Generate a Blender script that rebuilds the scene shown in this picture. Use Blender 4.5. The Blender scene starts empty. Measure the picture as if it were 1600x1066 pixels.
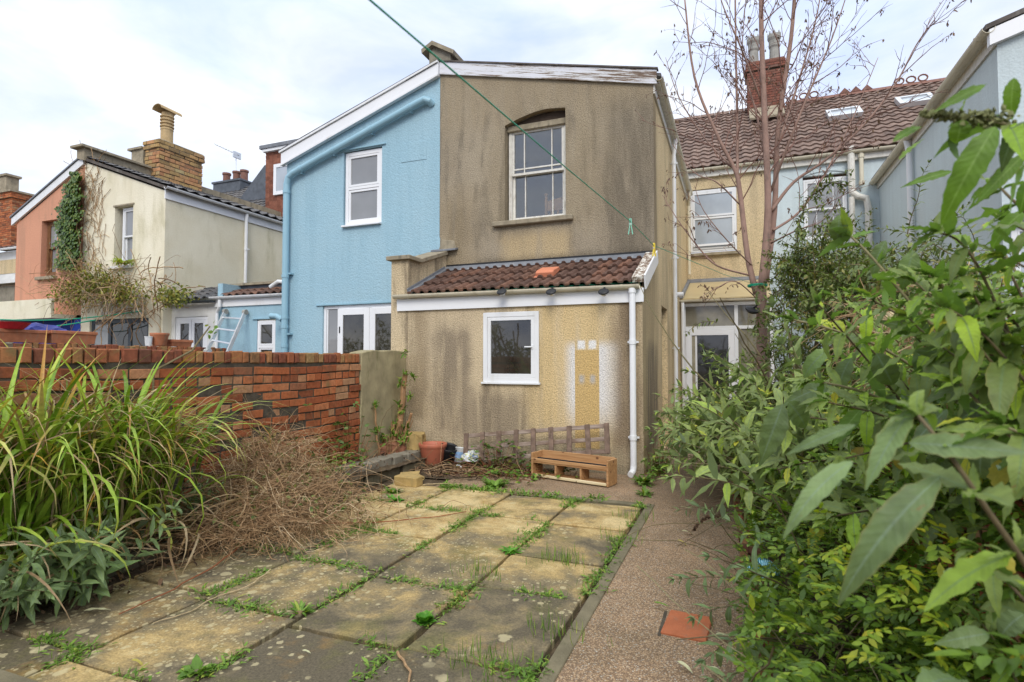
import bpy, bmesh, math, random
import numpy as np
from mathutils import Vector, Matrix

rnd = random.Random(7)
npr = np.random.default_rng(11)
scene = bpy.context.scene
col = scene.collection
R = math.radians

# ------------------------------------------------------------------ camera
EYE = 1.45
YAW, PITCH, FPX = R(21.7), R(2.08), 880.0
cam_d = bpy.data.cameras.new("Camera")
cam = bpy.data.objects.new("Camera", cam_d)
col.objects.link(cam)
cam.location = (0, 0, EYE)
cam.rotation_euler = (R(90) + PITCH, 0, YAW)
cam_d.sensor_width = 36.0
cam_d.lens = 36.0 * FPX / 1600.0
cam_d.clip_start = 0.05
cam_d.clip_end = 2000
cam_d.dof.use_dof = True
cam_d.dof.focus_distance = 7.0
cam_d.dof.aperture_fstop = 4.5
scene.camera = cam

# ------------------------------------------------------------------ light
SUN_EL, SUN_AZ = R(40), R(160)
world = bpy.data.worlds.new("World")
scene.world = world
world.use_nodes = True
scene.view_settings.view_transform = 'Standard'
scene.view_settings.look = 'None'
scene.view_settings.gamma = 1.0
scene.view_settings.exposure = 0.96
sun_d = bpy.data.lights.new("Sun", 'SUN')
sun_d.energy = 0.95
sun_d.angle = R(25)
sun_d.color = (1.0, 0.94, 0.83)
sun = bpy.data.objects.new("Sun", sun_d)
col.objects.link(sun)
sv = Vector((math.sin(SUN_AZ) * math.cos(SUN_EL), math.cos(SUN_AZ) * math.cos(SUN_EL), math.sin(SUN_EL)))
sun.rotation_euler = sv.to_track_quat('Z', 'Y').to_euler()
sun.location = sv * 60


# ------------------------------------------------------------------ node helpers
def nd(nt, t, ins=None, **attrs):
    n = nt.nodes.new(t)
    for k, v in attrs.items():
        setattr(n, k, v)
    if ins:
        for k, v in ins.items():
            s = n.inputs[k]
            if isinstance(v, bpy.types.NodeSocket):
                nt.links.new(v, s)
            else:
                if isinstance(v, tuple) and len(v) == 3 and s.type == 'RGBA':
                    v = v + (1,)
                s.default_value = v
    return n


def mix(nt, f, a, b, blend='MIX'):
    n = nd(nt, 'ShaderNodeMix', {0: f, 6: a, 7: b}, data_type='RGBA', blend_type=blend)
    return n.outputs[2]


def mth(nt, op, a, b=0.0, c=0.0, clamp=False):
    n = nd(nt, 'ShaderNodeMath', {0: a, 1: b, 2: c}, operation=op, use_clamp=clamp)
    return n.outputs[0]


def ramp(nt, f, stops, interp='LINEAR'):
    n = nd(nt, 'ShaderNodeValToRGB', {0: f})
    cr = n.color_ramp
    cr.interpolation = interp
    while len(cr.elements) < len(stops):
        cr.elements.new(0.5)
    for e, (p, c) in zip(cr.elements, stops):
        e.position = p
        if not isinstance(c, tuple):
            c = (c, c, c)
        e.color = c + (1,) if len(c) == 3 else c
    return n.outputs[0]


def sstep(nt, v, a, b, lo=0.0, hi=1.0):
    return nd(nt, 'ShaderNodeMapRange', {0: v, 1: a, 2: b, 3: lo, 4: hi}, interpolation_type='SMOOTHSTEP').outputs[0]


def noise(nt, vec, scale, detail=4.0, rough=0.55, dist=0.0):
    return nd(nt, 'ShaderNodeTexNoise', {'Vector': vec, 'Scale': scale, 'Detail': detail, 'Roughness': rough, 'Distortion': dist})


def scaled(nt, vec, s, loc=(0, 0, 0), rot=(0, 0, 0)):
    return nd(nt, 'ShaderNodeMapping', {'Vector': vec, 'Scale': s, 'Location': loc, 'Rotation': rot}).outputs[0]


def newmat(name):
    m = bpy.data.materials.new(name)
    m.use_nodes = True
    nt = m.node_tree
    b = nt.nodes['Principled BSDF']
    b.inputs['Roughness'].default_value = 0.8
    b.inputs['Specular IOR Level'].default_value = 0.25
    tc = nd(nt, 'ShaderNodeTexCoord')
    return m, nt, b, tc.outputs['Object']


def bump(nt, b, h, strength=0.5, dist=0.01, prev=None):
    ins = {'Height': h, 'Strength': strength, 'Distance': dist}
    if prev is not None:
        ins['Normal'] = prev
    n = nd(nt, 'ShaderNodeBump', ins)
    nt.links.new(n.outputs[0], b.inputs['Normal'])
    return n.outputs[0]


def island(nt):
    return nd(nt, 'ShaderNodeNewGeometry').outputs['Random Per Island']


# sky: physical sky mostly veiled by pale cloud
nt = world.node_tree
bg = nt.nodes['Background']
skyt = nd(nt, 'ShaderNodeTexSky', sky_type='NISHITA', sun_disc=False, sun_elevation=SUN_EL, sun_rotation=SUN_AZ,
          air_density=1.0, dust_density=1.5, ozone_density=1.5)
gen = nd(nt, 'ShaderNodeTexCoord').outputs['Generated']
n1 = noise(nt, scaled(nt, gen, (1.0, 1.0, 2.4), (0.35, 0.2, 0.1)), 1.7, 5, 0.5, 0.4).outputs[0]
n2 = noise(nt, scaled(nt, gen, (1.0, 1.0, 2.6), (3.1, 1.2, 0.4)), 3.0, 6, 0.55, 0.3).outputs[0]
veil = ramp(nt, n1, [(0.30, 0.62), (0.62, 0.98)])
cloud = ramp(nt, n2, [(0.36, (4.7, 5.6, 7.9)), (0.54, (6.4, 6.9, 8.1)), (0.68, (8.0, 8.2, 8.5))])
skycol = mix(nt, veil, skyt.outputs[0], cloud)
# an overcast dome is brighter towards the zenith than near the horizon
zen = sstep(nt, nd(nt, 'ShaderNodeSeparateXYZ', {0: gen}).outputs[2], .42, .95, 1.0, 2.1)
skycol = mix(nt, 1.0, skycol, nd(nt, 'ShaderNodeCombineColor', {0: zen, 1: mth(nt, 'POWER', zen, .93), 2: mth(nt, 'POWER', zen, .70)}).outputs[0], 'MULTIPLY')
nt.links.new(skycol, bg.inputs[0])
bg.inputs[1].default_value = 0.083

# ------------------------------------------------------------------ geometry helpers
_F = Vector((-math.sin(YAW) * math.cos(PITCH), math.cos(YAW) * math.cos(PITCH), math.sin(PITCH)))
_R = Vector((math.cos(YAW), math.sin(YAW), 0))
_U = _R.cross(_F)


def ray(u, v):
    return _F + _R * ((u - 800) / FPX) + _U * ((533 - v) / FPX)


def P(u, v, ax, val):
    """World point on the plane X, Y or Z = val that the photo shows at (u, v)."""
    d = ray(u, v)
    k = 'XYZ'.index(ax)
    o = Vector((0, 0, EYE))
    return o + d * ((val - o[k]) / d[k])


def T(u, v, t):
    return Vector((0, 0, EYE)) + ray(u, v) * t


ORG = {}


def thing(name, loc, label, cat, group=None):
    o = bpy.data.objects.new(name, None)
    o.empty_display_size = 0.1
    col.objects.link(o)
    o.location = loc
    ORG[o.name] = Vector(loc)
    tag(o, label, cat, group)
    return o


def tag(o, label=None, cat=None, group=None, kind=None):
    if label: o['label'] = label
    if cat: o['category'] = cat
    if group: o['group'] = group
    if kind: o['kind'] = kind
    return o


def link_mesh(name, me, mats, parent=None):
    for m in (mats if isinstance(mats, (list, tuple)) else [mats]):
        me.materials.append(m)
    o = bpy.data.objects.new(name, me)
    col.objects.link(o)
    if parent is not None:
        o.parent = parent
        ORG[o.name] = ORG[parent.name]
    else:
        ORG[o.name] = Vector((0, 0, 0))
    return o


class MB:
    def __init__(s):
        s.v, s.f, s.m, s.mi = [], [], [], 0

    def add(s, vs, fs):
        b = len(s.v)
        s.v += [tuple(p) for p in vs]
        for f in fs:
            s.f.append([b + i for i in f])
            s.m.append(s.mi)

    def quad(s, a, b, c, d):
        s.add([a, b, c, d], [(0, 1, 2, 3)])

    def poly(s, pts):
        s.add(pts, [tuple(range(len(pts)))])

    def box(s, x0, x1, y0, y1, z0, z1):
        if x0 > x1: x0, x1 = x1, x0
        if y0 > y1: y0, y1 = y1, y0
        if z0 > z1: z0, z1 = z1, z0
        s.add([(x0, y0, z0), (x1, y0, z0), (x1, y1, z0), (x0, y1, z0), (x0, y0, z1), (x1, y0, z1), (x1, y1, z1), (x0, y1, z1)],
              [(0, 3, 2, 1), (4, 5, 6, 7), (0, 1, 5, 4), (1, 2, 6, 5), (2, 3, 7, 6), (3, 0, 4, 7)])

    def obox(s, c, ax, ay, az, hx, hy, hz):
        c, ax, ay, az = Vector(c), Vector(ax).normalized(), Vector(ay).normalized(), Vector(az).normalized()
        vs = []
        for z in (-1, 1):
            for (x, y) in ((-1, -1), (1, -1), (1, 1), (-1, 1)):
                vs.append(c + ax * hx * x + ay * hy * y + az * hz * z)
        s.add(vs, [(0, 3, 2, 1), (4, 5, 6, 7), (0, 1, 5, 4), (1, 2, 6, 5), (2, 3, 7, 6), (3, 0, 4, 7)])

    def bar(s, p, q, w, h, up=(0, 0, 1)):
        p, q = Vector(p), Vector(q)
        d = (q - p)
        L = d.length
        d.normalize()
        up = Vector(up)
        side = d.cross(up)
        if side.length < 1e-4:
            side = d.cross(Vector((1, 0, 0)))
        side.normalize()
        u2 = side.cross(d)
        s.obox((p + q) / 2, d, side, u2, L / 2, w / 2, h / 2)

    def tube(s, pts, r, n=8, cap=True):
        pts = [Vector(p) for p in pts]
        k = len(pts)
        rs = r if isinstance(r, (list, tuple)) else [r] * k
        b = len(s.v)
        t0 = (pts[1] - pts[0]).normalized()
        a = t0.cross(Vector((0, 0, 1)))
        if a.length < 1e-3: a = t0.cross(Vector((1, 0, 0)))
        a.normalize()
        for i in range(k):
            if i == 0: t = pts[1] - pts[0]
            elif i == k - 1: t = pts[-1] - pts[-2]
            else: t = (pts[i + 1] - pts[i]).normalized() + (pts[i] - pts[i - 1]).normalized()
            if t.length < 1e-9: t = t0
            t = t.normalized()
            a = (a - t * a.dot(t))
            if a.length < 1e-6: a = t.cross(Vector((0.3, 0.9, 0.1)))
            a.normalize()
            c = t.cross(a)
            for j in range(n):
                an = 2 * math.pi * j / n
                p = pts[i] + (a * math.cos(an) + c * math.sin(an)) * rs[i]
                s.v.append(tuple(p))
        for i in range(k - 1):
            for j in range(n):
                j2 = (j + 1) % n
                s.f.append([b + i * n + j, b + i * n + j2, b + (i + 1) * n + j2, b + (i + 1) * n + j])
                s.m.append(s.mi)
        if cap:
            s.f.append([b + j for j in range(n - 1, -1, -1)]); s.m.append(s.mi)
            s.f.append([b + (k - 1) * n + j for j in range(n)]); s.m.append(s.mi)

    def lathe(s, prof, c=(0, 0, 0), n=24):
        b = len(s.v)
        for (r, z) in prof:
            for j in range(n):
                a = 2 * math.pi * j / n
                s.v.append((c[0] + r * math.cos(a), c[1] + r * math.sin(a), c[2] + z))
        for i in range(len(prof) - 1):
            for j in range(n):
                j2 = (j + 1) % n
                s.f.append([b + i * n + j, b + i * n + j2, b + (i + 1) * n + j2, b + (i + 1) * n + j])
                s.m.append(s.mi)

    def prism(s, pts, off):
        """closed solid: polygon pts pushed along off"""
        off = Vector(off)
        n = len(pts)
        pts = [Vector(p) for p in pts]
        vs = pts + [p + off for p in pts]
        fs = [tuple(range(n - 1, -1, -1)), tuple(range(n, 2 * n))]
        for i in range(n):
            j = (i + 1) % n
            fs.append((i, j, n + j, n + i))
        s.add(vs, fs)

    def build(s, name, mats, parent=None, smooth=False, bevel=0.0, local=False, fixn=False):
        o0 = Vector((0, 0, 0)) if (parent is None or local) else ORG[parent.name]
        me = bpy.data.meshes.new(name)
        vs = [(a - o0.x, b - o0.y, c - o0.z) for (a, b, c) in s.v]
        me.from_pydata(vs, [], s.f)
        me.polygons.foreach_set('material_index', s.m)
        if bevel > 0 or fixn:
            bm = bmesh.new()
            bm.from_mesh(me)
            bmesh.ops.remove_doubles(bm, verts=bm.verts, dist=1e-5)
            if fixn: bmesh.ops.recalc_face_normals(bm, faces=bm.faces)
            if bevel > 0:
                bmesh.ops.bevel(bm, geom=bm.edges[:] + bm.verts[:], offset=bevel, segments=1, affect='EDGES', profile=0.5, clamp_overlap=True)
            bm.to_mesh(me)
            bm.free()
        if smooth:
            me.polygons.foreach_set('use_smooth', [True] * len(me.polygons))
        me.update()
        return link_mesh(name, me, mats, parent)


def gutter(mb, p, q, r=0.055, th=0.006):
    p, q = Vector(p), Vector(q)
    d = (q - p).normalized()
    side = d.cross(Vector((0, 0, 1))).normalized()
    prof = []
    n = 8
    for i in range(n + 1):
        a = math.pi * i / n
        prof.append((math.cos(a) * r, -math.sin(a) * r))
    for i in range(n, -1, -1):
        a = math.pi * i / n
        prof.append((math.cos(a) * (r - th), -math.sin(a) * (r - th)))
    mb.prism([p + side * a + Vector((0, 0, b)) for a, b in prof], q - p)
    # unions every metre or so
    L = (q - p).length
    k = max(1, int(L / 1.3))
    for i in range(k + 1):
        c = p + (q - p) * ((i + 0.15) / (k + 0.3))
        pr = [(math.cos(math.pi * t / n) * (r + .007), -math.sin(math.pi * t / n) * (r + .007) + .003) for t in range(n + 1)]
        pr += [(math.cos(math.pi * t / n) * (r + .001), -math.sin(math.pi * t / n) * (r + .001) + .003) for t in range(n, -1, -1)]
        mb.prism([c + side * a + Vector((0, 0, b)) for a, b in pr], d * 0.035)


def downpipe(mb, pts, r=0.034, collars=(), n=12):
    mb.tube(pts, r, n)
    for c in collars:
        c = Vector(c)
        mb.tube([c - Vector((0, 0, .03)), c + Vector((0, 0, .03))], r + .008, n)
        mb.box(c.x - r - .03, c.x + r + .03, c.y + r - .01, c.y + r + .02, c.z - .012, c.z + .012)


def topz(top, x):
    for (xa, za), (xb, zb) in zip(top[:-1], top[1:]):
        if xa - 1e-6 <= x <= xb + 1e-6:
            return za + (zb - za) * (x - xa) / (xb - xa)
    return top[-1][1]


def wall(mb, fixed, axis, a0, a1, z0, top, holes=(), reveal=0.12, flip=False):
    """Sheet of wall with openings and reveals.  axis 'x': runs along X at y=fixed facing -Y; axis 'y': runs along Y at x=fixed, facing +X."""
    if isinstance(top, (int, float)):
        top = [(a0, top), (a1, top)]
    if axis == 'x':
        pt = lambda a, z, d=0: (a, fixed + d, z)
    else:
        pt = lambda a, z, d=0: (fixed - d, a, z)
    if flip:
        pt = lambda a, z, d=0: (fixed + d, a, z)
    xs = sorted(set([a0, a1] + [h[0] for h in holes] + [h[1] for h in holes] + [t[0] for t in top if a0 < t[0] < a1]))
    zs = sorted(set([z0] + [h[2] for h in holes] + [h[3] for h in holes]))

    def q(A, B, C, D):
        if flip: mb.quad(D, C, B, A)
        else: mb.quad(A, B, C, D)
    for xa, xb in zip(xs[:-1], xs[1:]):
        for i, za in enumerate(zs):
            last = i == len(zs) - 1
            xm = (xa + xb) / 2
            if last:
                q(pt(xa, za), pt(xb, za), pt(xb, topz(top, xb)), pt(xa, topz(top, xa)))
            else:
                zb = zs[i + 1]
                zm = (za + zb) / 2
                if any(h[0] < xm < h[1] and h[2] < zm < h[3] for h in holes):
                    continue
                q(pt(xa, za), pt(xb, za), pt(xb, zb), pt(xa, zb))
    for (ha, hb, hc, hd) in holes:
        r = reveal
        q(pt(ha, hc), pt(ha, hd), pt(ha, hd, r), pt(ha, hc, r))
        q(pt(hb, hc, r), pt(hb, hd, r), pt(hb, hd), pt(hb, hc))
        q(pt(ha, hc, r), pt(hb, hc, r), pt(hb, hc), pt(ha, hc))
        q(pt(ha, hd), pt(hb, hd), pt(hb, hd, r), pt(ha, hd, r))


def brick(mb, o, U, V, N, w, h, d, c=0.004, j=0.0):
    o = Vector(o)
    if j:
        o = o + U * rnd.uniform(-j, j) + V * rnd.uniform(-j, j) * .6
        d = d + rnd.uniform(-j, j) * 1.4
        w += rnd.uniform(-j, j)
    vs = []
    for (dep, ins) in ((0, 0), (d - c, 0), (d, c)):
        for (a, b) in ((ins, ins), (w - ins, ins), (w - ins, h - ins), (ins, h - ins)):
            jj = (rnd.uniform(-j, j) * .5 if dep else 0)
            vs.append(o + U * (a + jj) + V * (b + jj) + N * dep)
    fs = [(8, 9, 10, 11)]
    for k in (0, 4):
        for i in range(4):
            i2 = (i + 1) % 4
            fs.append((k + i, k + i2, k + 4 + i2, k + 4 + i))
    mb.add(vs, fs)


def brick_face(mb, o, U, V, N, W, H, bl=.215, bh=.065, jt=.011, d=.012, j=0.003, header_every=0):
    """courses of separate bricks proud of a plane (material index 0)"""
    U, V, N = Vector(U), Vector(V), Vector(N)
    o = Vector(o)
    rows = int(round(H / (bh + jt)))
    for r in range(rows):
        x = -(bl + jt) * (0.5 if r % 2 else 0.0)
        hdr = header_every and r % header_every == header_every - 1
        w0 = bl / 2 - jt / 2 if hdr else bl
        z = r * (bh + jt) + jt / 2
        while x < W - .02:
            ww = w0
            if not hdr and rnd.random() < .12 and header_every: ww = bl / 2 - jt / 2
            a, b = max(x, 0), min(x + ww, W)
            if b - a > .025:
                brick(mb, o + U * a + V * z, U, V, N, b - a, bh, d, j=j)
            x += ww + jt


def brick_box(mb, x0, x1, y0, y1, z0, z1, faces='xXyY', **k):
    d = k.get('d', .012)
    mb.mi = 1
    mb.box(x0 + d, x1 - d, y0 + d, y1 - d, z0, z1)
    mb.mi = 0
    if 'y' in faces: brick_face(mb, (x0, y0 + d, z0), (1, 0, 0), (0, 0, 1), (0, -1, 0), x1 - x0, z1 - z0, **k)
    if 'Y' in faces: brick_face(mb, (x1, y1 - d, z0), (-1, 0, 0), (0, 0, 1), (0, 1, 0), x1 - x0, z1 - z0, **k)
    if 'X' in faces: brick_face(mb, (x1 - d, y0 + d, z0), (0, 1, 0), (0, 0, 1), (1, 0, 0), y1 - y0 - 2 * d, z1 - z0, **k)
    if 'x' in faces: brick_face(mb, (x0 + d, y1 - d, z0), (0, -1, 0), (0, 0, 1), (-1, 0, 0), y1 - y0 - 2 * d, z1 - z0, **k)


def tile_roof(mb, o, U, V, W, L, tw=.30, tl=.30, amp=.03, style='roll', seg=8, th=.014, jit=.003, skip=None, shift=False):
    o, U, V = Vector(o), Vector(U).normalized(), Vector(V).normalized()
    N = U.cross(V).normalized()
    if N.z < 0: N = -N
    cols = int(math.ceil(W / tw - 1e-6))
    rows = int(math.ceil(L / tl - 1e-6))
    for r in range(rows):
        for c in range(cols):
            x0 = c * tw
            if shift and r % 2: x0 -= tw / 2
            x1 = min(x0 + tw, W)
            x0 = max(x0, 0)
            if x1 - x0 < .03: continue
            v0 = r * tl + rnd.uniform(-jit, jit)
            v1 = min((r + 1) * tl + .04, L)
            if v1 - v0 < .03: continue
            if skip and skip((x0 + x1) / 2, (v0 + v1) / 2): continue
            lift = rnd.uniform(0, jit)
            top, low, bot = [], [], []
            for s in range(seg + 1):
                q = s / seg
                if style == 'roll':
                    h = amp * min(1.0, 1.7 * math.sin(min(1, max(0, (q - .42) / .56)) * math.pi)) if .42 < q < .98 else 0.0
                elif style == 'wave':
                    h = amp * .5 * (1 + math.sin(2 * math.pi * q))
                else:
                    h = 0.0
                x = x0 + (x1 - x0) * q * 1.0 - .001
                low.append(o + U * x + V * v0 + N * (h + th + .016 + lift))
                bot.append(o + U * x + V * v0 + N * (h + .016 + lift))
                top.append(o + U * x + V * v1 + N * (h + .004))
            n = seg + 1
            vs = low + top + bot
            fs = []
            for s in range(seg):
                fs.append((s, s + 1, n + s + 1, n + s))
                fs.append((2 * n + s, 2 * n + s + 1, s + 1, s))
            mb.add(vs, fs)


# ------------------------------------------------------------------ leaf soup
def leaf_template(nseg=6, shape='lance', fold=0.25, curl=0.35, serr=0.0, twist=0.0, ripple=0.0):
    vs, fs, al, ac = [], [], [], []
    for i in range(nseg + 1):
        t = i / nseg
        if shape == 'lance': w = (math.sin(math.pi * t ** .75)) ** .9 * .5 if 0 < t < 1 else 0.02
        elif shape == 'oval': w = math.sin(math.pi * t ** .9) ** .7 * .5 if 0 < t < 1 else 0.02
        elif shape == 'blade': w = .5 * min(1, (1 - t) * 3 + .02) * (0.7 + .3 * min(1, t * 4))
        else: w = .5
        if serr and 0 < i < nseg: w *= 1 + (serr if i % 2 else -serr)
        if shape == 'blade':
            if i == 0: yy, zz0 = 0.0, 0.0
            else:
                tm_ = (i - .5) / nseg
                an = curl * max(0, (tm_ - .25) / .75) ** 1.6
                yy += math.cos(an) / nseg; zz0 -= math.sin(an) / nseg
            y, z = yy, zz0
        else:
            y = t if curl == 0 else math.sin(curl * t) / curl
            z = 0 if curl == 0 else -(1 - math.cos(curl * t)) / curl
        tw = twist * t
        for sx in (-1, 0, 1):
            x = sx * w
            zz = abs(sx) * w * fold + ripple * abs(sx) * math.sin(i * 1.9 + sx * 1.3) * w
            vs.append((x * math.cos(tw) - zz * math.sin(tw), y, z, x * math.sin(tw) + zz * math.cos(tw)))
            al.append(t); ac.append(abs(sx))
    for i in range(nseg):
        b = i * 3
        fs.append((b, b + 1, b + 4, b + 3))
        fs.append((b + 1, b + 2, b + 5, b + 4))
    return np.array(vs), np.array(fs), np.array(al), np.array(ac)


class Soup:
    def __init__(s, temps):
        s.t = temps
        s.items = [[] for _ in temps]

    def add(s, pos, d, up, L, W, k=None):
        d = np.asarray(d, float); d = d / (np.linalg.norm(d) + 1e-9)
        up = np.asarray(up, float)
        x = np.cross(d, up)
        nx = np.linalg.norm(x)
        if nx < 1e-5:
            x = np.cross(d, np.array((.3, .8, .5))); nx = np.linalg.norm(x)
        x = x / nx
        z = np.cross(x, d)
        if k is None: k = rnd.randrange(len(s.t))
        s.items[k].append(np.concatenate([np.asarray(pos, float), x * W, d * L, z * L, z * W]))

    def build(s, name, mats, parent=None, smooth=True):
        o0 = np.zeros(3) if parent is None else np.array(ORG[parent.name])
        V, F, A, C = [], [], [], []
        b = 0
        for (tv, tf, ta, tc), it in zip(s.t, s.items):
            if not it: continue
            M = np.array(it)
            n = len(M)
            pts = (M[:, None, 0:3] + tv[None, :, 0:1] * M[:, None, 3:6] + tv[None, :, 1:2] * M[:, None, 6:9] + tv[None, :, 2:3] * M[:, None, 9:12] + tv[None, :, 3:4] * M[:, None, 12:15])
            k = len(tv)
            V.append(pts.reshape(-1, 3) - o0)
            F.append((tf[None] + (np.arange(n) * k)[:, None, None] + b).reshape(-1, 4))
            A.append(np.tile(ta, n)); C.append(np.tile(tc, n))
            b += n * k
        V = np.concatenate(V); F = np.concatenate(F); A = np.concatenate(A); C = np.concatenate(C)
        me = bpy.data.meshes.new(name)
        me.vertices.add(len(V)); me.vertices.foreach_set('co', V.astype(np.float32).ravel())
        me.loops.add(F.size); me.loops.foreach_set('vertex_index', F.astype(np.int32).ravel())
        me.polygons.add(len(F)); me.polygons.foreach_set('loop_start', np.arange(0, F.size, 4, dtype=np.int32))
        if smooth: me.polygons.foreach_set('use_smooth', np.ones(len(F), dtype=bool))
        me.update(calc_edges=True)
        me.validate()
        for nm, arr in (('along', A), ('across', C)):
            a = me.attributes.new(nm, 'FLOAT', 'POINT')
            a.data.foreach_set('value', arr.astype(np.float32))
        return link_mesh(name, me, mats, parent)


def rv(s=1.0):
    return Vector((rnd.gauss(0, 1), rnd.gauss(0, 1), rnd.gauss(0, 1))) * s

# ------------------------------------------------------------------ materials
def plain(name, c, rough=0.6, var=0.12, scale=6.0, dirt=None, bmp=0.0, bscale=60, metal=0.0, spec=0.3):
    m, nt, b, oc = newmat(name)
    n = noise(nt, oc, scale, 5).outputs[0]
    a = tuple(x * (1 - var) for x in c)
    e = tuple(min(1, x * (1 + var)) for x in c)
    cc = ramp(nt, n, [(.3, a), (.7, e)])
    if dirt:
        dn = noise(nt, scaled(nt, oc, (1, 1, .25)), scale * 1.7, 6, .65).outputs[0]
        cc = mix(nt, sstep(nt, dn, .52, .72, 0, .75), cc, dirt)
    nt.links.new(cc, b.inputs['Base Color'])
    b.inputs['Roughness'].default_value = rough
    b.inputs['Metallic'].default_value = metal
    b.inputs['Specular IOR Level'].default_value = spec
    if bmp:
        bump(nt, b, noise(nt, oc, bscale, 4, .6).outputs[0], bmp, .01)
    return m


def bm_mask(nt, oc, x0, x1, z0, z1, s=.15, wob=.12, wscale=3.0, yax=False):
    """soft irregular patch on a wall, in its own object coordinates"""
    w = noise(nt, oc, wscale, 4, .6)
    wob_v = nd(nt, 'ShaderNodeVectorMath', {0: w.outputs[1], 1: (.5, .5, .5)}, operation='SUBTRACT').outputs[0]
    wob_s = nd(nt, 'ShaderNodeVectorMath', {0: wob_v, 3: wob * 2}, operation='SCALE').outputs[0]
    c2 = nd(nt, 'ShaderNodeVectorMath', {0: oc, 1: wob_s}, operation='ADD').outputs[0]
    sp = nd(nt, 'ShaderNodeSeparateXYZ', {0: c2})
    X, Z = sp.outputs[1 if yax else 0], sp.outputs[2]
    a = mth(nt, 'MULTIPLY', sstep(nt, X, x0 - s, x0 + s), sstep(nt, X, x1 - s, x1 + s, 1, 0))
    c = mth(nt, 'MULTIPLY', sstep(nt, Z, z0 - s, z0 + s), sstep(nt, Z, z1 - s, z1 + s, 1, 0))
    return mth(nt, 'MULTIPLY', a, c)


def render_wall(name, c, c2, streak, amount=.6, patches=(), speck=.33, bmp=.5, gscale=62, streak_scale=(5.2, 5.2, .38), thr=(.46, .62), extra=None, yax=False):
    """roughcast render: base colour, mottling, weathered vertical streaks, patches (x0,x1,z0,z1,soft,colour,strength)"""
    m, nt, b, oc = newmat(name)
    big = noise(nt, oc, .9, 5, .6).outputs[0]
    cc = mix(nt, sstep(nt, big, .35, .65), c, c2)
    st = noise(nt, scaled(nt, oc, streak_scale), 1.0, 6, .62, .25).outputs[0]
    stm = sstep(nt, st, thr[0], thr[1], 0, amount)
    blot = noise(nt, oc, 2.3, 6, .65).outputs[0]
    stm = mth(nt, 'MULTIPLY', stm, sstep(nt, blot, .30, .62, .35, 1.0))
    cc = mix(nt, stm, cc, streak)
    for (x0, x1, z0, z1, s, pc, ps, wob) in patches:
        k = bm_mask(nt, oc, x0, x1, z0, z1, s, wob, 3.0, yax)
        fine = noise(nt, scaled(nt, oc, (6.5, 6.5, .8)), 1.0, 6, .6).outputs[0]
        k = mth(nt, 'MULTIPLY', mth(nt, 'MULTIPLY', k, sstep(nt, fine, .30, .56, .35, 1.0)), ps)
        cc = mix(nt, k, cc, pc)
    if extra: cc = extra(nt, oc, cc)
    g = noise(nt, oc, gscale, 3, .65).outputs[0]
    vor = nd(nt, 'ShaderNodeTexVoronoi', {'Vector': oc, 'Scale': gscale * .8, 'Randomness': 1.0}).outputs[0]
    sp = ramp(nt, g, [(.28, 1 - speck * 1.6), (.5, 1.0), (.75, 1 + speck)])
    cc = mix(nt, 1.0, cc, sp, 'MULTIPLY')
    nt.links.new(cc, b.inputs['Base Color'])
    b.inputs['Roughness'].default_value = .92
    b.inputs['Specular IOR Level'].default_value = .12
    h = mth(nt, 'ADD', g, mth(nt, 'MULTIPLY', vor, -.9))
    h = mth(nt, 'ADD', h, mth(nt, 'MULTIPLY', noise(nt, oc, 14, 3).outputs[0], .35))
    bump(nt, b, h, bmp, .012)
    return m


def brick_mat(name, stops, dirt=(.05, .045, .035), dirt_amt=.6, moss=None, bmp=.5):
    m, nt, b, oc = newmat(name)
    isl = island(nt)
    cc = ramp(nt, isl, stops)
    n = noise(nt, oc, 22, 5, .65).outputs[0]
    cc = mix(nt, 1.0, cc, ramp(nt, n, [(.25, .62), (.55, 1.0), (.8, 1.22)]), 'MULTIPLY')
    d = noise(nt, oc, 3.2, 6, .65).outputs[0]
    cc = mix(nt, sstep(nt, d, .5, .72, 0, dirt_amt), cc, dirt)
    if moss:
        g = noise(nt, oc, 5.5, 5, .6).outputs[0]
        cc = mix(nt, sstep(nt, g, .58, .74, 0, .7), cc, moss)
    nt.links.new(cc, b.inputs['Base Color'])
    b.inputs['Roughness'].default_value = .85
    bump(nt, b, noise(nt, oc, 90, 4, .65).outputs[0], bmp, .006)
    return m


def tile_mat(name, stops, moss=None, rough=.75):
    m, nt, b, oc = newmat(name)
    cc = ramp(nt, island(nt), stops)
    n = noise(nt, oc, 9, 6, .65).outputs[0]
    cc = mix(nt, 1.0, cc, ramp(nt, n, [(.25, .6), (.5, .95), (.75, 1.3)]), 'MULTIPLY')
    l = noise(nt, oc, 26, 4, .6).outputs[0]
    cc = mix(nt, sstep(nt, l, .62, .72, 0, .35), cc, (.34, .30, .25))
    if moss:
        g = noise(nt, oc, 4.5, 5, .6).outputs[0]
        cc = mix(nt, sstep(nt, g, .6, .72, 0, .8), cc, moss)
    nt.links.new(cc, b.inputs['Base Color'])
    b.inputs['Roughness'].default_value = rough
    bump(nt, b, noise(nt, oc, 130, 3, .6).outputs[0], .35, .004)
    return m


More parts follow.
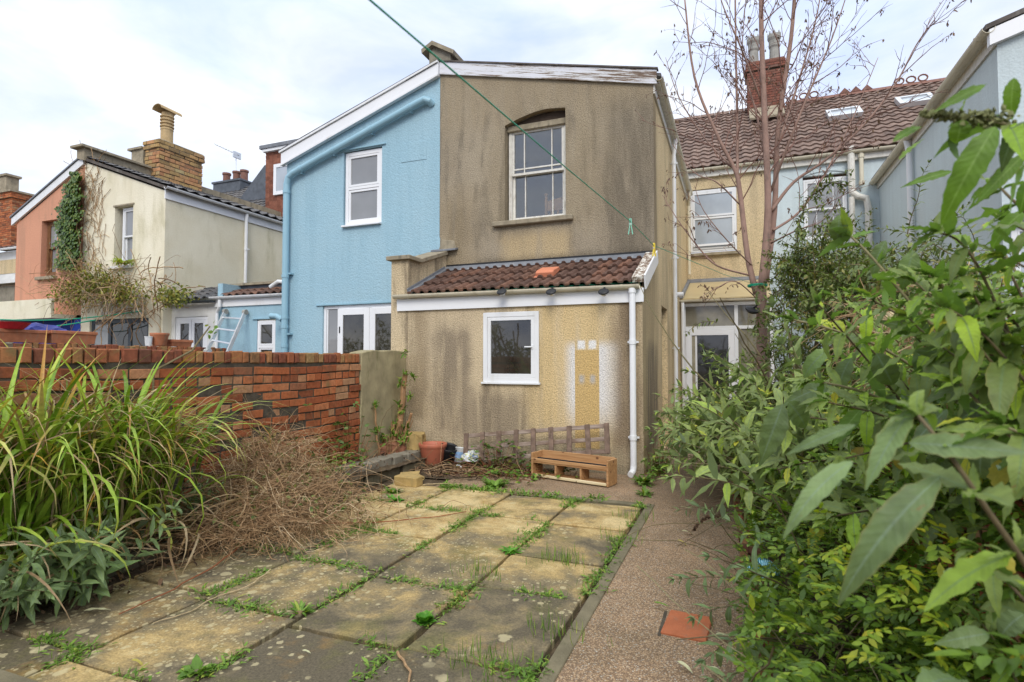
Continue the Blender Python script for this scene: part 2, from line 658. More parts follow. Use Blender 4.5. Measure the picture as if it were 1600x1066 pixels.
def leaf_mat(name, stops, under=None, tip=None, rib=None, trans=.28, rough=.5, spot=None, dead=None):
    m, nt, b, oc = newmat(name)
    isl = island(nt)
    cc = ramp(nt, isl, stops)
    al = nd(nt, 'ShaderNodeAttribute', attribute_name='along').outputs['Fac']
    ac = nd(nt, 'ShaderNodeAttribute', attribute_name='across').outputs['Fac']
    if rib:
        cc = mix(nt, sstep(nt, ac, 0.0, .15, .8, 0), cc, rib)
        ve = nd(nt, 'ShaderNodeTexWave', {'Vector': nd(nt, 'ShaderNodeCombineXYZ', {0: mth(nt, 'SUBTRACT', mth(nt, 'MULTIPLY', al, 1.0), mth(nt, 'MULTIPLY', ac, .12)), 1: 0.0, 2: 0.0}).outputs[0],
                                          'Scale': 4.5, 'Distortion': .4}, wave_type='BANDS', bands_direction='X').outputs['Fac']
        cc = mix(nt, sstep(nt, ve, .86, .99, 0, .10), cc, rib)
    if tip:
        rr = mth(nt, 'FRACT', mth(nt, 'MULTIPLY', isl, 37.7))
        st = mth(nt, 'SUBTRACT', 1.0, mth(nt, 'MULTIPLY', mth(nt, 'MULTIPLY', rr, rr), .45))
        k = nd(nt, 'ShaderNodeMapRange', {0: al, 1: st, 2: mth(nt, 'ADD', st, .16), 3: 0.0, 4: 1.0}).outputs[0]
        cc = mix(nt, k, cc, ramp(nt, mth(nt, 'FRACT', mth(nt, 'MULTIPLY', isl, 91.3)), tip))
    n = noise(nt, oc, 30, 3, .6).outputs[0]
    cc = mix(nt, 1.0, cc, ramp(nt, n, [(.3, .78), (.7, 1.18)]), 'MULTIPLY')
    if rib:
        sn_ = noise(nt, oc, 55, 4, .7).outputs[0]
        cc = mix(nt, sstep(nt, sn_, .66, .72, 0, .75), cc, (.20, .13, .05))
        ed = mth(nt, 'MULTIPLY', sstep(nt, ac, .8, 1.0), sstep(nt, mth(nt, 'FRACT', mth(nt, 'MULTIPLY', isl, 53.1)), .7, .95, 0, .35))
        cc = mix(nt, ed, cc, (.26, .20, .05))
        bump(nt, b, mth(nt, 'ADD', mth(nt, 'MULTIPLY', ve, .35), mth(nt, 'MULTIPLY', sn_, .8)), .25, .004)
    if under:
        bf = nd(nt, 'ShaderNodeNewGeometry').outputs['Backfacing']
        cc = mix(nt, mth(nt, 'MULTIPLY', bf, .75), cc, under)
    nt.links.new(cc, b.inputs['Base Color'])
    b.inputs['Roughness'].default_value = rough
    b.inputs['Specular IOR Level'].default_value = .3
    if trans:
        t = nd(nt, 'ShaderNodeBsdfTranslucent', {0: mix(nt, 1.0, cc, (1.25, 1.35, .55), 'MULTIPLY')})
        ms = nd(nt, 'ShaderNodeMixShader', {0: trans, 1: b.outputs[0], 2: t.outputs[0]})
        nt.links.new(ms.outputs[0], nt.nodes['Material Output'].inputs[0])
    return m


def twig_mat(name, stops, rough=.8):
    m, nt, b, oc = newmat(name)
    cc = ramp(nt, island(nt), stops)
    n = noise(nt, oc, 40, 3, .6).outputs[0]
    cc = mix(nt, 1.0, cc, ramp(nt, n, [(.3, .7), (.7, 1.2)]), 'MULTIPLY')
    nt.links.new(cc, b.inputs['Base Color'])
    b.inputs['Roughness'].default_value = rough
    return m


def pane_mat(name, c, rough=.04, spec=.7, var=.35, scale=1.2):
    m, nt, b, oc = newmat(name)
    n = noise(nt, oc, scale, 4, .55).outputs[0]
    cc = ramp(nt, n, [(.3, tuple(x * (1 - var) for x in c)), (.7, tuple(x * (1 + var) for x in c))])
    nt.links.new(cc, b.inputs['Base Color'])
    b.inputs['Roughness'].default_value = rough
    b.inputs['Specular IOR Level'].default_value = spec
    bump(nt, b, noise(nt, oc, 1.6, 2).outputs[0], .04, .02)
    return m


def clear_glass(name, tint=(.86, .88, .88)):
    m, nt, b, oc = newmat(name)
    fr = nd(nt, 'ShaderNodeFresnel', {'IOR': 1.5}).outputs[0]
    k = mth(nt, 'ADD', fr, .05, clamp=True)
    tr = nd(nt, 'ShaderNodeBsdfTransparent', {0: tint})
    gl = nd(nt, 'ShaderNodeBsdfGlossy', {'Color': (1, 1, 1), 'Roughness': .02})
    ms = nd(nt, 'ShaderNodeMixShader', {0: k, 1: tr.outputs[0], 2: gl.outputs[0]})
    nt.links.new(ms.outputs[0], nt.nodes['Material Output'].inputs[0])
    return m


OCH = (.58, .47, .31)
OCH2 = (.40, .27, .11)


def spray(nt, oc, cc):
    """overspray of white paint left round a stencil on the lean-to wall (wall-local coordinates)"""
    X0, W = 2.91, .33                      # clean strip
    sp = nd(nt, 'ShaderNodeSeparateXYZ', {0: oc})
    X, Z = sp.outputs[0], sp.outputs[2]
    grain = noise(nt, oc, 38, 5, .75).outputs[0]
    soft = mth(nt, 'MULTIPLY', mth(nt, 'SUBTRACT', grain, .5), .07)
    Xn = mth(nt, 'ADD', X, soft)
    left = mth(nt, 'MULTIPLY', sstep(nt, Xn, X0 - .20, X0 - .0), mth(nt, 'LESS_THAN', X, X0))
    right = mth(nt, 'MULTIPLY', sstep(nt, Xn, X0 + W + .0, X0 + W + .34, 1, 0), mth(nt, 'GREATER_THAN', X, X0 + W))
    zz = mth(nt, 'MULTIPLY', sstep(nt, mth(nt, 'ADD', Z, soft), .35, 1.0), sstep(nt, mth(nt, 'ADD', Z, soft), 1.60, 1.78, 1, 0))
    k = mth(nt, 'MULTIPLY', mth(nt, 'ADD', left, right, clamp=True), zz)
    strip = mth(nt, 'MULTIPLY', mth(nt, 'MULTIPLY', mth(nt, 'GREATER_THAN', X, X0), mth(nt, 'LESS_THAN', X, X0 + W)),
                mth(nt, 'MULTIPLY', mth(nt, 'GREATER_THAN', Z, .3), mth(nt, 'LESS_THAN', Z, 1.60)))
    cc = mix(nt, mth(nt, 'MULTIPLY', strip, .8), cc, (.55, .375, .15))
    cc = mix(nt, mth(nt, 'MULTIPLY', k, .85), cc, (.70, .70, .71))
    for (a, b_) in ((X0 + .035, X0 + .145), (X0 + .185, X0 + .295)):
        sq = mth(nt, 'MULTIPLY', mth(nt, 'MULTIPLY', sstep(nt, Xn, a - .01, a + .02), sstep(nt, Xn, b_ - .02, b_ + .01, 1, 0)),
                 mth(nt, 'MULTIPLY', sstep(nt, mth(nt, 'ADD', Z, soft), 1.60, 1.635), sstep(nt, mth(nt, 'ADD', Z, soft), 1.71, 1.75, 1, 0)))
        cc = mix(nt, mth(nt, 'MULTIPLY', sq, .9), cc, (.76, .76, .76))
        g2 = mth(nt, 'MULTIPLY', mth(nt, 'MULTIPLY', sstep(nt, Xn, a - .0, a + .05), sstep(nt, Xn, b_ - .05, b_ + .01, 1, 0)),
                 mth(nt, 'MULTIPLY', sstep(nt, mth(nt, 'ADD', Z, soft), 1.12, 1.20), sstep(nt, mth(nt, 'ADD', Z, soft), 1.24, 1.30, 1, 0)))
        cc = mix(nt, mth(nt, 'MULTIPLY', g2, .75), cc, (.42, .43, .44))
    return cc


M = {}
GREY = (.135, .105, .072)
# upper wall of the yellow house: local origin is at the wall's left bottom corner (x right, z up)
M['upper'] = render_wall('weathered_render', (.35, .295, .215), (.29, .24, .172), (.15, .128, .098), .7, streak_scale=(3.0, 3.0, .7),
                         patches=[(1.15, 2.35, 3.02, 3.55, .13, (.46, .35, .20), .85, .10), (0.0, .7, 2.6, 4.4, .3, (.30, .23, .135), .5, .15),
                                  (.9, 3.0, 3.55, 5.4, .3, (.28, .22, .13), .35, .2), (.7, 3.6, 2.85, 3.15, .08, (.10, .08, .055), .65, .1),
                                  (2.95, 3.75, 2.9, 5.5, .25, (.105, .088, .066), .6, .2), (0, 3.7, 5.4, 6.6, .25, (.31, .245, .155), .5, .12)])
M['lower'] = render_wall('ochre_render', OCH, (.53, .425, .275), GREY, .75,
                         patches=[(.0, 1.45, 0, 2.5, .2, (.50, .40, .27), .75, .15), (.75, 1.35, .4, 1.95, .12, (.20, .16, .115), .75, .16), (.35, .62, .6, 2.4, .10, (.24, .18, .11), .6, .12),
                                  (1.35, 2.25, .0, 1.0, .14, (.22, .175, .125), .7, .18), (2.25, 3.35, .45, 2.5, .25, (.63, .47, .24), .85, .15), (3.40, 3.85, 0, 2.5, .10, (.23, .17, .11), .8, .12),
                                  (-.2, 3.9, -.1, .32, .14, (.36, .30, .20), .8, .1), (.0, 3.9, -.1, .10, .05, (.20, .17, .12), .6, .05)], extra=spray, thr=(.47, .66))
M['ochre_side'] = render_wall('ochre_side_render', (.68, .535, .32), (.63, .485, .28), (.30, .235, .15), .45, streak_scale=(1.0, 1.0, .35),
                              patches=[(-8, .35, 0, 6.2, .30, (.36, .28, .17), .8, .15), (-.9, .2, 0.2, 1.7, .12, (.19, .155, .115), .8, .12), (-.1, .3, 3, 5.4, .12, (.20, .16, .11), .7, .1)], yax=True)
M['yellow_rear'] = render_wall('yellow_rear_render', (.60, .48, .30), (.56, .44, .26), (.36, .29, .19), .45)
M['blue'] = render_wall('sky_blue_render', (.315, .485, .575), (.335, .495, .575), (.25, .40, .48), .35, speck=.08, bmp=.42, gscale=44)
M['blue_paint'] = plain('sky_blue_gloss', (.275, .455, .55), .4, .05, 3)
M['cream'] = render_wall('cream_render', (.78, .73, .58), (.71, .65, .49), (.42, .38, .22), .7, streak_scale=(2.2, 2.2, .6), speck=.05, bmp=.3, gscale=40, thr=(.48, .75))
M['pink'] = render_wall('pink_render', (.62, .31, .20), (.58, .29, .19), (.42, .24, .16), .5, speck=.06, bmp=.3, gscale=40)
M['grey_blue'] = render_wall('pale_grey_blue_render', (.55, .635, .655), (.53, .60, .615), (.42, .48, .49), .25, speck=.05, bmp=.25, gscale=40)
M['white_wall'] = plain('white_painted_wall', (.68, .68, .66), .8, .08, 3, dirt=(.45, .44, .40), bmp=.2)
M['cobalt'] = plain('cobalt_painted_brick', (.018, .05, .30), .7, .2, 5, bmp=.4, bscale=12)
M['upvc'] = plain('white_upvc', (.74, .75, .76), .35, .03, 2, dirt=(.60, .59, .56))
M['upvc_clean'] = plain('clean_white_upvc', (.78, .79, .81), .3, .02, 2)
M['old_white'] = plain('old_white_paint', (.66, .64, .58), .6, .1, 12, dirt=(.38, .33, .25))
M['cream_gutter'] = plain('yellowed_plastic', (.62, .57, .44), .45, .08, 3, dirt=(.40, .35, .24))
M['flake'] = None
M['lead'] = plain('lead_flashing', (.17, .18, .20), .55, .18, 5, dirt=(.33, .33, .32))
M['stone'] = plain('weathered_coping', (.30, .255, .18), .9, .25, 7, dirt=(.12, .105, .08), bmp=.5, bscale=50)
M['pier'] = plain('mossy_render_stub', (.33, .28, .165), .9, .25, 5, dirt=(.15, .14, .06), bmp=.5, bscale=70)
M['concrete'] = plain('old_concrete', (.24, .215, .165), .9, .22, 6, dirt=(.12, .115, .07), bmp=.5, bscale=70)
M['dark_slate'] = plain('slate', (.115, .115, .125), .6, .25, 6, dirt=(.2, .2, .2), bmp=.3)
M['slate_hung'] = plain('blue_slate', (.09, .10, .115), .55, .25, 5)
M['felt'] = plain('roof_edge_felt', (.10, .085, .075), .85, .3, 6, dirt=(.2, .19, .17))
M['shaded_head'] = plain('shaded_brown_lintel', (.06, .042, .03), .9, .25, 9, bmp=.3)  # brown darkened in the colour for the shade under the arched head
M['brown_wood'] = plain('brown_stained_wood', (.19, .09, .04), .5, .25, 9)
M['dark_metal'] = plain('dark_grey_frame', (.045, .055, .065), .4, .15, 6)
M['black'] = plain('black_plastic', (.018, .018, .02), .45, .2, 9)
M['alu'] = plain('aluminium', (.62, .63, .64), .38, .06, 8, metal=.6)
M['terracotta'] = plain('terracotta', (.42, .155, .075), .75, .18, 9, dirt=(.30, .20, .13), bmp=.2)
M['plastic_pot'] = plain('terracotta_plastic', (.46, .145, .085), .5, .08, 8, dirt=(.30, .14, .09))
M['new_tile'] = plain('orange_vent_tile', (.58, .21, .115), .7, .08, 7)
M['buff_pot'] = plain('buff_clay', (.46, .33, .17), .75, .15, 9, dirt=(.28, .22, .13))
M['grey_pot'] = plain('grey_clay', (.30, .29, .26), .85, .2, 9, dirt=(.15, .15, .14))
M['red_pot'] = plain('red_clay', (.20, .10, .075), .8, .15, 9)
M['green_line'] = plain('green_plastic_cord', (.01, .30, .17), .4, .08, 9)
M['peg_green'] = plain('mint_plastic', (.22, .60, .45), .4, .05, 9)
M['peg_yellow'] = plain('yellow_plastic', (.80, .60, .05), .4, .05, 9)
M['green_felt'] = plain('green_eaves_membrane', (.01, .17, .10), .5, .15, 9)
M['aqua'] = plain('aqua_plastic', (.10, .50, .62), .35, .15, 20)
M['polycarb'] = plain('yellowed_polycarbonate', (.50, .40, .22), .25, .08, 2, dirt=(.50, .42, .24), spec=.5)
M['white_tin'] = plain('white_paint_bucket', (.68, .70, .70), .4, .06, 6, dirt=(.35, .42, .50))
M['red_plastic'] = plain('red_plastic', (.55, .03, .04), .4, .1, 9)
M['blue_plastic'] = plain('navy_tarpaulin', (.03, .04, .20), .5, .2, 9)

# peeling bargeboard
m, nt, b, oc = newmat('peeling_white_paint')
n = noise(nt, scaled(nt, scaled(nt, oc, (1, 1, 1), (0, 0, 0), (0, R(-13.5), 0)), (1.4, 6, 34)), 1.0, 7, .75, .2).outputs[0]
lx = nd(nt, 'ShaderNodeSeparateXYZ', {0: oc}).outputs[0]
k = mth(nt, 'ADD', n, mth(nt, 'SUBTRACT', mth(nt, 'MULTIPLY', lx, .030), .02))
pc = ramp(nt, k, [(.52, (.66, .67, .72)), (.57, (.55, .54, .52)), (.60, (.20, .14, .10)), (.70, (.13, .09, .07))])
nt.links.new(pc, b.inputs['Base Color'])
bump(nt, b, k, .5, .01)
M['flake'] = m
m, nt, b, oc = newmat('bare_flaking_board')
n = noise(nt, scaled(nt, oc, (22, 6, 22)), 1.0, 6, .7, .3).outputs[0]
nt.links.new(ramp(nt, n, [(.42, (.68, .66, .60)), (.48, (.42, .36, .29)), (.55, (.17, .11, .075)), (.7, (.10, .07, .05))]), b.inputs['Base Color'])
bump(nt, b, n, .6, .01)
M['flake_verge'] = m

RED = [(0, (.20, .065, .03)), (.2, (.35, .10, .04)), (.5, (.43, .135, .05)), (.72, (.50, .18, .075)), (.85, (.42, .23, .12)), (.96, (.30, .11, .055)), (1, (.17, .09, .06))]
M['red_brick'] = brick_mat('red_brick', RED, dirt=(.12, .085, .05), dirt_amt=.5, moss=(.15, .14, .06))
M['coping_brick'] = brick_mat('dirty_coping_brick', [(0, (.13, .06, .04)), (.4, (.30, .09, .045)), (.7, (.38, .15, .06)), (1, (.33, .21, .09))], dirt=(.05, .04, .03), dirt_amt=.7, moss=(.16, .14, .06))
M['buff_brick'] = brick_mat('buff_brick', [(0, (.26, .17, .08)), (.3, (.47, .31, .13)), (.6, (.52, .27, .13)), (.8, (.38, .18, .09)), (1, (.50, .40, .20))], dirt=(.10, .085, .06), dirt_amt=.7)
M['chimney_brick'] = brick_mat('chimney_red_brick', [(0, (.17, .065, .045)), (.5, (.25, .09, .06)), (1, (.22, .115, .085))], dirt=(.06, .05, .045), dirt_amt=.6)
M['mortar'] = plain('mortar', (.20, .165, .115), .95, .3, 14, dirt=(.07, .06, .05), bmp=.6, bscale=60)
M['dark_mortar'] = plain('dark_mortar', (.085, .07, .05), .95, .3, 14, dirt=(.04, .035, .03), bmp=.6, bscale=60)
M['lean_tile'] = tile_mat('brown_concrete_tile', [(0, (.095, .055, .042)), (.5, (.135, .075, .055)), (.8, (.19, .095, .062)), (1, (.125, .08, .062))], moss=None)
M['main_tile'] = tile_mat('grey_brown_pantile', [(0, (.125, .083, .066)), (.5, (.185, .122, .096)), (1, (.24, .165, .13))])
M['hung_tile'] = tile_mat('hung_clay_tile', [(0, (.17, .065, .04)), (.5, (.24, .09, .055)), (1, (.29, .12, .075))])
M['slate_tile'] = tile_mat('grey_slate_tile', [(0, (.08, .08, .085)), (.5, (.12, .115, .115)), (1, (.15, .14, .135))])

M['p_dark'] = pane_mat('dark_window_glass', (.030, .030, .028), .03, .8)
M['p_garden'] = pane_mat('glass_painted_garden_reflection', (.040, .036, .028), .02, .9, .5, 3.0)  # mottled dark brown in the base colour stands in for the garden's reflection
M['p_beige'] = pane_mat('fanlight_glass', (.20, .185, .14), .05, .6, .4, 3.0)
M['p_grey'] = pane_mat('grey_window_glass', (.25, .255, .26), .05, .7, .12)
M['p_light'] = pane_mat('pale_window_glass', (.38, .42, .46), .06, .7, .15)
M['glass'] = clear_glass('clear_window_glass')
M['room'] = plain('room_wall', (.78, .78, .78), .9, .06, 2)
M['pine'] = plain('pine_wood', (.60, .33, .16), .5, .12, 8)
M['curtain'] = plain('pale_curtain', (.52, .58, .63), .9, .15, 14)
M['frosted'] = pane_mat('reeded_glass', (.30, .27, .19), .2, .5, .25, 8)

# weathered wood
m, nt, b, oc = newmat('weathered_grey_timber')
n = noise(nt, scaled(nt, oc, (4, 30, 30)), 1.0, 5, .65).outputs[0]
n2_ = noise(nt, oc, 3.5, 4).outputs[0]
cc = ramp(nt, n, [(.25, (.13, .095, .072)), (.5, (.27, .205, .165)), (.75, (.42, .35, .30))])
cc = mix(nt, sstep(nt, n2_, .45, .65, 0, .7), cc, (.135, .08, .05))
nt.links.new(cc, b.inputs['Base Color']); bump(nt, b, n, .4, .005)
M['grey_wood'] = m
M['dark_wood'] = plain('dark_weathered_slat', (.17, .115, .085), .85, .35, 14, dirt=(.26, .19, .15), bmp=.4)
m, nt, b, oc = newmat('orange_varnished_pine')
n = noise(nt, scaled(nt, oc, (3, 40, 40)), 1.0, 5, .6, .3).outputs[0]
cc = ramp(nt, n, [(.25, (.28, .135, .058)), (.5, (.44, .245, .11)), (.75, (.56, .34, .17))])
kn = nd(nt, 'ShaderNodeTexVoronoi', {'Vector': scaled(nt, oc, (6.5, 9, 9)), 'Scale': 1.0}).outputs[0]
cc = mix(nt, sstep(nt, kn, .10, .16, .85, 0), cc, (.10, .04, .02))
nt.links.new(cc, b.inputs['Base Color']); b.inputs['Roughness'].default_value = .5
bump(nt, b, n, .25, .004)
M['varnish'] = m
m, nt, b, oc = newmat('freshly_split_edge')
n = noise(nt, scaled(nt, oc, (2, 30, 30)), 1.0, 4, .6).outputs[0]
nt.links.new(ramp(nt, n, [(.3, (.55, .43, .22)), (.7, (.72, .62, .40))]), b.inputs['Base Color'])
M['split'] = m

# patio slab
m, nt, b, oc = newmat('lichened_patio_slab')
isl = island(nt)
wy = nd(nt, 'ShaderNodeSeparateXYZ', {0: oc})
big = noise(nt, oc, 1.6, 7, .68, .35).outputs[0]
med = noise(nt, oc, 6.5, 6, .65).outputs[0]
f = mth(nt, 'ADD', big, mth(nt, 'MULTIPLY', mth(nt, 'SUBTRACT', med, .5), .35))
f = mth(nt, 'ADD', f, sstep(nt, wy.outputs[1], 3.2, 5.0, -.07, .13))
f = mth(nt, 'ADD', f, mth(nt, 'MULTIPLY', mth(nt, 'SUBTRACT', isl, .5), .22))
f = mth(nt, 'ADD', mth(nt, 'MULTIPLY', mth(nt, 'SUBTRACT', f, .5), 1.45), .50)
cc = ramp(nt, f, [(.28, (.105, .086, .055)), (.41, (.18, .143, .082)), (.52, (.27, .20, .095)), (.63, (.40, .285, .12)), (.78, (.52, .40, .20))])
rust = noise(nt, oc, 2.7, 5, .6).outputs[0]
cc = mix(nt, sstep(nt, rust, .58, .72, 0, .5), cc, (.30, .17, .045))
grn = noise(nt, scaled(nt, oc, (1, 1, 1), (5, 2, 0)), 2.1, 6, .65).outputs[0]
cc = mix(nt, sstep(nt, grn, .50, .66, 0, .55), cc, (.125, .115, .038))
gr = noise(nt, oc, 85, 4, .7).outputs[0]
cc = mix(nt, 1.0, cc, ramp(nt, gr, [(.3, .62), (.5, 1.0), (.72, 1.45)]), 'MULTIPLY')
# lichen discs
for sc, lo, hi, dens, seed in ((9, .10, .26, .50, 0.0), (19, .14, .30, .46, 3.3), (42, .16, .30, .43, 6.1)):
    dv = nd(nt, 'ShaderNodeVectorMath', {0: oc, 1: nd(nt, 'ShaderNodeVectorMath', {0: noise(nt, oc, sc * 2.2, 4, .65).outputs[1], 3: .55 / sc}, operation='SCALE').outputs[0]}, operation='ADD').outputs[0]
    vo = nd(nt, 'ShaderNodeTexVoronoi', {'Vector': scaled(nt, dv, (1, 1, 0), (seed, seed, 0)), 'Scale': float(sc), 'Randomness': 1.0})
    rr = nd(nt, 'ShaderNodeSeparateColor', {0: vo.outputs[1]}).outputs[0]
    pat = noise(nt, scaled(nt, oc, (1, 1, 1), (seed, 0, 0)), 1.35, 3, .5).outputs[0]
    pick = mth(nt, 'MULTIPLY', mth(nt, 'GREATER_THAN', rr, .45), sstep(nt, mth(nt, 'ADD', pat, sstep(nt, wy.outputs[0], -3.2, -1.7, .07, -.06)), dens, dens + .06))
    rad = mth(nt, 'MULTIPLY', mth(nt, 'ADD', rr, -.25), hi)
    disc = mth(nt, 'MULTIPLY', nd(nt, 'ShaderNodeMapRange', {0: vo.outputs[0], 1: mth(nt, 'MULTIPLY', rad, 1.6), 2: mth(nt, 'MULTIPLY', rad, 2.0), 3: 1.0, 4: 0.0}).outputs[0], pick)
    cc = mix(nt, mth(nt, 'MULTIPLY', disc, .62), cc, (.50, .43, .25))
nt.links.new(cc, b.inputs['Base Color'])
b.inputs['Roughness'].default_value = .75
h = mth(nt, 'ADD', mth(nt, 'MULTIPLY', gr, .6), med)
bump(nt, b, h, .5, .012)
M['slab'] = m

# exposed-aggregate path
m, nt, b, oc = newmat('exposed_aggregate')
vo = nd(nt, 'ShaderNodeTexVoronoi', {'Vector': oc, 'Scale': 125.0, 'Randomness': 1.0})
rr = nd(nt, 'ShaderNodeSeparateColor', {0: vo.outputs[1]})
st = ramp(nt, rr.outputs[0], [(0, (.235, .150, .085)), (.35, (.36, .235, .135)), (.62, (.44, .30, .175)), (.84, (.52, .37, .23)), (.93, (.40, .33, .25)), (1, (.55, .50, .42))])
cc = mix(nt, sstep(nt, vo.outputs[0], .35, .65, 0, .8), st, (.15, .10, .065))
bg_ = noise(nt, oc, 1.5, 6, .65).outputs[0]
cc = mix(nt, 1.0, cc, ramp(nt, bg_, [(.3, (.66, .68, .66)), (.55, (1.0, 1.0, 1.0)), (.75, (1.22, 1.16, 1.08))]), 'MULTIPLY')
nt.links.new(cc, b.inputs['Base Color'])
b.inputs['Roughness'].default_value = .7
bump(nt, b, mth(nt, 'MULTIPLY', vo.outputs[0], -1.0), .5, .006)
M['aggregate'] = m
m, nt, b, oc = newmat('dark_soil')
n = noise(nt, oc, 9, 7, .7).outputs[0]
n3 = noise(nt, oc, 70, 4, .7).outputs[0]
cc = ramp(nt, n, [(.3, (.05, .035, .022)), (.55, (.105, .075, .045)), (.75, (.17, .13, .075))])
cc = mix(nt, 1.0, cc, ramp(nt, n3, [(.3, .6), (.7, 1.5)]), 'MULTIPLY')
nt.links.new(cc, b.inputs['Base Color']); b.inputs['Roughness'].default_value = .95
bump(nt, b, mth(nt, 'ADD', n, mth(nt, 'MULTIPLY', n3, .4)), .9, .03)
M['soil'] = m
M['kerb'] = plain('kerb_concrete', (.17, .145, .09), .9, .25, 6, dirt=(.10, .095, .05), bmp=.6, bscale=80)
M['yellow_stone'] = plain('yellow_stone', (.40, .28, .11), .9, .2, 8, dirt=(.25, .20, .09), bmp=.6, bscale=50)
M['red_block'] = plain('loose_red_brick', (.42, .13, .055), .8, .15, 8, dirt=(.30, .15, .09), bmp=.5, bscale=60)
M['red_stone'] = plain('reddish_sandstone', (.30, .13, .075), .9, .2, 8, dirt=(.2, .12, .08), bmp=.6)

# plants
M['blade'] = leaf_mat('strap_leaf', [(0, (0.108, 0.194, 0.018)), (.4, (0.208, 0.337, 0.030)), (.7, (0.331, 0.467, 0.055)), (.9, (0.460, 0.557, 0.099)), (1, (0.600, 0.583, 0.149))],
                      tip=[(0, (.38, .34, .06)), (.4, (.45, .22, .03)), (.7, (.40, .30, .15)), (1, (.30, .30, .06))], trans=.2, rough=.4)
M['dead_blade'] = leaf_mat('dead_strap_leaf', [(0, (.19, .12, .06)), (.4, (.33, .23, .125)), (.75, (.45, .35, .21)), (1, (.36, .20, .06))], trans=.12, rough=.7)
M['bud'] = leaf_mat('buddleia_leaf', [(0, (0.145, 0.189, 0.055)), (.4, (0.206, 0.264, 0.078)), (.75, (0.267, 0.330, 0.094)), (.93, (0.289, 0.405, 0.049)), (1, (0.458, 0.432, 0.041))],
                    under=(.19, .25, .15), rib=(.17, .24, .12), trans=.22, rough=.5)
M['bud_near'] = leaf_mat('large_buddleia_leaf', [(0, (0.143, 0.190, 0.052)), (.4, (0.199, 0.259, 0.068)), (.72, (0.238, 0.323, 0.060)), (.86, (0.262, 0.421, 0.034)), (.95, (0.333, 0.463, 0.038)), (1, (0.571, 0.491, 0.040))],
                         under=(.14, .25, .07), rib=(.155, .235, .10), trans=.32, rough=.5)
M['sage'] = leaf_mat('grey_green_leaf', [(0, (0.099, 0.145, 0.051)), (.5, (0.145, 0.208, 0.077)), (.85, (0.185, 0.265, 0.099)), (1, (0.198, 0.302, 0.089))], under=(.22, .28, .20), rib=(.18, .25, .16), trans=.18)
M['dark_leaf'] = leaf_mat('dark_evergreen_leaf', [(0, (0.070, 0.102, 0.026)), (.5, (0.121, 0.163, 0.040)), (.85, (0.178, 0.227, 0.050)), (1, (0.279, 0.213, 0.065))], trans=.18, rough=.4)
M['jasmine'] = leaf_mat('jasmine_leaf', [(0, (0.070, 0.132, 0.018)), (.45, (0.113, 0.198, 0.023)), (.8, (0.182, 0.294, 0.030)), (1, (0.330, 0.397, 0.035))], trans=.25, rough=.4)
M['lime'] = leaf_mat('lime_jasmine_leaf', [(0, (.20, .32, .025)), (.6, (.30, .40, .03)), (1, (.45, .42, .03))], trans=.3, rough=.4)
M['ivy'] = leaf_mat('ivy_leaf', [(0, (0.041, 0.081, 0.015)), (.5, (0.075, 0.130, 0.024)), (.9, (0.128, 0.195, 0.037)), (1, (0.209, 0.208, 0.047))], trans=.1, rough=.35)
M['olive'] = leaf_mat('olive_climber_leaf', [(0, (0.088, 0.106, 0.022)), (.5, (0.175, 0.194, 0.033)), (.85, (0.288, 0.288, 0.044)), (1, (0.375, 0.275, 0.066))], trans=.2)
M['weed'] = leaf_mat('weed_leaf', [(0, (0.083, 0.165, 0.022)), (.5, (0.132, 0.248, 0.032)), (.85, (0.198, 0.319, 0.050)), (1, (0.330, 0.374, 0.060))], trans=.25, rough=.5)
M['bright_weed'] = leaf_mat('bright_weed_leaf', [(0, (.06, .20, .018)), (.6, (.10, .29, .025)), (1, (.17, .36, .04))], trans=.25)
M['yellow_leaf'] = leaf_mat('yellowed_leaf', [(0, (.42, .36, .05)), (.5, (.50, .44, .10)), (1, (.45, .30, .08))], trans=.25)
M['pale_leaf'] = leaf_mat('pale_fallen_leaf', [(0, (.50, .47, .26)), (.5, (.56, .54, .34)), (1, (.40, .42, .16))], trans=.1)
M['litter'] = leaf_mat('brown_leaf_litter', [(0, (.05, .03, .018)), (.5, (.11, .062, .035)), (.85, (.19, .11, .06)), (1, (.30, .20, .11))], trans=.05, rough=.8)
M['seed'] = leaf_mat('dry_brown_seed', [(0, (.10, .06, .045)), (1, (.20, .12, .07))], trans=.1)
M['twig'] = twig_mat('dry_brown_twig', [(0, (.15, .085, .04)), (.4, (.29, .175, .088)), (.8, (.44, .285, .15)), (1, (.60, .46, .29))])
M['red_twig'] = twig_mat('reddish_stem', [(0, (.20, .06, .03)), (1, (.32, .12, .05))])
M['stem'] = twig_mat('green_brown_stem', [(0, (.10, .075, .04)), (.5, (.16, .125, .065)), (1, (.22, .20, .10))])
M['straw'] = twig_mat('straw_stem', [(0, (.35, .25, .13)), (1, (.50, .40, .24))])
M['seed_head'] = plain('olive_seed_head', (.19, .20, .085), .9, .3, 40)
M['bark'] = plain('pinkish_bark', (.30, .19, .15), .8, .2, 6, dirt=(.13, .095, .08), bmp=.5, bscale=30)
M['branch'] = plain('red_brown_bark', (.20, .105, .08), .75, .2, 8)
M['tan_bark'] = plain('tan_stump_bark', (.38, .22, .11), .8, .18, 9, dirt=(.22, .13, .07), bmp=.4)

# ------------------------------------------------------------------ setting: ground, path, patio
def sheet(name, pts, z, mat, sub=0):
    mb = MB()
    mb.poly([(x, y, z) for x, y in pts])
    return tag(mb.build(name, mat), kind='structure')


sheet('ground', [(-150, -60), (150, -60), (150, 200), (-150, 200)], -.035, M['soil'])
sheet('path', [(-.80, -3), (.10, -3), (.10, 12.75), (-1.13, 12.75), (-1.13, 7.33), (-3.3, 7.33), (-3.3, 5.80), (-.80, 5.80)], -.008, M['aggregate'])

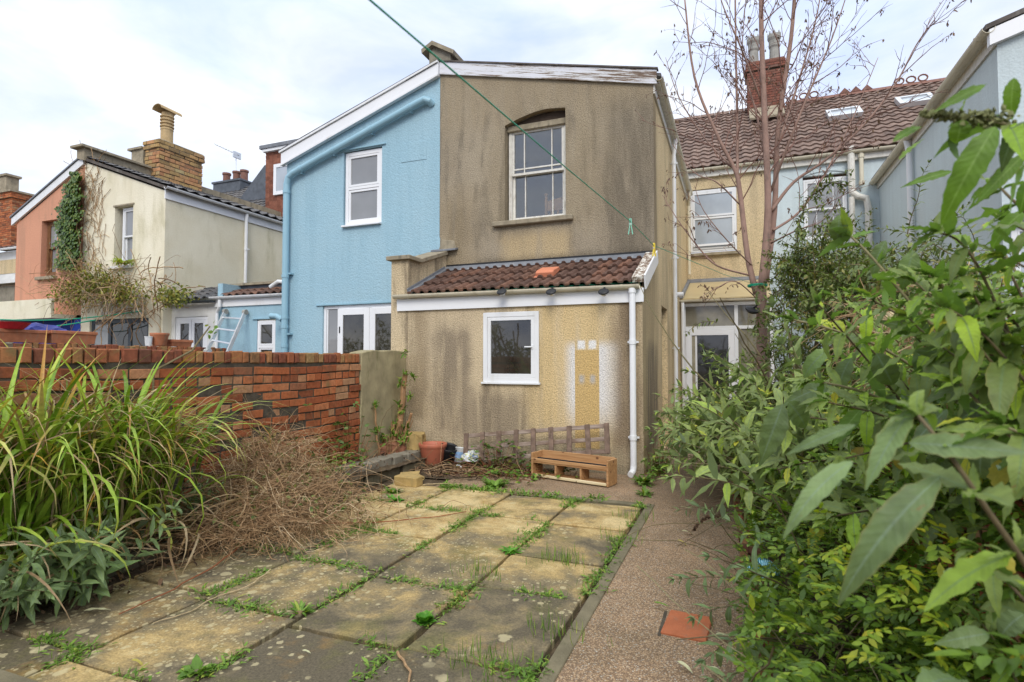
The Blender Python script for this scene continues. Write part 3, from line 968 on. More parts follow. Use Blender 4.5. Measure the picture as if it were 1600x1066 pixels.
# patio slabs as one paved surface
mb = MB()
colx = [-.885, -1.595, -2.305, -3.045, -3.80]
rows = {0: [.35, 1.02, 1.76, 2.50, 3.36, 3.98, 4.87, 5.76], 1: [.3, 1.0, 1.76, 2.47, 3.25, 4.04, 4.90, 5.76],
        2: [.3, 1.05, 1.80, 2.55, 3.32, 4.08, 4.92, 5.80], 3: [.3, 1.1, 1.86, 2.62, 3.40, 4.20, 5.0, 5.80]}
for c in range(4):
    xa, xb = colx[c + 1] + .013, colx[c] - .013
    for ya, yb in zip(rows[c][:-1], rows[c][1:]):
        ya += .014; yb -= .014
        t = [rnd.uniform(-.006, .006) for _ in range(4)]
        z = rnd.uniform(0, .006)
        n = 6
        top = []
        jx = lambda: rnd.uniform(-.005, .005)
        ring = []
        for i in range(n): ring.append((xa + (xb - xa) * i / n, ya))
        for i in range(n): ring.append((xb, ya + (yb - ya) * i / n))
        for i in range(n): ring.append((xb - (xb - xa) * i / n, yb))
        for i in range(n): ring.append((xa, yb - (yb - ya) * i / n))
        ring = [(x + jx(), y + jx()) for x, y in ring]
        cx, cy = (xa + xb) / 2, (ya + yb) / 2
        zz = lambda x, y: z + t[0] * (x - cx) / .4 + t[1] * (y - cy) / .4
        b0 = [(x, y, -.05) for x, y in ring]
        b1 = [(x, y, zz(x, y) - .006) for x, y in ring]
        b2 = [(cx + (x - cx) * .985, cy + (y - cy) * .985, zz(x, y)) for x, y in ring]
        k = len(ring)
        fs = [tuple(range(2 * k, 3 * k))]
        for i in range(k):
            j = (i + 1) % k
            fs.append((i, j, k + j, k + i)); fs.append((k + i, k + j, 2 * k + j, 2 * k + i))
        mb.add(b0 + b1 + b2, fs)
tag(mb.build('patio', M['slab']), kind='structure')
mb = MB()
y = .4
while y < 5.85:
    L = rnd.uniform(.75, 1.0)
    y2 = min(y + L, 5.9)
    mb.prism([(-.865, y, -.06), (-.785, y, -.06), (-.787, y, .000), (-.862, y, .006)], (0, y2 - y - .012, rnd.uniform(-.003, .003)))
    y = y2
mb.box(-2.0, -.90, 5.79, 5.90, -.06, .006)
tag(mb.build('kerb_strip', M['kerb'], fixn=True, bevel=.004), kind='structure')

mb = MB(); mb.box(-4.3, -2.72, .5, 1.60, -.05, .035); tag(mb.build('concrete_step', M['kerb'], bevel=.012), kind='structure')

# raised beds left and right
def mound(name, x0, x1, y0, y1, z, mat, amp=.05, step=.07):
    nx, ny = max(2, int((x1 - x0) / step)), max(2, int((y1 - y0) / step))
    mb = MB()
    vs = []
    from mathutils import noise as mn
    for j in range(ny + 1):
        for i in range(nx + 1):
            x, y = x0 + (x1 - x0) * i / nx, y0 + (y1 - y0) * j / ny
            vs.append((x, y, z + amp * mn.noise((x * 2.3, y * 2.3, 1.7)) + amp * .5 * mn.noise((x * 9, y * 9, 4))))
    fs = []
    for j in range(ny):
        for i in range(nx):
            a = j * (nx + 1) + i
            fs.append((a, a + 1, a + nx + 2, a + nx + 1))
    mb.add(vs, fs)
    return tag(mb.build(name, mat, smooth=True), kind='structure')


mound('soil_bed', -4.94, -3.98, -.5, 7.2, .14, M['soil'], .06)
mound('planting_bed', .16, 3.0, .2, 12.0, .10, M['soil'], .05, .12)
mound('soil_patch', -4.6, -2.2, 6.25, 7.34, -.012, M['soil'], .02)

# ------------------------------------------------------------------ windows and doors
def frame_bars(mb, x0, x1, z0, z1, ya, yb, w, wb=None):
    wb = wb or w
    mb.box(x0, x0 + w, ya, yb, z0, z1)
    mb.box(x1 - w, x1, ya, yb, z0, z1)
    mb.box(x0 + w, x1 - w, ya, yb, z0, z0 + wb)
    mb.box(x0 + w, x1 - w, ya, yb, z1 - w, z1)


def window(parent, x0, x1, z0, z1, y, fw=.06, sashes=None, glass='p_dark', frame='upvc', sill=None, depth=.07, name='window', sw=.045, handle=False):
    """framed window facing -Y; sashes: list of (x0,x1,z0,z1,yoff) lights inside the frame; sill: (overhang, thickness, material)"""
    mb = MB()
    frame_bars(mb, x0, x1, z0, z1, y, y + depth, fw)
    w = mb.build(name, M[frame], parent, bevel=.003)
    if sashes is None: sashes = [(x0 + fw, x1 - fw, z0 + fw, z1 - fw, .008)]
    for (a, b, c, d, yo, *bars) in sashes:
        mb = MB()
        frame_bars(mb, a + .002, b - .002, c + .002, d - .002, y + yo, y + yo + .045, sw)
        for (p, q, r, s) in bars:
            mb.box(p, q, y + yo + .004, y + yo + .04, max(r, c + sw + .001), min(s, d - sw - .001)) if (q - p) < (s - r) else \
                mb.box(max(p, a + sw + .001), min(q, b - sw - .001), y + yo + .008, y + yo + .036, r, s)
        mb.build('sash', M[frame], w, bevel=.002)
        mb = MB()
        mb.box(a + sw - .003, b - sw + .003, y + yo + .022, y + yo + .028, c + sw - .003, d - sw + .003)
        mb.build('pane', M[glass], w)
    if handle:
        mb = MB()
        a, b, c, d, yo = sashes[-1][:5]
        mb.box(b - sw + .008, b - sw + .03, y + yo - .012, y + yo - .001, (c + d) / 2 - .03, (c + d) / 2 + .03)
        mb.box(b - sw - .09, b - sw + .025, y + yo - .03, y + yo - .013, (c + d) / 2 - .009, (c + d) / 2 + .009)
        mb.build('handle', M['upvc_clean'], w, bevel=.003)
    if sill:
        ov, th, sm = sill
        mb = MB()
        mb.box(x0 - .02, x1 + .02, y - ov, y + depth, z0 - th, z0 - .001)
        mb.build('sill', M[sm], w, bevel=.004)
    return w


def chimney_pot(parent, x, y, z, h=.75, r=.12, mat='buff_pot', style='plain'):
    mb = MB()
    if style == 'crown':
        prof = [(r * 1.05, 0), (r * 1.05, .06), (r * .86, .10), (r * .80, h * .5), (r * .95, h * .55), (r * .95, h * .6), (r * .8, h * .64), (r * .9, h * .72), (r * 1.12, h * .80), (r * 1.12, h * .9), (r * .95, h * .9), (r * .9, h * .6)]
        mb.lathe(prof, (x, y, z), 16)
        for k in range(8):
            a = 2 * math.pi * k / 8
            c = Vector((x + r * 1.04 * math.cos(a), y + r * 1.04 * math.sin(a), z + h * .9))
            t = Vector((-math.sin(a), math.cos(a), 0)); n = Vector((math.cos(a), math.sin(a), 0))
            mb.prism([c - t * .035 - n * .012, c + t * .035 - n * .012, c + Vector((0, 0, .09)) - n * .012], n * .024)
    elif style == 'cowl':
        prof = [(r, 0), (r, h * .42), (r * 1.06, h * .43), (r * 1.06, h * .46)]
        for k in range(4):
            z0 = h * (.50 + .10 * k)
            prof += [(r * .92, z0), (r * 1.14, z0 + .015), (r * 1.14, z0 + h * .045), (r * .92, z0 + h * .05)]
        prof += [(r * .92, h * .95), (r * .8, h * .96)]
        mb.lathe(prof, (x, y, z), 18)
        # curved hood on top
        pts = []
        for i in range(9):
            a = math.pi * i / 8
            pts.append(Vector((x + math.cos(a) * r * 1.25, y - .30, z + h * .97 + math.sin(a) * r * .9)))
        for i in range(8, -1, -1):
            a = math.pi * i / 8
            pts.append(Vector((x + math.cos(a) * r * 1.12, y - .30, z + h * .97 + math.sin(a) * r * .78)))
        mb.prism(pts, (.0, .60, -.02))
    else:
        mb.lathe([(r * 1.05, 0), (r * .9, .08), (r * .88, h * .8), (r * 1.08, h * .84), (r * 1.08, h), (r * .85, h), (r * .8, h * .7)], (x, y, z), 14)
    return mb.build('chimney_pot', M[mat], parent, fixn=True)


# ------------------------------------------------------------------ the yellow house (ours)
YH = thing('terraced_house', (-3.0, 8.57, 0), 'ochre rendered house with grey-brown weathered upper gable and small tiled lean-to', 'house')
YF, YL, YR = 8.57, 7.35, 14.8          # rear-extension front, lean-to front, main rear wall
XR, XP, XL = -1.115, -4.765, -4.925    # right wall, party line, lean-to left edge


def local_wall(name, mat, parent, builder, origin, **k):
    """wall whose object origin sits at a given corner, so that its stains follow its own coordinates"""
    mb = MB()
    builder(mb)
    o = mb.build(name, mat, parent, **k)
    off = Vector(origin) - ORG[parent.name]
    o.data.transform(Matrix.Translation(-off))
    o.location = off
    ORG[o.name] = Vector(origin)
    return o


SX0, SX1, SZ0, SZ1 = -3.54, -2.49, 3.76, 5.58
gtop = [(XP, 6.56), (XR, 5.70)]


def arch_z(x):
    t = (x - SX0) / (SX1 - SX0)
    return 5.385 + .165 * math.sin(math.pi * .5 * min(1, t / .72)) - .03 * max(0, t - .72) / .28


def up(mb):
    wall(mb, YF, 'x', XP, XR, 0.0, gtop, [(SX0, SX1, SZ0, SZ1)], .20)
    n = 14
    for i in range(n):
        xa, xb = SX0 + (SX1 - SX0) * i / n, SX0 + (SX1 - SX0) * (i + 1) / n
        za, zb = arch_z(xa), arch_z(xb)
        mb.quad((xa, YF, za), (xb, YF, zb), (xb, YF, SZ1), (xa, YF, SZ1))
        mb.quad((xa, YF + .12, za), (xb, YF + .12, zb), (xb, YF, zb), (xa, YF, za))


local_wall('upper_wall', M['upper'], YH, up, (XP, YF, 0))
WX0, WX1, WZ0, WZ1 = -3.37, -2.52, 1.14, 2.15
local_wall('lean_to_wall', M['lower'], YH, lambda mb: wall(mb, YL, 'x', XL, XR, -.04, 2.42, [(WX0, WX1, WZ0, WZ1)], .05), (XL, YL, 0))


def side(mb):
    # lean-to flank, then the long wall into the passage with its door opening
    wall(mb, XR, 'y', YL, YF, -.04, [(YL, 2.45), (YF, 3.02)])
    wall(mb, XR, 'y', YF, YR, -.04, 5.62, [(9.36, 10.16, -.02, 2.36)], .16)


local_wall('side_wall', M['ochre_side'], YH, side, (XR, YF, 0))
mb = MB()
wall(mb, YR, 'x', XR, .775, -.04, 6.2, [(-1.03, .06, 4.16, 5.78)], .10)
mb.build('rear_wall', M['yellow_rear'], YH)

# sash window with arched head
wf = window(YH, SX0 + .02, SX1 - .01, SZ0 + .01, 5.36, YF + .13, fw=.055, depth=.12, frame='old_white', glass='glass', sw=.038,
            sashes=[(SX0 + .075, SX1 - .065, 4.56, 5.31, .01, (SX0 + .285, SX0 + .303, 4.56, 5.31), (SX1 - .285, SX1 - .267, 4.56, 5.31), (SX0, SX1, 4.655, 4.680)),
                    (SX0 + .075, SX1 - .065, 3.82, 4.60, .058, (SX0 + .285, SX0 + .303, 3.82, 4.60), (SX1 - .285, SX1 - .267, 3.82, 4.60))])
mb = MB()
n = 14
pts = [(SX0 + .005, YF + .125, 5.365)] + [(SX0 + (SX1 - SX0) * (.01 + .98 * i / n), YF + .125, arch_z(SX0 + (SX1 - SX0) * (.01 + .98 * i / n)) - .004) for i in range(n + 1)] + [(SX1 - .005, YF + .125, 5.365)]
mb.prism(pts[::-1], (0, .05, 0))
mb.build('head_board', M['shaded_head'], wf, fixn=True)
mb = MB()
mb.box(SX0 + .005, SX1 - .005, YF + .085, YF + .124, 5.30, 5.40)
mb.build('blind_box', M['stone'], wf, bevel=.01)
mb = MB()
mb.box(SX0 - .20, SX1 + .13, YF - .085, YF + .125, 3.685, 3.765)
mb.build('sill', M['stone'], wf, bevel=.012)
# room behind it, with a pine bed-head
mb = MB()
ry = YF + 2.6
mb.quad((-4.5, ry, 3.0), (-1.4, ry, 3.0), (-1.4, ry, 5.7), (-4.5, ry, 5.7))
mb.quad((-4.5, YF + .3, 3.0), (-4.5, ry, 3.0), (-4.5, ry, 5.7), (-4.5, YF + .3, 5.7))
mb.quad((-1.4, ry, 3.0), (-1.4, YF + .3, 3.0), (-1.4, YF + .3, 5.7), (-1.4, ry, 5.7))
mb.quad((-4.5, YF + .3, 5.7), (-1.4, YF + .3, 5.7), (-1.4, ry, 5.7), (-4.5, ry, 5.7))
mb.quad((-4.5, YF + .3, 3.0), (-1.4, YF + .3, 3.0), (-1.4, ry, 3.0), (-4.5, ry, 3.0))
mb.build('bedroom', M['room'], YH)
bed = thing('bed_headboard', (-2.7, YF + .5, 3.4), 'pine bed headboard behind the lower pane of the upstairs sash window', 'headboard')
mb = MB()
mb.tube([(-2.98, YF + .5, 3.4), (-2.98, YF + .5, 4.08), (-2.98, YF + .5, 4.12)], [.028, .028, .02], 10)
mb.lathe([(.02, 0), (.035, .02), (.035, .045), (.0, .07)], (-2.98, YF + .5, 4.11), 10)
mb.build('post', M['pine'], bed, smooth=True)
mb = MB()
mb.tube([(-2.2, YF + .5, 3.4), (-2.2, YF + .5, 4.12)], .028, 10)
mb.lathe([(.02, 0), (.035, .02), (.035, .045), (.0, .07)], (-2.2, YF + .5, 4.11), 10)
mb.build('post', M['pine'], bed, smooth=True)
mb = MB()
pts = [(-2.95 + .72 * i / 10, YF + .49, 4.03 + .05 * math.sin(math.pi * i / 10)) for i in range(11)]
mb.prism(pts + [(-2.23, YF + .49, 3.86), (-2.95, YF + .49, 3.86)], (0, .025, 0))
mb.box(-2.95, -2.23, YF + .49, YF + .515, 3.62, 3.72)
mb.build('rail', M['pine'], bed, fixn=True)
mb = MB()
for i in range(6):
    x = -2.90 + .11 * i
    mb.box(x, x + .04, YF + .495, YF + .51, 3.40, 3.86)
mb.build('slat', M['pine'], bed)

bed.location.z += .15
# lean-to window
window(YH, WX0 + .003, WX1 - .003, WZ0 + .02, WZ1 - .004, YL - .012, fw=.065, glass='p_garden', depth=.06, handle=True, sw=.05,
       sashes=[(WX0 + .068, WX1 - .068, WZ0 + .085, WZ1 - .069, .006)], sill=(.03, .03, 'upvc'))

# passage door
dr = MB()
dy0, dy1 = 9.38, 10.14
dx = XR - .10
dr.box(dx - .05, dx, dy0, dy0 + .07, 0, 2.34)
dr.box(dx - .05, dx, dy1 - .07, dy1, 0, 2.34)
dr.box(dx - .05, dx, dy0 + .07, dy1 - .07, 2.27, 2.34)
door = dr.build('door', M['upvc'], YH, bevel=.003)
mb = MB(); mb.box(dx - .045, dx - .015, dy0 + .075, dy1 - .075, .05, 2.265); mb.build('panel', M['upvc_clean'], door, bevel=.003)

# chimney-like party upstand at the ridge
mb = MB()
mb.prism([(-5.30, 9.1, 5.8), (-5.30, 9.1, 7.28), (-5.20, 9.1, 7.36), (-4.85, 9.1, 7.18), (-4.85, 9.1, 5.8)], (0, .5, 0))
mb.build('party_upstand', M['concrete'], YH, fixn=True)
mb = MB()
mb.prism([(-5.42, 9.02, 7.24), (-5.43, 9.02, 7.32), (-5.2, 9.02, 7.44), (-4.74, 9.02, 7.17), (-4.76, 9.02, 7.10), (-5.2, 9.02, 7.36)], (0, .66, 0))
mb.build('coping', M['stone'], YH, fixn=True)

# extension roof: slate slope, peeling bargeboard, side gutter
rs = (Vector((XR + .14, 0, 5.68)) - Vector((XP, 0, 6.575)))
mb = MB()
mb.prism([(XP - .0, YF - .008, 6.65), (XR + .12, YF - .008, 5.79), (XR + .12, YF - .008, 5.745), (XP - .0, YF - .008, 6.60)], (0, YR + 1 - YF, 0))
mb.build('roof', M['dark_slate'], YH, fixn=True)
local_wall('bargeboard', M['flake'], YH, lambda mb: mb.prism([(XP + .005, YF - .045, 6.695), (XP + .005, YF - .045, 6.48), (XR + .06, YF - .045, 5.62), (XR + .06, YF - .045, 5.835)], (0, .035, 0)), (XP, YF, 6.5), fixn=True)
mb = MB()
mb.prism([(XP + .0, YF - .065, 6.722), (XR + .08, YF - .065, 5.862), (XR + .08, YF - .065, 5.838), (XP + .0, YF - .065, 6.698)], (0, .10, 0))
mb.build('verge_strip', M['felt'], YH, fixn=True)
mb = MB()
mb.box(XR + .003, XR + .028, YF + .0, YR - .002, 5.50, 5.66)
mb.box(XR + .028, XR + .10, YF + .0, YR - .002, 5.64, 5.66)
mb.build('fascia', M['old_white'], YH)
mb = MB(); gutter(mb, (XR + .095, YF - .06, 5.72), (XR + .095, YR - .05, 5.68), .06); mb.build('gutter', M['cream_gutter'], YH)
mb = MB()
px = XR + .07
downpipe(mb, [(XR + .10, 10.9, 5.66), (XR + .10, 10.9, 5.55), (px, 10.9, 5.35), (px, 10.9, .02)], .036, [(px, 10.9, z) for z in (5.2, 3.4, 1.7)])
mb.build('downpipe', M['upvc'], YH, smooth=False)
mb = MB()
downpipe(mb, [(XR + .10, 14.3, 5.62), (XR + .10, 14.3, 5.5), (px, 14.45, 5.3), (px, 14.45, 3.6)], .034, [(px, 14.45, z) for z in (5.1,)])
mb.build('downpipe', M['cream_gutter'], YH)

# lean-to roof, parapet, flashings, gutter
eL, eR = XL + .30, XR + .0
ez, ey = 2.455, YL - .04
tz, ty = 3.0, YF - .02
sl = Vector((0, ty - ey, tz - ez))
mb = MB()
tile_roof(mb, (eL + .02, ey, ez), (1, 0, 0), sl, (eR - .11) - (eL + .02), sl.length - .10, tw=.145, tl=.40, amp=.034, style='roll', seg=12, th=.030)
mb.build('tiled_roof', M['lean_tile'], YH)
mb = MB()
mb.quad((eL, ey + .02, ez - .012), (eR - .02, ey + .02, ez - .012), (eR - .02, ty, tz - .012), (eL, ty, tz - .012))
mb.build('roof_membrane', M['green_felt'], YH)
mb = MB()
# wrinkled strip of green membrane showing at the eaves
k = 60
vs = []
for i in range(k + 1):
    x = eL + 1.3 + (eR - .05 - eL - 1.3) * i / k
    w = .012 * math.sin(i * 1.7) + rnd.uniform(-.006, .006)
    vs += [(x, ey - .03 + w, ez + .012 + w * .5), (x, ey + .03, ez + .022)]
mb.add(vs, [(2 * i, 2 * i + 2, 2 * i + 3, 2 * i + 1) for i in range(k)])
mb.build('eaves_membrane', M['green_felt'], YH)
mb = MB()
mb.prism([(eL, YF - .004, 3.06), (eL, YF - .16, 2.985), (eL, YF - .155, 2.992), (eL, YF - .012, 3.085)], (eR - .03 - eL, 0, 0))
mb.build('apron_flashing', M['lead'], YH, fixn=True)
mb = MB(); mb.box(eL - .02, eR - .03, YF - .018, YF - .002, 3.08, 3.11); mb.build('flashing_edge', M['black'], YH)
sn = sl.normalized()
mb = MB()
nn = Vector((0, -sn.z, sn.y))
a0, a1 = Vector((eL + .002, ey + .02, ez + .02)), Vector((eL + .002, ty - .05, tz + .0))
mb.prism([a0, a0 + nn * .045, a1 + nn * .045, a1], (.09, 0, 0))
mb.prism([a0 + nn * .045, a0 + nn * .08, a1 + nn * .08, a1 + nn * .045], (.018, 0, 0))
mb.build('side_flashing', M['lead'], YH, fixn=True)
mb = MB()
# left parapet: square pier end then raking top
mb.prism([(XL, YL - .004, -.02), (XL, YL - .004, 3.0), (XL, YL + .30, 3.0), (XL, YF - .003, 3.28), (XL, YF - .003, -.02)], (.30, 0, 0))
local = mb.build('parapet', M['lower'], YH, fixn=True)
mb = MB()
mb.box(XL - .06, XL + .36, YL - .07, YL + .30, 3.002, 3.065)
mb.prism([(XL - .05, YL + .302, 3.002), (XL - .05, YL + .302, 3.065), (XL - .05, YF - .02, 3.36), (XL - .05, YF - .02, 3.29)], (.40, 0, 0))
mb.build('coping', M['stone'], YH, fixn=True, bevel=.006)
mb = MB()
mb.prism([(XP - .12, YF - .10, 3.34), (XP + .0, YF - .10, 3.34), (XP + .36, YF - .10, 3.345), (XP + .36, YF - .10, 3.37), (XP - .12, YF - .10, 3.37)], (0, .095, .03))
mb.build('coping_flashing', M['lead'], YH, fixn=True)
mb = MB()
mb.prism([(XP + .0, YF - .003, 3.375), (XP + .34, YF - .003, 3.375), (XP + .30, YF - .003, 3.52), (XP + .06, YF - .003, 3.56)], (0, -.035, 0))
mb.build('cement_fillet', M['stone'], YH, fixn=True, bevel=.01)
mb = MB()
mb.box(XL + .12, XR + .02, YL - .035, YL - .003, 2.215, 2.40)
mb.build('fascia', M['upvc_clean'], YH, bevel=.003)
mb = MB(); gutter(mb, (XL + .10, YL - .09, 2.455), (XR - .02, YL - .09, 2.435), .055)
mb.build('gutter', M['cream_gutter'], YH)
# verge: flaking board on top, clean white barge on the flank
vx = XR + .01
b0, b1 = Vector((vx - .13, ey - .01, ez + .015)), Vector((vx - .13, ty, tz + .015))
local_wall('verge_board', M['flake_verge'], YH, lambda mb: mb.prism([b0, b0 + nn * .075, b1 + nn * .075, b1], (.15, 0, 0)), tuple(b0), fixn=True)
mb = MB()
c0, c1 = b0 + Vector((.152, 0, 0)), b1 + Vector((.152, 0, 0))
mb.prism([c0 - nn * .10, c0 + nn * .09, c1 + nn * .09, c1 - nn * .10], (.022, 0, 0))
mb.build('bargeboard', M['upvc_clean'], YH, fixn=True)
mb = MB()
gx, gy = XR - .115, YL - .085
downpipe(mb, [(gx, gy, 2.43), (gx, gy, .12), (gx - .005, gy - .02, .06), (gx - .02, gy - .11, .03)], .040, [(gx, gy, 2.36), (gx, gy, 1.70), (gx, gy, .48)])
mb.build('downpipe', M['upvc_clean'], YH, smooth=False)
# orange vent tile
mb = MB()
vp = Vector((eL + 1.93, ey, ez)) + sn * .62
mb.prism([vp - sn * .17 + nn * .03, vp - sn * .17 + nn * .11, vp - sn * .10 + nn * .125, vp + sn * .16 + nn * .10, vp + sn * .20 + nn * .05, vp + sn * .2 + nn * .03], (.27, 0, 0))
mb.prism([vp - sn * .20 + nn * .03 - Vector((.03, 0, 0)), vp - sn * .20 + nn * .055 - Vector((.03, 0, 0)), vp - sn * .0 + nn * .055 - Vector((.03, 0, 0)), vp + nn * .03 - Vector((.03, 0, 0))], (.12, 0, 0))
mb.build('vent_tile', M['new_tile'], YH, fixn=True, bevel=.012)

# rear window, conservatory porch, main roof
window(YH, -1.03, .06, 4.20, 5.76, YR + .02, fw=.06, glass='p_light', depth=.06,
       sashes=[(-.97, 0.0, 5.08, 5.70, .0), (-.97, 0.0, 4.26, 5.06, -.02)], sill=None)
mb = MB(); mb.box(-.96, -.01, YR - .05, YR - .01, 4.33, 4.38); mb.build('window_rail', M['upvc_clean'], YH)
mb = MB(); mb.box(-1.10, .14, YR - .10, YR + .015, 4.08, 4.158); mb.build('stone_sill', M['stone'], YH, bevel=.01)
mb = MB()
pz = [(12.55, 2.78), (YR - .002, 3.42)]
mb.prism([(XR + .01, 12.55, 2.77), (XR + .01, 12.55, 2.80), (XR + .01, YR - .003, 3.46), (XR + .01, YR - .003, 3.43)], (1.80, 0, 0))
mb.build('porch_roof', M['polycarb'], YH, fixn=True)
mb = MB()
mb.prism([(XR + .0, YR - .20, 3.40), (XR + .0, YR - .20, 3.43), (XR + .0, YR - .003, 3.52), (XR + .0, YR - .003, 3.49)], (1.84, 0, 0))
mb.prism([(XR + .004, 12.5, 2.80), (XR + .004, 12.5, 2.84), (XR + .004, YR - .21, 3.45), (XR + .004, YR - .21, 3.41)], (.07, 0, 0))
mb.build('porch_flashing', M['lead'], YH, fixn=True)
mb = MB(); gutter(mb, (XR + .0, 12.50, 2.76), (.70, 12.50, 2.74), .05); mb.build('porch_gutter', M['cream_gutter'], YH)
mb = MB()
downpipe(mb, [(XR + .03, 11.1, 2.72), (XR + .20, 11.1, 2.72)], .05); downpipe(mb, [(XR + .07, 12.45, 2.70), (XR + .07, 12.45, .02)], .033)
mb.build('waste_pipe', M['upvc'], YH)
pd = MB()
frame_bars(pd, XR + .04, .72, 0, 2.70, 12.66, 12.74, .07)
pd.box(.01 - .035, .01 + .035, 12.66, 12.74, .07, 2.63)
pd.box(XR + .11, -.025, 12.66, 12.74, 2.13, 2.20)
pd.box(.045, .65, 12.66, 12.74, 2.13, 2.20)
porch = pd.build('porch_front', M['upvc'], YH, bevel=.003)
for (a, b, c, d) in ((XR + .11, -.025, 2.2, 2.63), (.045, .65, 2.2, 2.63), (.045, .65, .9, 2.13)):
    mb = MB(); mb.box(a, b, 12.69, 12.70, c, d); mb.build('pane', M['p_beige'], porch)
mb = MB(); mb.box(.045, .65, 12.68, 12.72, .07, .9); mb.build('panel', M['upvc'], porch)
mb = MB()
frame_bars(mb, XR + .113, -.028, .02, 2.127, 12.64, 12.70, .12, .25)
mb.box(XR + .30, XR + .34, 12.665, 12.695, .28, 2.0)
mb.build('door', M['upvc_clean'], porch, bevel=.003)
mb = MB(); mb.box(XR + .23, XR + .30, 12.668, 12.692, .27, 2.01); mb.build('reeded_pane', M['frosted'], porch)
mb = MB(); mb.box(XR + .34, -.145, 12.668, 12.692, .27, 2.01); mb.build('pane', M['p_dark'], porch)

RIDGE_Y, RIDGE_Z, EAVE_Z = 18.6, 9.18, 6.26
ms = Vector((0, RIDGE_Y - (YR - .18), RIDGE_Z - EAVE_Z))


def main_roof(parent, x0, x1, mat, tw=.25, style='wave', seg=6, amp=.038, back=True):
    mb = MB()
    mb.mi = 0
    tile_roof(mb, (x0, YR - .18, EAVE_Z), (1, 0, 0), ms, x1 - x0, ms.length, tw=tw, tl=.31, amp=amp, style=style, seg=seg, jit=.006, th=.022)
    r = mb.build('main_roof', mat, parent, smooth=False)
    if back:
        mb = MB(); mb.quad((x0, RIDGE_Y + 3.8, EAVE_Z), (x0, RIDGE_Y, RIDGE_Z), (x1, RIDGE_Y, RIDGE_Z), (x1, RIDGE_Y + 3.8, EAVE_Z))
        mb.build('front_slope', mat, parent)
    return r


main_roof(YH, XP - .02, .77, M['main_tile'])
mb = MB(); gutter(mb, (XR + .02, YR - .16, 6.25), (.775, YR - .16, 6.25), .06); mb.build('gutter', M['cream_gutter'], YH)
mb = MB(); mb.box(XR + .02, .775, YR - .09, YR - .003, 6.06, 6.22); mb.build('fascia', M['old_white'], YH)
mb = MB()
for i in range(13):
    x = XP + i * .425
    mb.prism([(x, RIDGE_Y - .14, RIDGE_Z - .03), (x, RIDGE_Y, RIDGE_Z + .10), (x, RIDGE_Y + .14, RIDGE_Z - .03)], (.415, 0, 0))
mb.build('ridge_tiles', M['main_tile'], YH, fixn=True)
mb = MB()
brick_box(mb, .42, 1.42, 18.1, 18.9, 8.3, 10.15, 'xXy')
brick_box(mb, .37, 1.47, 18.05, 18.95, 10.15, 10.38, 'xXy')
mb.box(.40, 1.44, 18.08, 18.92, 10.381, 10.44)
ch = mb.build('chimney', [M['chimney_brick'], M['dark_mortar']], YH)
chimney_pot(ch, .62, 18.5, 10.43, 1.0, .17, 'grey_pot', 'crown')
chimney_pot(ch, 1.20, 18.5, 10.43, 1.0, .17, 'grey_pot', 'crown')
mb = MB()
mb.prism([(.45, 18.06, 8.95), (1.36, 18.06, 8.95), (1.36, 17.2, 8.32), (.45, 17.2, 8.32)], (0, -.02, .05))
mb.build('back_gutter_flashing', M['stone'], ch, fixn=True)

# ------------------------------------------------------------------ the blue house
BH = thing('terraced_house', (-6.5, 8.57, 0), 'sky blue rendered house with painted blue pipes and white fascia', 'house')
BX0 = -8.19
DX0, DX1, DZ1 = -7.27, -4.93, 2.50
mb = MB()
wall(mb, YF - .004, 'x', BX0, XP - .001, -.04, [(BX0, 5.40), (XP, 6.52)], [(-6.82, -5.965, 3.96, 5.39), (DX0, DX1, -.03, DZ1)], .10)
mb.box(XP - .06, XP + .012, YF - .010, YF - .005, 3.40, 3.60)
mb.build('rear_wall', M['blue'], BH)
mb = MB()
wall(mb, BX0, 'y', YF - .004, YR, -.04, 5.40, flip=False)
mb.quad((BX0, YR, -.04), (BX0, YF - .004, -.04), (BX0, YF - .004, 5.40), (BX0, YR, 5.40))
mb.build('flank_wall', M['blue'], BH)
mb = MB(); mb.box(-5.55, -5.03, YF - .012, YF - .005, 5.02, 5.36); mb.build('render_patch', M['blue'], BH, bevel=.004)
window(BH, -6.80, -5.985, 3.985, 5.37, YF + .03, fw=.07, glass='p_grey', frame='upvc_clean', depth=.06, sw=.04,
       sashes=[(-6.73, -6.055, 4.72, 5.30, .006), (-6.73, -6.055, 4.055, 4.66, .012)], sill=(.10, .035, 'upvc_clean'))
mb = MB(); mb.box(-6.75, -6.03, YF + .034, YF + .088, 4.665, 4.715); mb.build('meeting_rail', M['upvc_clean'], BH)
mb = MB(); mb.box(-6.90, -5.88, YF - .035, YF - .006, 5.405, 5.44); mb.build('drip_hood', M['blue_paint'], BH, bevel=.006)
mb = MB(); mb.box(DX0 - .15, DX1, YF - .03, YF - .006, DZ1 + .005, DZ1 + .03); mb.build('drip_hood', M['blue_paint'], BH)
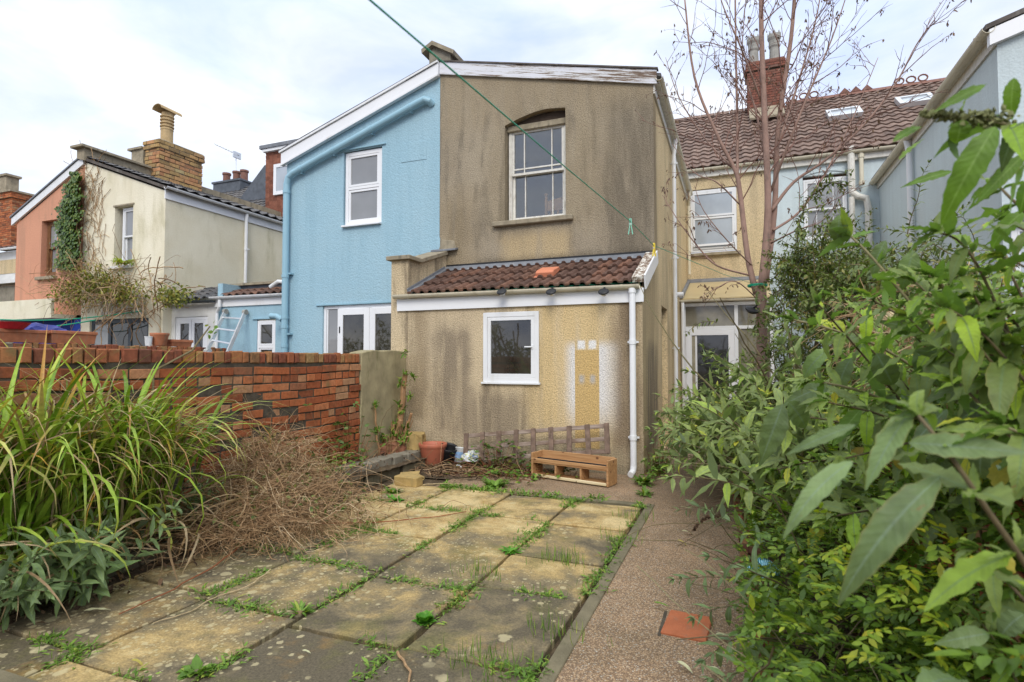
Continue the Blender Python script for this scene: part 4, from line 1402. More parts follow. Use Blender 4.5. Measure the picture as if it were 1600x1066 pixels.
# bifold doors, first leaf folded open
mb = MB()
frame_bars(mb, DX0, DX1, 0, DZ1 - .004, YF + .03, YF + .09, .06)
bf = mb.build('folding_doors', M['upvc_clean'], BH, bevel=.003)
for (a, b) in ((DX0 + .36, DX0 + 1.07), (DX0 + 1.075, DX0 + 1.79), (DX0 + 1.795, DX1 - .062)):
    mb = MB(); frame_bars(mb, a, b, .06, DZ1 - .07, YF - .02, YF + .028, .12, .2); mb.build('leaf', M['upvc_clean'], bf, bevel=.004)
    mb = MB(); mb.box(a + .118, b - .118, YF - .0, YF + .008, .258, DZ1 - .188); mb.build('pane', M['p_garden'], bf)
mb = MB(); mb.box(DX0 + .07, DX0 + .10, YF + .03, YF + .55, .06, DZ1 - .07); mb.build('leaf', M['upvc_clean'], bf, bevel=.004)
mb = MB(); mb.box(DX0 + .10, DX0 + .355, YF + .045, YF + .055, .06, DZ1 - .07); mb.build('dark_opening', M['p_grey'], bf)
mb = MB()
for x in (DX0 + .40, DX1 - .10): mb.box(x, x + .022, YF - .028, YF - .021, 1.98, 2.10)
mb.build('hinge', M['black'], bf)
# roof, fascia and pipes
mb = MB()
mb.prism([(BX0 - .12, YF - .10, 5.36 + .20), (XP - .005, YF - .10, 6.66), (XP - .005, YF - .10, 6.72), (BX0 - .12, YF - .10, 5.36 + .255)], (0, YR + 1 - YF, 0))
mb.build('roof', M['dark_slate'], BH, fixn=True)
mb = MB()
mb.prism([(BX0 - .08, YF - .085, 5.30), (XP - .003, YF - .085, 6.44), (XP - .003, YF - .085, 6.66), (BX0 - .08, YF - .085, 5.54)], (0, .075, 0))
mb.build('bargeboard', M['upvc_clean'], BH, fixn=True)
mb = MB()
mb.prism([(BX0 - .11, YF - .115, 5.545), (XP - .002, YF - .115, 6.665), (XP - .002, YF - .115, 6.70), (BX0 - .11, YF - .115, 5.58)], (0, .13, 0))
mb.build('verge_trim', M['upvc'], BH, fixn=True)
mb = MB()
mb.prism([(BX0 - .08, YF - .105, 5.285), (XP - .003, YF - .105, 6.425), (XP - .003, YF - .105, 6.455), (BX0 - .08, YF - .105, 5.318)], (0, .02, 0))
mb.build('lower_trim', M['upvc'], BH, fixn=True)
mb = MB()
py = YF - .10
mb.tube([(-4.93, YF + .0, 5.98), (-4.95, py + .03, 6.02), (-5.03, py, 6.045), (-5.12, py, 6.02), (-7.95, py, 5.10), (-8.06, py, 5.03), (-8.10, py, 4.90), (-8.10, py, 0.0)], .062, 14)
for t in (.07, .36, .66, .93):
    c = Vector((-5.12, py, 6.02)).lerp(Vector((-7.95, py, 5.10)), t)
    d = Vector((-2.83, 0, -.92)).normalized()
    mb.tube([c - d * .03, c + d * .03], .069, 14)
    mb.box(c.x - .012, c.x + .012, py, YF - .006, c.z - .09, c.z - .065)
for z in (4.75, 3.1, 2.3, 2.12, 1.75): mb.tube([(-8.10, py, z - .03), (-8.10, py, z + .03)], .071, 14)
for z in (3.15, 1.98): mb.box(-8.10, -7.98, py, YF - .006, z - .015, z + .015)
mb.tube([(-8.16, py, 2.26), (-8.30, py, 2.33), (-8.45, py, 2.34)], .055, 12)
mb.build('drainpipe', M['blue_paint'], BH, smooth=False)
# infill beside it: window, tiled roof, slate parapet
IX0, IX1, IY = -10.2, BX0 - .012, 8.75
mb = MB()
wall(mb, IY, 'x', IX0, IX1, -.04, 2.72, [(-9.09, -8.60, 1.0, 2.30)], .06)
wall(mb, IX0, 'y', IY, IY + .3, -.04, 2.72)
mb.box(IX0, IX0 + .14, IY + .002, IY + .5, 2.5, 3.10)
mb.build('infill_wall', M['blue'], BH)
window(BH, -9.08, -8.61, 1.0, 2.28, IY + .005, fw=.05, glass='p_garden', frame='upvc_clean', sw=.03, sashes=[(-9.03, -8.66, 1.78, 2.23, 0), (-9.03, -8.66, 1.05, 1.72, .008)])
mb = MB(); mb.box(-9.03, -8.66, IY + .004, IY + .05, 1.722, 1.778); mb.build('transom', M['upvc_clean'], BH)
mb = MB(); mb.box(-9.2, -8.52, IY - .03, IY - .003, 2.31, 2.33); mb.build('drip_hood', M['blue_paint'], BH)
mb = MB(); mb.box(IX0 - .05, IX1, IY - .03, IY - .003, 2.60, 2.76); mb.build('fascia', M['upvc'], BH)
mb = MB(); gutter(mb, (IX0 - .1, IY - .085, 2.81), (IX1, IY - .085, 2.80), .055); mb.build('gutter', M['upvc'], BH)
mb = MB(); sl2 = Vector((0, .55, .2)); tile_roof(mb, (IX0 + .15, IY - .04, 2.80), (1, 0, 0), sl2, IX1 - IX0 - .16, .55, tw=.2, tl=.3, amp=.05, style='wave', seg=6)
mb.build('tiled_roof', M['lean_tile'], BH)
mb = MB(); mb.box(IX0 + .15, IX1, IY + .47, IY + .60, 2.70, 3.10); mb.build('slate_parapet', M['slate_hung'], BH)
mb = MB(); mb.box(IX0 - .12, IX1, IY + .40, IY + .68, 3.102, 3.15); mb.build('coping', M['stone'], BH)
mb = MB()
mb.tube([(IX0 + .16, IY - .085, 2.74), (IX0 + .16, IY - .085, 2.60), (IX0 + .06, IY - .06, 2.48), (IX0 + .06, IY - .06, 0)], .036, 10)
mb.tube([(IX1 - .5, IY - .05, 2.95), (IX1 - .3, IY - .05, 3.05), (IX1 - .02, IY - .02, 3.02)], .04, 10)
mb.build('downpipe', M['upvc'], BH)
mb = MB(); wall(mb, YR, 'x', -9.83, XP - .25, -.04, 6.2); mb.build('main_rear_wall', M['blue'], BH)
main_roof(BH, -9.83, XP - .03, M['main_tile'], seg=4)

# ------------------------------------------------------------------ cream house
CH = thing('terraced_house', (-12.9, 8.57, 0), 'cream rendered house with buff brick chimney stack and sash window', 'house')
CX0, CX1 = -14.37, -11.6
mb = MB()
wall(mb, YF, 'x', CX0, CX1, -.04, [(CX0, 6.20), (CX1, 5.20)], [(-13.26, -12.64, 3.62, 5.0), (-14.05, -12.05, -.02, 2.42)], .20)
wall(mb, CX1, 'y', YF, YR, -.04, 5.20)
mb.build('rear_wall', M['cream'], CH)
window(CH, -13.12, -12.66, 3.66, 4.98, YF + .09, fw=.05, glass='p_grey', sw=.035, frame='upvc',
       sashes=[(-13.07, -12.71, 4.30, 4.93, .004), (-13.07, -12.71, 3.71, 4.33, .052)])
mb = MB(); mb.box(-13.28, -12.60, YF - .10, YF + .08, 3.55, 3.615); mb.build('sill', M['white_wall'], CH, bevel=.008)
mb = MB(); mb.box(-13.30, -12.60, YF - .02, YF - .003, 5.005, 5.04); mb.build('drip_strip', M['stone'], CH)
mb = MB(); frame_bars(mb, -14.04, -12.06, 0, 2.41, YF + .04, YF + .10, .08, .1)
for x in (-13.40, -12.72): mb.box(x - .05, x + .05, YF + .04, YF + .10, .1, 2.33)
gd = mb.build('glazed_doors', M['dark_metal'], CH)
for (a, b, g) in ((-13.96, -13.45, 'p_grey'), (-13.35, -12.77, 'p_dark'), (-12.67, -12.14, 'p_dark')):
    mb = MB(); mb.box(a, b, YF + .06, YF + .07, .1, 2.33); mb.build('pane', M[g], gd)
mb = MB()
mb.prism([(CX0 - .0, YF - .06, 6.24), (CX1 + .12, YF - .06, 5.20), (CX1 + .12, YF - .06, 5.27), (CX0, YF - .06, 6.31)], (0, YR - YF, 0))
mb.build('roof', M['felt'], CH, fixn=True)
sl3 = Vector((CX0 - CX1 - .12, 0, 1.04))
mb = MB(); tile_roof(mb, (CX1 + .12, YF - .05, 5.27), (0, 1, 0), sl3, 6.0, sl3.length, tw=.30, tl=.32, amp=.05, style='wave', seg=4)
mb.build('tiled_roof', M['slate_tile'], CH)
mb = MB(); mb.box(CX1 + .003, CX1 + .03, YF - .03, YR, 5.02, 5.22); mb.build('fascia', M['upvc_clean'], CH)
mb = MB(); gutter(mb, (CX1 + .10, YF - .08, 5.27), (CX1 + .10, YR, 5.24), .06)
mb.build('gutter', M['upvc'], CH)
mb = MB(); downpipe(mb, [(CX1 + .09, 10.7, 5.2), (CX1 + .07, 10.7, 5.0), (CX1 + .07, 10.7, 3.30), (CX1 + .07, 10.6, 3.2), (CX1 + .07, 10.2, 3.15)], .04, [(CX1 + .07, 10.7, 4.3)])
mb.build('downpipe', M['upvc'], CH)
mb = MB(); mb.prism([(CX0 - .15, YF - .10, 6.28), (CX0 - .15, YF - .10, 6.50), (CX0 + .12, YF - .10, 6.50), (CX0 + .12, YF - .10, 6.2)], (0, 6.2, -.0)); mb.build('party_parapet', M['stone'], CH, fixn=True)
mb = MB(); mb.box(CX0 - .25, CX0 + .20, YF - .20, YF + 1.5, 6.502, 6.565); mb.build('coping', M['stone'], CH, bevel=.008)
mb = MB()
brick_box(mb, -14.52, -13.98, 10.12, 11.42, 6.0, 7.06, 'xXy', bl=.27, bh=.088, jt=.022, d=.018, j=.010)
brick_box(mb, -14.55, -13.94, 10.08, 11.46, 7.06, 7.28, 'xXy', bl=.27, bh=.088, jt=.022, d=.018, j=.010)
cch = mb.build('chimney', [M['buff_brick'], M['mortar']], CH)
mb = MB(); mb.prism([(-14.54, 10.09, 7.282), (-13.95, 10.09, 7.282), (-14.1, 10.25, 7.36), (-14.4, 10.25, 7.36)], (0, 1.3, 0)); mb.build('flaunching', M['stone'], cch, fixn=True)
mb = MB(); mb.box(-15.02, -14.56, 10.10, 10.7, 6.1, 7.10); mb.box(-15.12, -14.57, 10.05, 10.75, 7.102, 7.16); mb.build('rendered_flue', M['stone'], cch)
chimney_pot(cch, -14.22, 10.5, 7.30, .90, .15, 'buff_pot', 'cowl')
# cream infill with french window
mb = MB()
wall(mb, IY + .02, 'x', CX1 + .001, IX0 - .001, -.04, 2.72, [(-11.48, -10.50, .0, 2.42)], .08)
mb.build('infill_wall', M['white_wall'], CH)
window(CH, -11.47, -10.51, .02, 2.41, IY + .03, fw=.06, glass='p_garden', frame='upvc_clean', sashes=[(-11.41, -10.995, .1, 2.35, 0), (-10.985, -10.57, .1, 2.35, 0)], sw=.07, name='french_window')
mb = MB(); sl4 = Vector((0, 1.1, .42)); tile_roof(mb, (CX1 - .2, IY - .06, 2.76), (1, 0, 0), sl4, IX0 - CX1 + .2, 1.1, tw=.25, tl=.3, amp=.06, style='wave', seg=5)
mb.build('tiled_roof', M['slate_tile'], CH)
mb = MB(); gutter(mb, (CX1 - .2, IY - .1, 2.76), (IX0, IY - .1, 2.74), .055); mb.build('gutter', M['dark_metal'], CH)
mb = MB(); downpipe(mb, [(CX1 + .05, IY - .06, 3.1), (CX1 - .1, IY - .2, 2.9), (CX1 - .1, IY - .2, 0)], .04)
mb.build('downpipe', M['cream_gutter'], CH)
# tile-hung dormer on the main roof
mb = MB(); wall(mb, YR, 'x', CX0, -9.84, -.04, 6.2); mb.build('main_rear_wall', M['cream'], CH)
main_roof(CH, CX0, -9.84, M['main_tile'], seg=4)
mb = MB(); mb.box(-14.95, -11.9, YR - .10, YR + 3.2, 6.2, 8.62); mb.box(-14.99, -11.85, YR - .12, YR + 3.2, 8.621, 8.72)
dm = mb.build('dormer', M['hung_tile'], CH)
mb = MB(); tile_roof(mb, (-14.96, YR - .13, 6.3), (1, 0, 0), (0, -.01, 1), 3.05, 2.32, tw=.17, tl=.145, amp=0, style='flat', seg=1, th=.012)
mb.build('hung_tiles', M['hung_tile'], dm)
mb = MB(); mb.box(-15.1, -11.8, YR - .30, YR + 3.3, 8.722, 8.84); mb.build('flat_roof', M['lead'], dm)
mb = MB(); mb.box(-15.0, -11.85, YR - .26, YR - .13, 8.62, 8.72); mb.build('fascia', M['upvc'], dm)
window(CH, -14.55, -13.0, 7.1, 8.15, YR - .20, fw=.07, glass='p_light', frame='upvc_clean', sashes=[(-14.48, -13.8, 7.17, 8.08, 0), (-13.78, -13.07, 7.17, 8.08, 0)])

# ------------------------------------------------------------------ pink house
PH = thing('terraced_house', (-15.7, 8.57, 0), 'salmon pink rendered house with brown timber window beside the ivy', 'house')
PX0, PX1 = -17.0, CX0 - .002
mb = MB()
wall(mb, YF + .003, 'x', PX0, PX1, 2.55, [(PX0, 4.95), (PX1, 6.15)], [(-15.98, -15.36, 3.54, 4.93)], .22)
mb.quad((PX0, YR, 0), (PX0, YF, 0), (PX0, YF, 4.95), (PX0, YR, 4.95))
mb.build('rear_wall', M['pink'], PH)
window(PH, -15.96, -15.38, 3.57, 4.92, YF + .12, fw=.06, glass='p_grey', frame='brown_wood', sw=.045, sashes=[(-15.90, -15.44, 4.25, 4.86, .004), (-15.90, -15.44, 3.63, 4.28, .05)])
mb = MB(); mb.box(-16.05, -15.30, YF - .09, YF + .1, 3.45, 3.53); mb.build('sill', M['stone'], PH, bevel=.01)
mb = MB(); wall(mb, YF + .003, 'x', PX0, PX1, -.04, 2.45); mb.build('painted_wall', M['cobalt'], PH)
mb = MB(); mb.box(-16.9, -14.6, YF - .5, YF, 2.452, 2.55); mb.box(-16.9, -14.6, YF - .5, YF - .44, 2.551, 2.9); mb.build('ledge', M['cream'], PH)
mb = MB()
mb.prism([(PX0 - .15, YF - .05, 4.92), (PX1, YF - .05, 6.14), (PX1, YF - .05, 6.34), (PX0 - .15, YF - .05, 5.10)], (0, .045, 0))
mb.build('bargeboard', M['upvc'], PH, fixn=True)
mb = MB()
mb.prism([(PX0 - .18, YF - .08, 5.105), (PX1, YF - .08, 6.345), (PX1, YF - .08, 6.38), (PX0 - .18, YF - .08, 5.14)], (0, YR - YF, 0))
mb.build('roof', M['lead'], PH, fixn=True)
mb = MB()
mb.tube([(-16.95, YF - .12, 2.6), (-16.95, YF - .12, 2.35), (-17.2, YF - .2, 2.2), (-17.5, YF - .2, 2.1)], .05, 10)
mb.build('downpipe', M['upvc'], PH)
mb = MB(); wall(mb, YR, 'x', -21.2, PX1, -.04, 6.2); mb.build('main_rear_wall', M['pink'], PH)
main_roof(PH, -21.2, PX1 - .02, M['slate_tile'], seg=3)
mb = MB(); mb.box(-21.5, -19.9, 18.1, 18.9, 8.2, 9.32); mb.box(-21.55, -19.85, 18.05, 18.95, 9.321, 9.4)
fc = mb.build('chimney', M['slate_hung'], PH)
for x in (-21.15, -20.55, -20.1): chimney_pot(fc, x, 18.5, 9.39, .5, .17, 'red_pot')
mb = MB(); mb.prism([(-18.6, 16.6, 7.6), (-17.0, 16.6, 9.1), (-16.8, 16.6, 9.1), (-16.8, 16.6, 7.6)], (0, 2.0, 0)); mb.build('slate_gable', M['slate_hung'], PH, fixn=True)

aer = thing('tv_aerial', (-20.5, 18.4, 9.4), 'thin grey television aerial on the far chimney', 'aerial')
mb = MB(); mb.tube([(-20.5, 18.4, 9.3), (-20.5, 18.4, 10.75)], .018, 6); mb.build('mast', M['alu'], aer)
mb = MB()
mb.tube([(-21.3, 18.0, 11.05), (-20.4, 18.45, 10.6)], .014, 5)
for i in range(9):
    c = Vector((-21.3, 18.0, 11.05)).lerp(Vector((-20.4, 18.45, 10.6)), i / 8)
    mb.tube([c - Vector((.08, -.16, 0)) * (.6 + .08 * i), c + Vector((.08, -.16, 0)) * (.6 + .08 * i)], .008, 4)
mb.box(-20.48, -20.42, 18.2, 18.6, 10.45, 10.72)
mb.build('boom', M['alu'], aer)

# ------------------------------------------------------------------ far left house
LH = thing('terraced_house', (-22, 12, 0), 'far house with red brick chimney and brown tiles at the left edge', 'house')
mb = MB(); wall(mb, 12.0, 'x', -30, -22.0, -.04, 5.4); mb.build('rear_wall', M['white_wall'], LH)
mb = MB(); mb.box(-30, -22.0, 11.985, 11.998, 4.6, 5.1); mb.build('ochre_band', M['yellow_rear'], LH)
mb = MB(); sl5 = Vector((0, 4.2, 1.9)); tile_roof(mb, (-30, 11.8, 5.45), (1, 0, 0), sl5, 8.2, sl5.length, tw=.3, tl=.34, amp=.06, style='wave', seg=4); mb.build('roof', M['lean_tile'], LH)
mb = MB(); gutter(mb, (-30, 11.75, 5.45), (-21.8, 11.75, 5.45), .06); mb.build('gutter', M['upvc'], LH)
mb = MB(); brick_box(mb, -25.6, -24.15, 12.0, 12.6, 5.6, 7.35, 'xXy'); brick_box(mb, -25.7, -24.08, 11.93, 12.66, 7.35, 7.55, 'xXy')
lch = mb.build('chimney', [M['red_brick'], M['mortar']], LH)
mb = MB(); mb.box(-25.75, -24.02, 11.88, 12.7, 7.551, 7.62); mb.box(-25.6, -24.75, 12.1, 12.5, 7.621, 8.25); mb.box(-25.7, -24.67, 12.05, 12.55, 8.251, 8.33); mb.build('stone_cap', M['stone'], lch)
mb = MB(); wall(mb, 10.6, 'x', -24, -17.6, -.04, 3.9); mb.build('outbuilding_wall', M['concrete'], LH)
mb = MB(); mb.box(-24, -17.5, 10.45, 12, 3.902, 4.0); mb.build('flat_roof', M['white_wall'], LH)

# ------------------------------------------------------------------ grey-blue house on the right
GH = thing('terraced_house', (3.0, 14.8, 0), 'pale grey-blue rendered house with pantiled roof and skylights on the right', 'house')
GX = 3.05
mb = MB()
wall(mb, YR + .004, 'x', .776, GX + .4, -.04, 6.2, [(1.52, 2.44, 4.30, 5.82)], .10)
mb.build('rear_wall', M['grey_blue'], GH)
mb = MB()
# flank of its extension faces the passage (towards -X)
mb.quad((GX, YR, -.04), (GX, YF, -.04), (GX, YF, 5.5), (GX, YR, 5.5))
wall(mb, YF, 'x', GX, 6.7, -.04, [(GX, 5.5), (6.7, 6.75)])
mb.build('extension_wall', M['grey_blue'], GH)
window(GH, 1.53, 2.43, 4.31, 5.74, YR + .03, fw=.05, glass='p_grey', frame='upvc', sw=.04, sashes=[(1.58, 2.38, 5.0, 5.69, .004, (1.80, 1.815, 5.0, 5.69), (2.14, 2.155, 5.0, 5.69)), (1.58, 2.38, 4.36, 5.02, .05, (1.80, 1.815, 4.3, 5.02), (2.14, 2.155, 4.3, 5.02))])
mb = MB()
n = 10
vs = []
for i in range(n + 1):
    x = 1.46 + 1.04 * i / n
    vs.append((x, YR - .02, 5.80 + .10 * math.sin(math.pi * i / n)))
mb.prism(vs + [(p[0], p[1], p[2] + .05) for p in vs[::-1]], (0, .02, 0)); mb.build('arch_moulding', M['grey_blue'], GH, fixn=True)
mb = MB()
mb.prism([(GX - .14, YF - .10, 5.54), (GX - .14, YF - .10, 5.60), (6.7, YF - .10, 6.86), (6.7, YF - .10, 6.80)], (0, YR + .8 - YF, 0)); mb.build('roof', M['felt'], GH, fixn=True)
mb = MB(); mb.prism([(GX - .10, YF - .09, 5.34), (GX - .10, YF - .09, 5.535), (6.7, YF - .09, 6.79), (6.7, YF - .09, 6.56)], (0, .08, 0)); mb.build('bargeboard', M['upvc_clean'], GH, fixn=True)
mb = MB(); mb.box(GX - .03, GX - .003, YF, YR, 5.36, 5.52); mb.box(GX - .12, GX - .031, YF, YR, 5.50, 5.52); mb.build('fascia', M['old_white'], GH)
mb = MB(); gutter(mb, (GX - .11, YF - .10, 5.56), (GX - .11, YR, 5.52), .07); mb.build('gutter', M['cream_gutter'], GH)
mb = MB(); downpipe(mb, [(GX - .11, 12.1, 5.5), (GX - .09, 12.1, 5.4), (GX - .07, 12.1, 5.2), (GX - .07, 12.1, 0)], .05); mb.build('downpipe', M['upvc'], GH)
mb = MB()
mb.tube([(2.50, YR - .12, 5.42), (2.50, YR - .12, 6.36)], .075, 12)
mb.tube([(2.50, YR - .12, 5.46), (2.51, YR - .12, 5.30), (2.62, YR - .12, 5.20), (2.78, YR - .12, 5.14), (2.82, YR - .12, 4.9), (2.82, YR - .12, 0)], .075, 12)
mb.tube([(2.50, YR - .10, 5.2), (2.50, YR - .10, 0)], .06, 10)
mb.build('soil_pipe', M['old_white'], GH)
mb = MB(); mb.tube([(2.70, YR - .12, 5.45), (2.70, YR - .12, 6.2)], .045, 10)
for z in (5.5, 6.12): mb.tube([(2.70, YR - .12, z - .04), (2.70, YR - .12, z + .04)], .06, 10)
mb.build('rainwater_pipe', M['cream_gutter'], GH)
main_roof(GH, .775, 6.6, M['main_tile'])
mb = MB(); gutter(mb, (.78, YR - .16, 6.25), (GX + .3, YR - .16, 6.25), .06); mb.build('gutter', M['cream_gutter'], GH)
mb = MB(); mb.box(.778, GX + .3, YR - .09, YR - .0, 6.06, 6.22); mb.build('fascia', M['old_white'], GH)
mn_ = Vector((0, -ms.normalized().z, ms.normalized().y))


def skylight(x, s, w=.78, h=.62):
    c = Vector((x, YR - .18, EAVE_Z)) + ms.normalized() * s
    u, v = Vector((1, 0, 0)), ms.normalized()
    mb = MB()
    b = mn_ * .10
    mb.obox(c + b - v * (h / 2 - .03), u, v, mn_, w / 2, .05, .06); mb.obox(c + b + v * (h / 2 - .03), u, v, mn_, w / 2, .05, .06)
    mb.obox(c + b - u * (w / 2 - .05), u, v, mn_, .05, h / 2 - .081, .06); mb.obox(c + b + u * (w / 2 - .05), u, v, mn_, .05, h / 2 - .081, .06)
    s_ = mb.build('skylight', M['alu'], GH)
    mb = MB(); mb.obox(c + b + mn_ * .02, u, v, mn_, w / 2 - .101, h / 2 - .081, .01); mb.build('pane', M['p_light'], s_)


skylight(2.72, 2.78)
skylight(4.35, 3.05)
mb = MB()
x = 1.5
i = 0
while x < 6.5:
    mb.prism([(x, RIDGE_Y - .14, RIDGE_Z - .03), (x, RIDGE_Y, RIDGE_Z + .10), (x, RIDGE_Y + .14, RIDGE_Z - .03)], (.415, 0, 0))
    x += .425
mb.build('ridge_tiles', M['red_pot'], GH, fixn=True)
mb = MB()
x, i = 1.55, 0
while x < 6.3:
    if i % 2 == 0:
        for k in range(3):
            pts = []
            for t in range(13):
                a = 2 * math.pi * t / 12
                pts.append((x + .14 + k * .28 + .11 * math.cos(a), RIDGE_Y, RIDGE_Z + .19 + .09 * math.sin(a)))
            mb.tube(pts, .022, 6, cap=False)
    else:
        for k in range(3):
            mb.prism([(x + k * .28, RIDGE_Y - .03, RIDGE_Z + .09), (x + .28 + k * .28, RIDGE_Y - .03, RIDGE_Z + .09), (x + .14 + k * .28, RIDGE_Y - .03, RIDGE_Z + .24)], (0, .06, 0))
    x += 1.35
    i += 1
mb.build('ridge_cresting', M['red_pot'], GH, fixn=True)
window(GH, 3.12, 3.95, 2.2, 3.10, YF - .03, fw=.06, glass='p_light', depth=.028, name='window', sw=.02, sashes=[(3.18, 3.89, 2.26, 3.04, .001)])
mb = MB(); mb.prism([(3.04, YF - .004, 3.22), (3.04, YF - .12, 3.14), (3.04, YF - .12, 3.11), (3.04, YF - .004, 3.12)], (1.0, 0, 0)); mb.build('lead_hood', M['dark_slate'], GH, fixn=True)

# ------------------------------------------------------------------ garden walls
WXF = -4.66      # face of the near brick wall


def garden_wall(name, xf, y0, y1, z0, z1, label, thick=.22, mats=('red_brick', 'dark_mortar'), top=True, step=None):
    t = thing(name, (xf, (y0 + y1) / 2, 0), label, 'wall')
    mb = MB()
    mb.mi = 1
    mb.box(xf - thick, xf - .012, y0, y1, z0, z1 - .125)
    mb.mi = 0
    brick_face(mb, (xf - .012, y0, z0), (0, 1, 0), (0, 0, 1), (1, 0, 0), y1 - y0, z1 - .125 - z0, bl=.245, bh=.077, jt=.014, d=.016, j=.008, header_every=5)
    # old walls sag: courses wander and the face bellies a little
    mb.v = [(x + .012 * math.sin(y * .9 + 1) * math.sin(max(z, 0) * 2) , y, z + .014 * math.sin(y * 1.15) + .007 * math.sin(y * 3.1 + z)) for (x, y, z) in mb.v]
    mb.build('brickwork', [M[mats[0]], M[mats[1]]], t)
    mb = MB()
    y = y0
    mb.mi = 1
    mb.box(xf - thick + .01, xf - .02, y0, y1, z1 - .1249, z1 - .028)
    mb.mi = 0
    while y < y1 - .05:
        w = rnd.choice([.07, .068, .10, .125, .075])
        h = rnd.uniform(.105, .125)
        if rnd.random() > .05:
            brick(mb, (xf - .05, y, z1 - .125), Vector((0, 1, 0)), Vector((0, 0, 1)), Vector((1, 0, 0)), min(w, y1 - y), h, .05 + rnd.uniform(.0, .012), c=.009, j=.006)
            mb.box(xf - thick, xf - .0505, y + .003, min(y + w, y1) - .003, z1 - .104, z1 - .125 + h - rnd.uniform(.002, .012))
        y += w + .014
    mb.build('coping_course', [M['coping_brick'], M[mats[1]]], t)
    return t


garden_wall('brick_wall', WXF, -.2, 6.22, -.05, 1.56, 'near red brick garden wall with soldier coping beside the strap-leaved clump')
t = garden_wall('brick_wall', -9.83, 1.0, 8.70, .2, 1.74, 'far red brick garden wall carrying terracotta troughs and pot', thick=.24, mats=('coping_brick', 'mortar'))
# rendered pier between the near wall and the lean-to
mb = MB()
prof = [(6.225, -.05), (7.345, -.05), (7.345, 1.60), (7.0, 1.615), (6.7, 1.60), (6.5, 1.61), (6.25, 1.57), (6.228, 1.2), (6.26, .95), (6.235, .8)]
mb.prism([(WXF - .2, y, z) for y, z in prof], (.215, 0, 0))
pr = mb.build('rendered_pier', M['pier'], None, fixn=True, bevel=.012)
tag(pr, 'mossy cement rendered wall stub between brick wall and lean-to', 'wall')
garden_wall('brick_wall', 1.05, 1.2, 12.6, -.05, 1.22, 'red brick boundary wall behind the shrubs on the right').rotation_euler = (0, 0, 0)
# its garden side faces -X, so show bricks there too
bw = bpy.data.objects['brick_wall.002']
mb = MB()
brick_face(mb, (1.05 - .22 + .002, 12.6, -.05), (0, -1, 0), (0, 0, 1), (-1, 0, 0), 11.4, 1.17, d=.014, j=.005, header_every=5)
mb.build('garden_face', [M['red_brick'], M['dark_mortar']], bw)

# low brick edging of the right-hand bed
t = thing('brick_edging', (.13, 4, 0), 'low red brick edging along the right side of the path', 'edging')
mb = MB()
y = .6
while y < 8.6:
    L = rnd.uniform(.205, .225)
    xo = .10 - .028 * (y - 3) + rnd.uniform(-.008, .008)
    mb.mi = 0
    brick(mb, (xo, y + L, -.03), Vector((0, -1, 0)), Vector((0, 0, 1)), Vector((-1, 0, 0)), L, .09 + rnd.uniform(-.01, .012), .05, c=.008, j=.006)
    mb.box(xo + .0, xo + .10, y + .004, y + L - .004, -.03, .055 + rnd.uniform(-.01, .006))
    y += L + .012
mb.build('bricks', [M['coping_brick']], t)

# stone edging of the left bed: two courses of rough stones
t = thing('stone_edging', (-4.05, 4, 0), 'rough stone edging holding back the left-hand bed', 'edging')
for course, (xo, z0, z1, dep) in enumerate(((-4.02, -.04, .10, .16), (-4.14, .08, .215, .2))):
    mb = MB()
    y = .3
    while y < 6.95:
        L = rnd.uniform(.28, .62)
        h = z1 + rnd.uniform(-.02, .02)
        jj = rnd.uniform(-.02, .02)
        c = Vector((xo + jj - dep / 2 + .04 * math.sin(y), y + L / 2, (z0 + h) / 2))
        mb.obox(c, Vector((0, 1, rnd.uniform(-.03, .03))), Vector((-1, rnd.uniform(-.05, .05), 0)), (0, 0, 1), L / 2 - .006, dep / 2, (h - z0) / 2)
        y += L + .004
    mb.build('stone_course', M['kerb' if course == 0 else 'concrete'], t, bevel=.014)


def rock(name, loc, size, mat, label, cat='stone', group=None, rot=0.0, seed=0, chunky=.18, flat=1.0):
    rr = random.Random(seed)
    bm = bmesh.new()
    bmesh.ops.create_cube(bm, size=1.0)
    bmesh.ops.subdivide_edges(bm, edges=bm.edges[:], cuts=3, use_grid_fill=True)
    from mathutils import noise as mn
    for v in bm.verts:
        d = Vector((mn.noise(v.co * 1.7 + Vector((seed, 0, 0))), mn.noise(v.co * 1.7 + Vector((0, seed, 5))), mn.noise(v.co * 1.7 + Vector((9, 0, seed)))))
        v.co = v.co + d * chunky
        if v.co.length > .68: v.co *= 1 - .25 * (v.co.length - .68)
        v.co = Vector((v.co.x * size[0], v.co.y * size[1], (v.co.z + .5) * size[2]))
    bmesh.ops.rotate(bm, verts=bm.verts, matrix=Matrix.Rotation(rot, 3, 'Z'))
    me = bpy.data.meshes.new(name)
    bm.to_mesh(me)
    bm.free()
    o = link_mesh(name, me, mat)
    o.location = loc
    return tag(o, label, cat, group)


def block(name, loc, size, mat, label, cat, rotz=0, tilt=(0, 0), bev=.006):
    mb = MB()
    mb.box(-size[0] / 2, size[0] / 2, -size[1] / 2, size[1] / 2, 0, size[2])
    o = mb.build(name, mat, None, bevel=bev)
    o.location = loc
    o.rotation_euler = (tilt[0], tilt[1], rotz)
    return tag(o, label, cat)


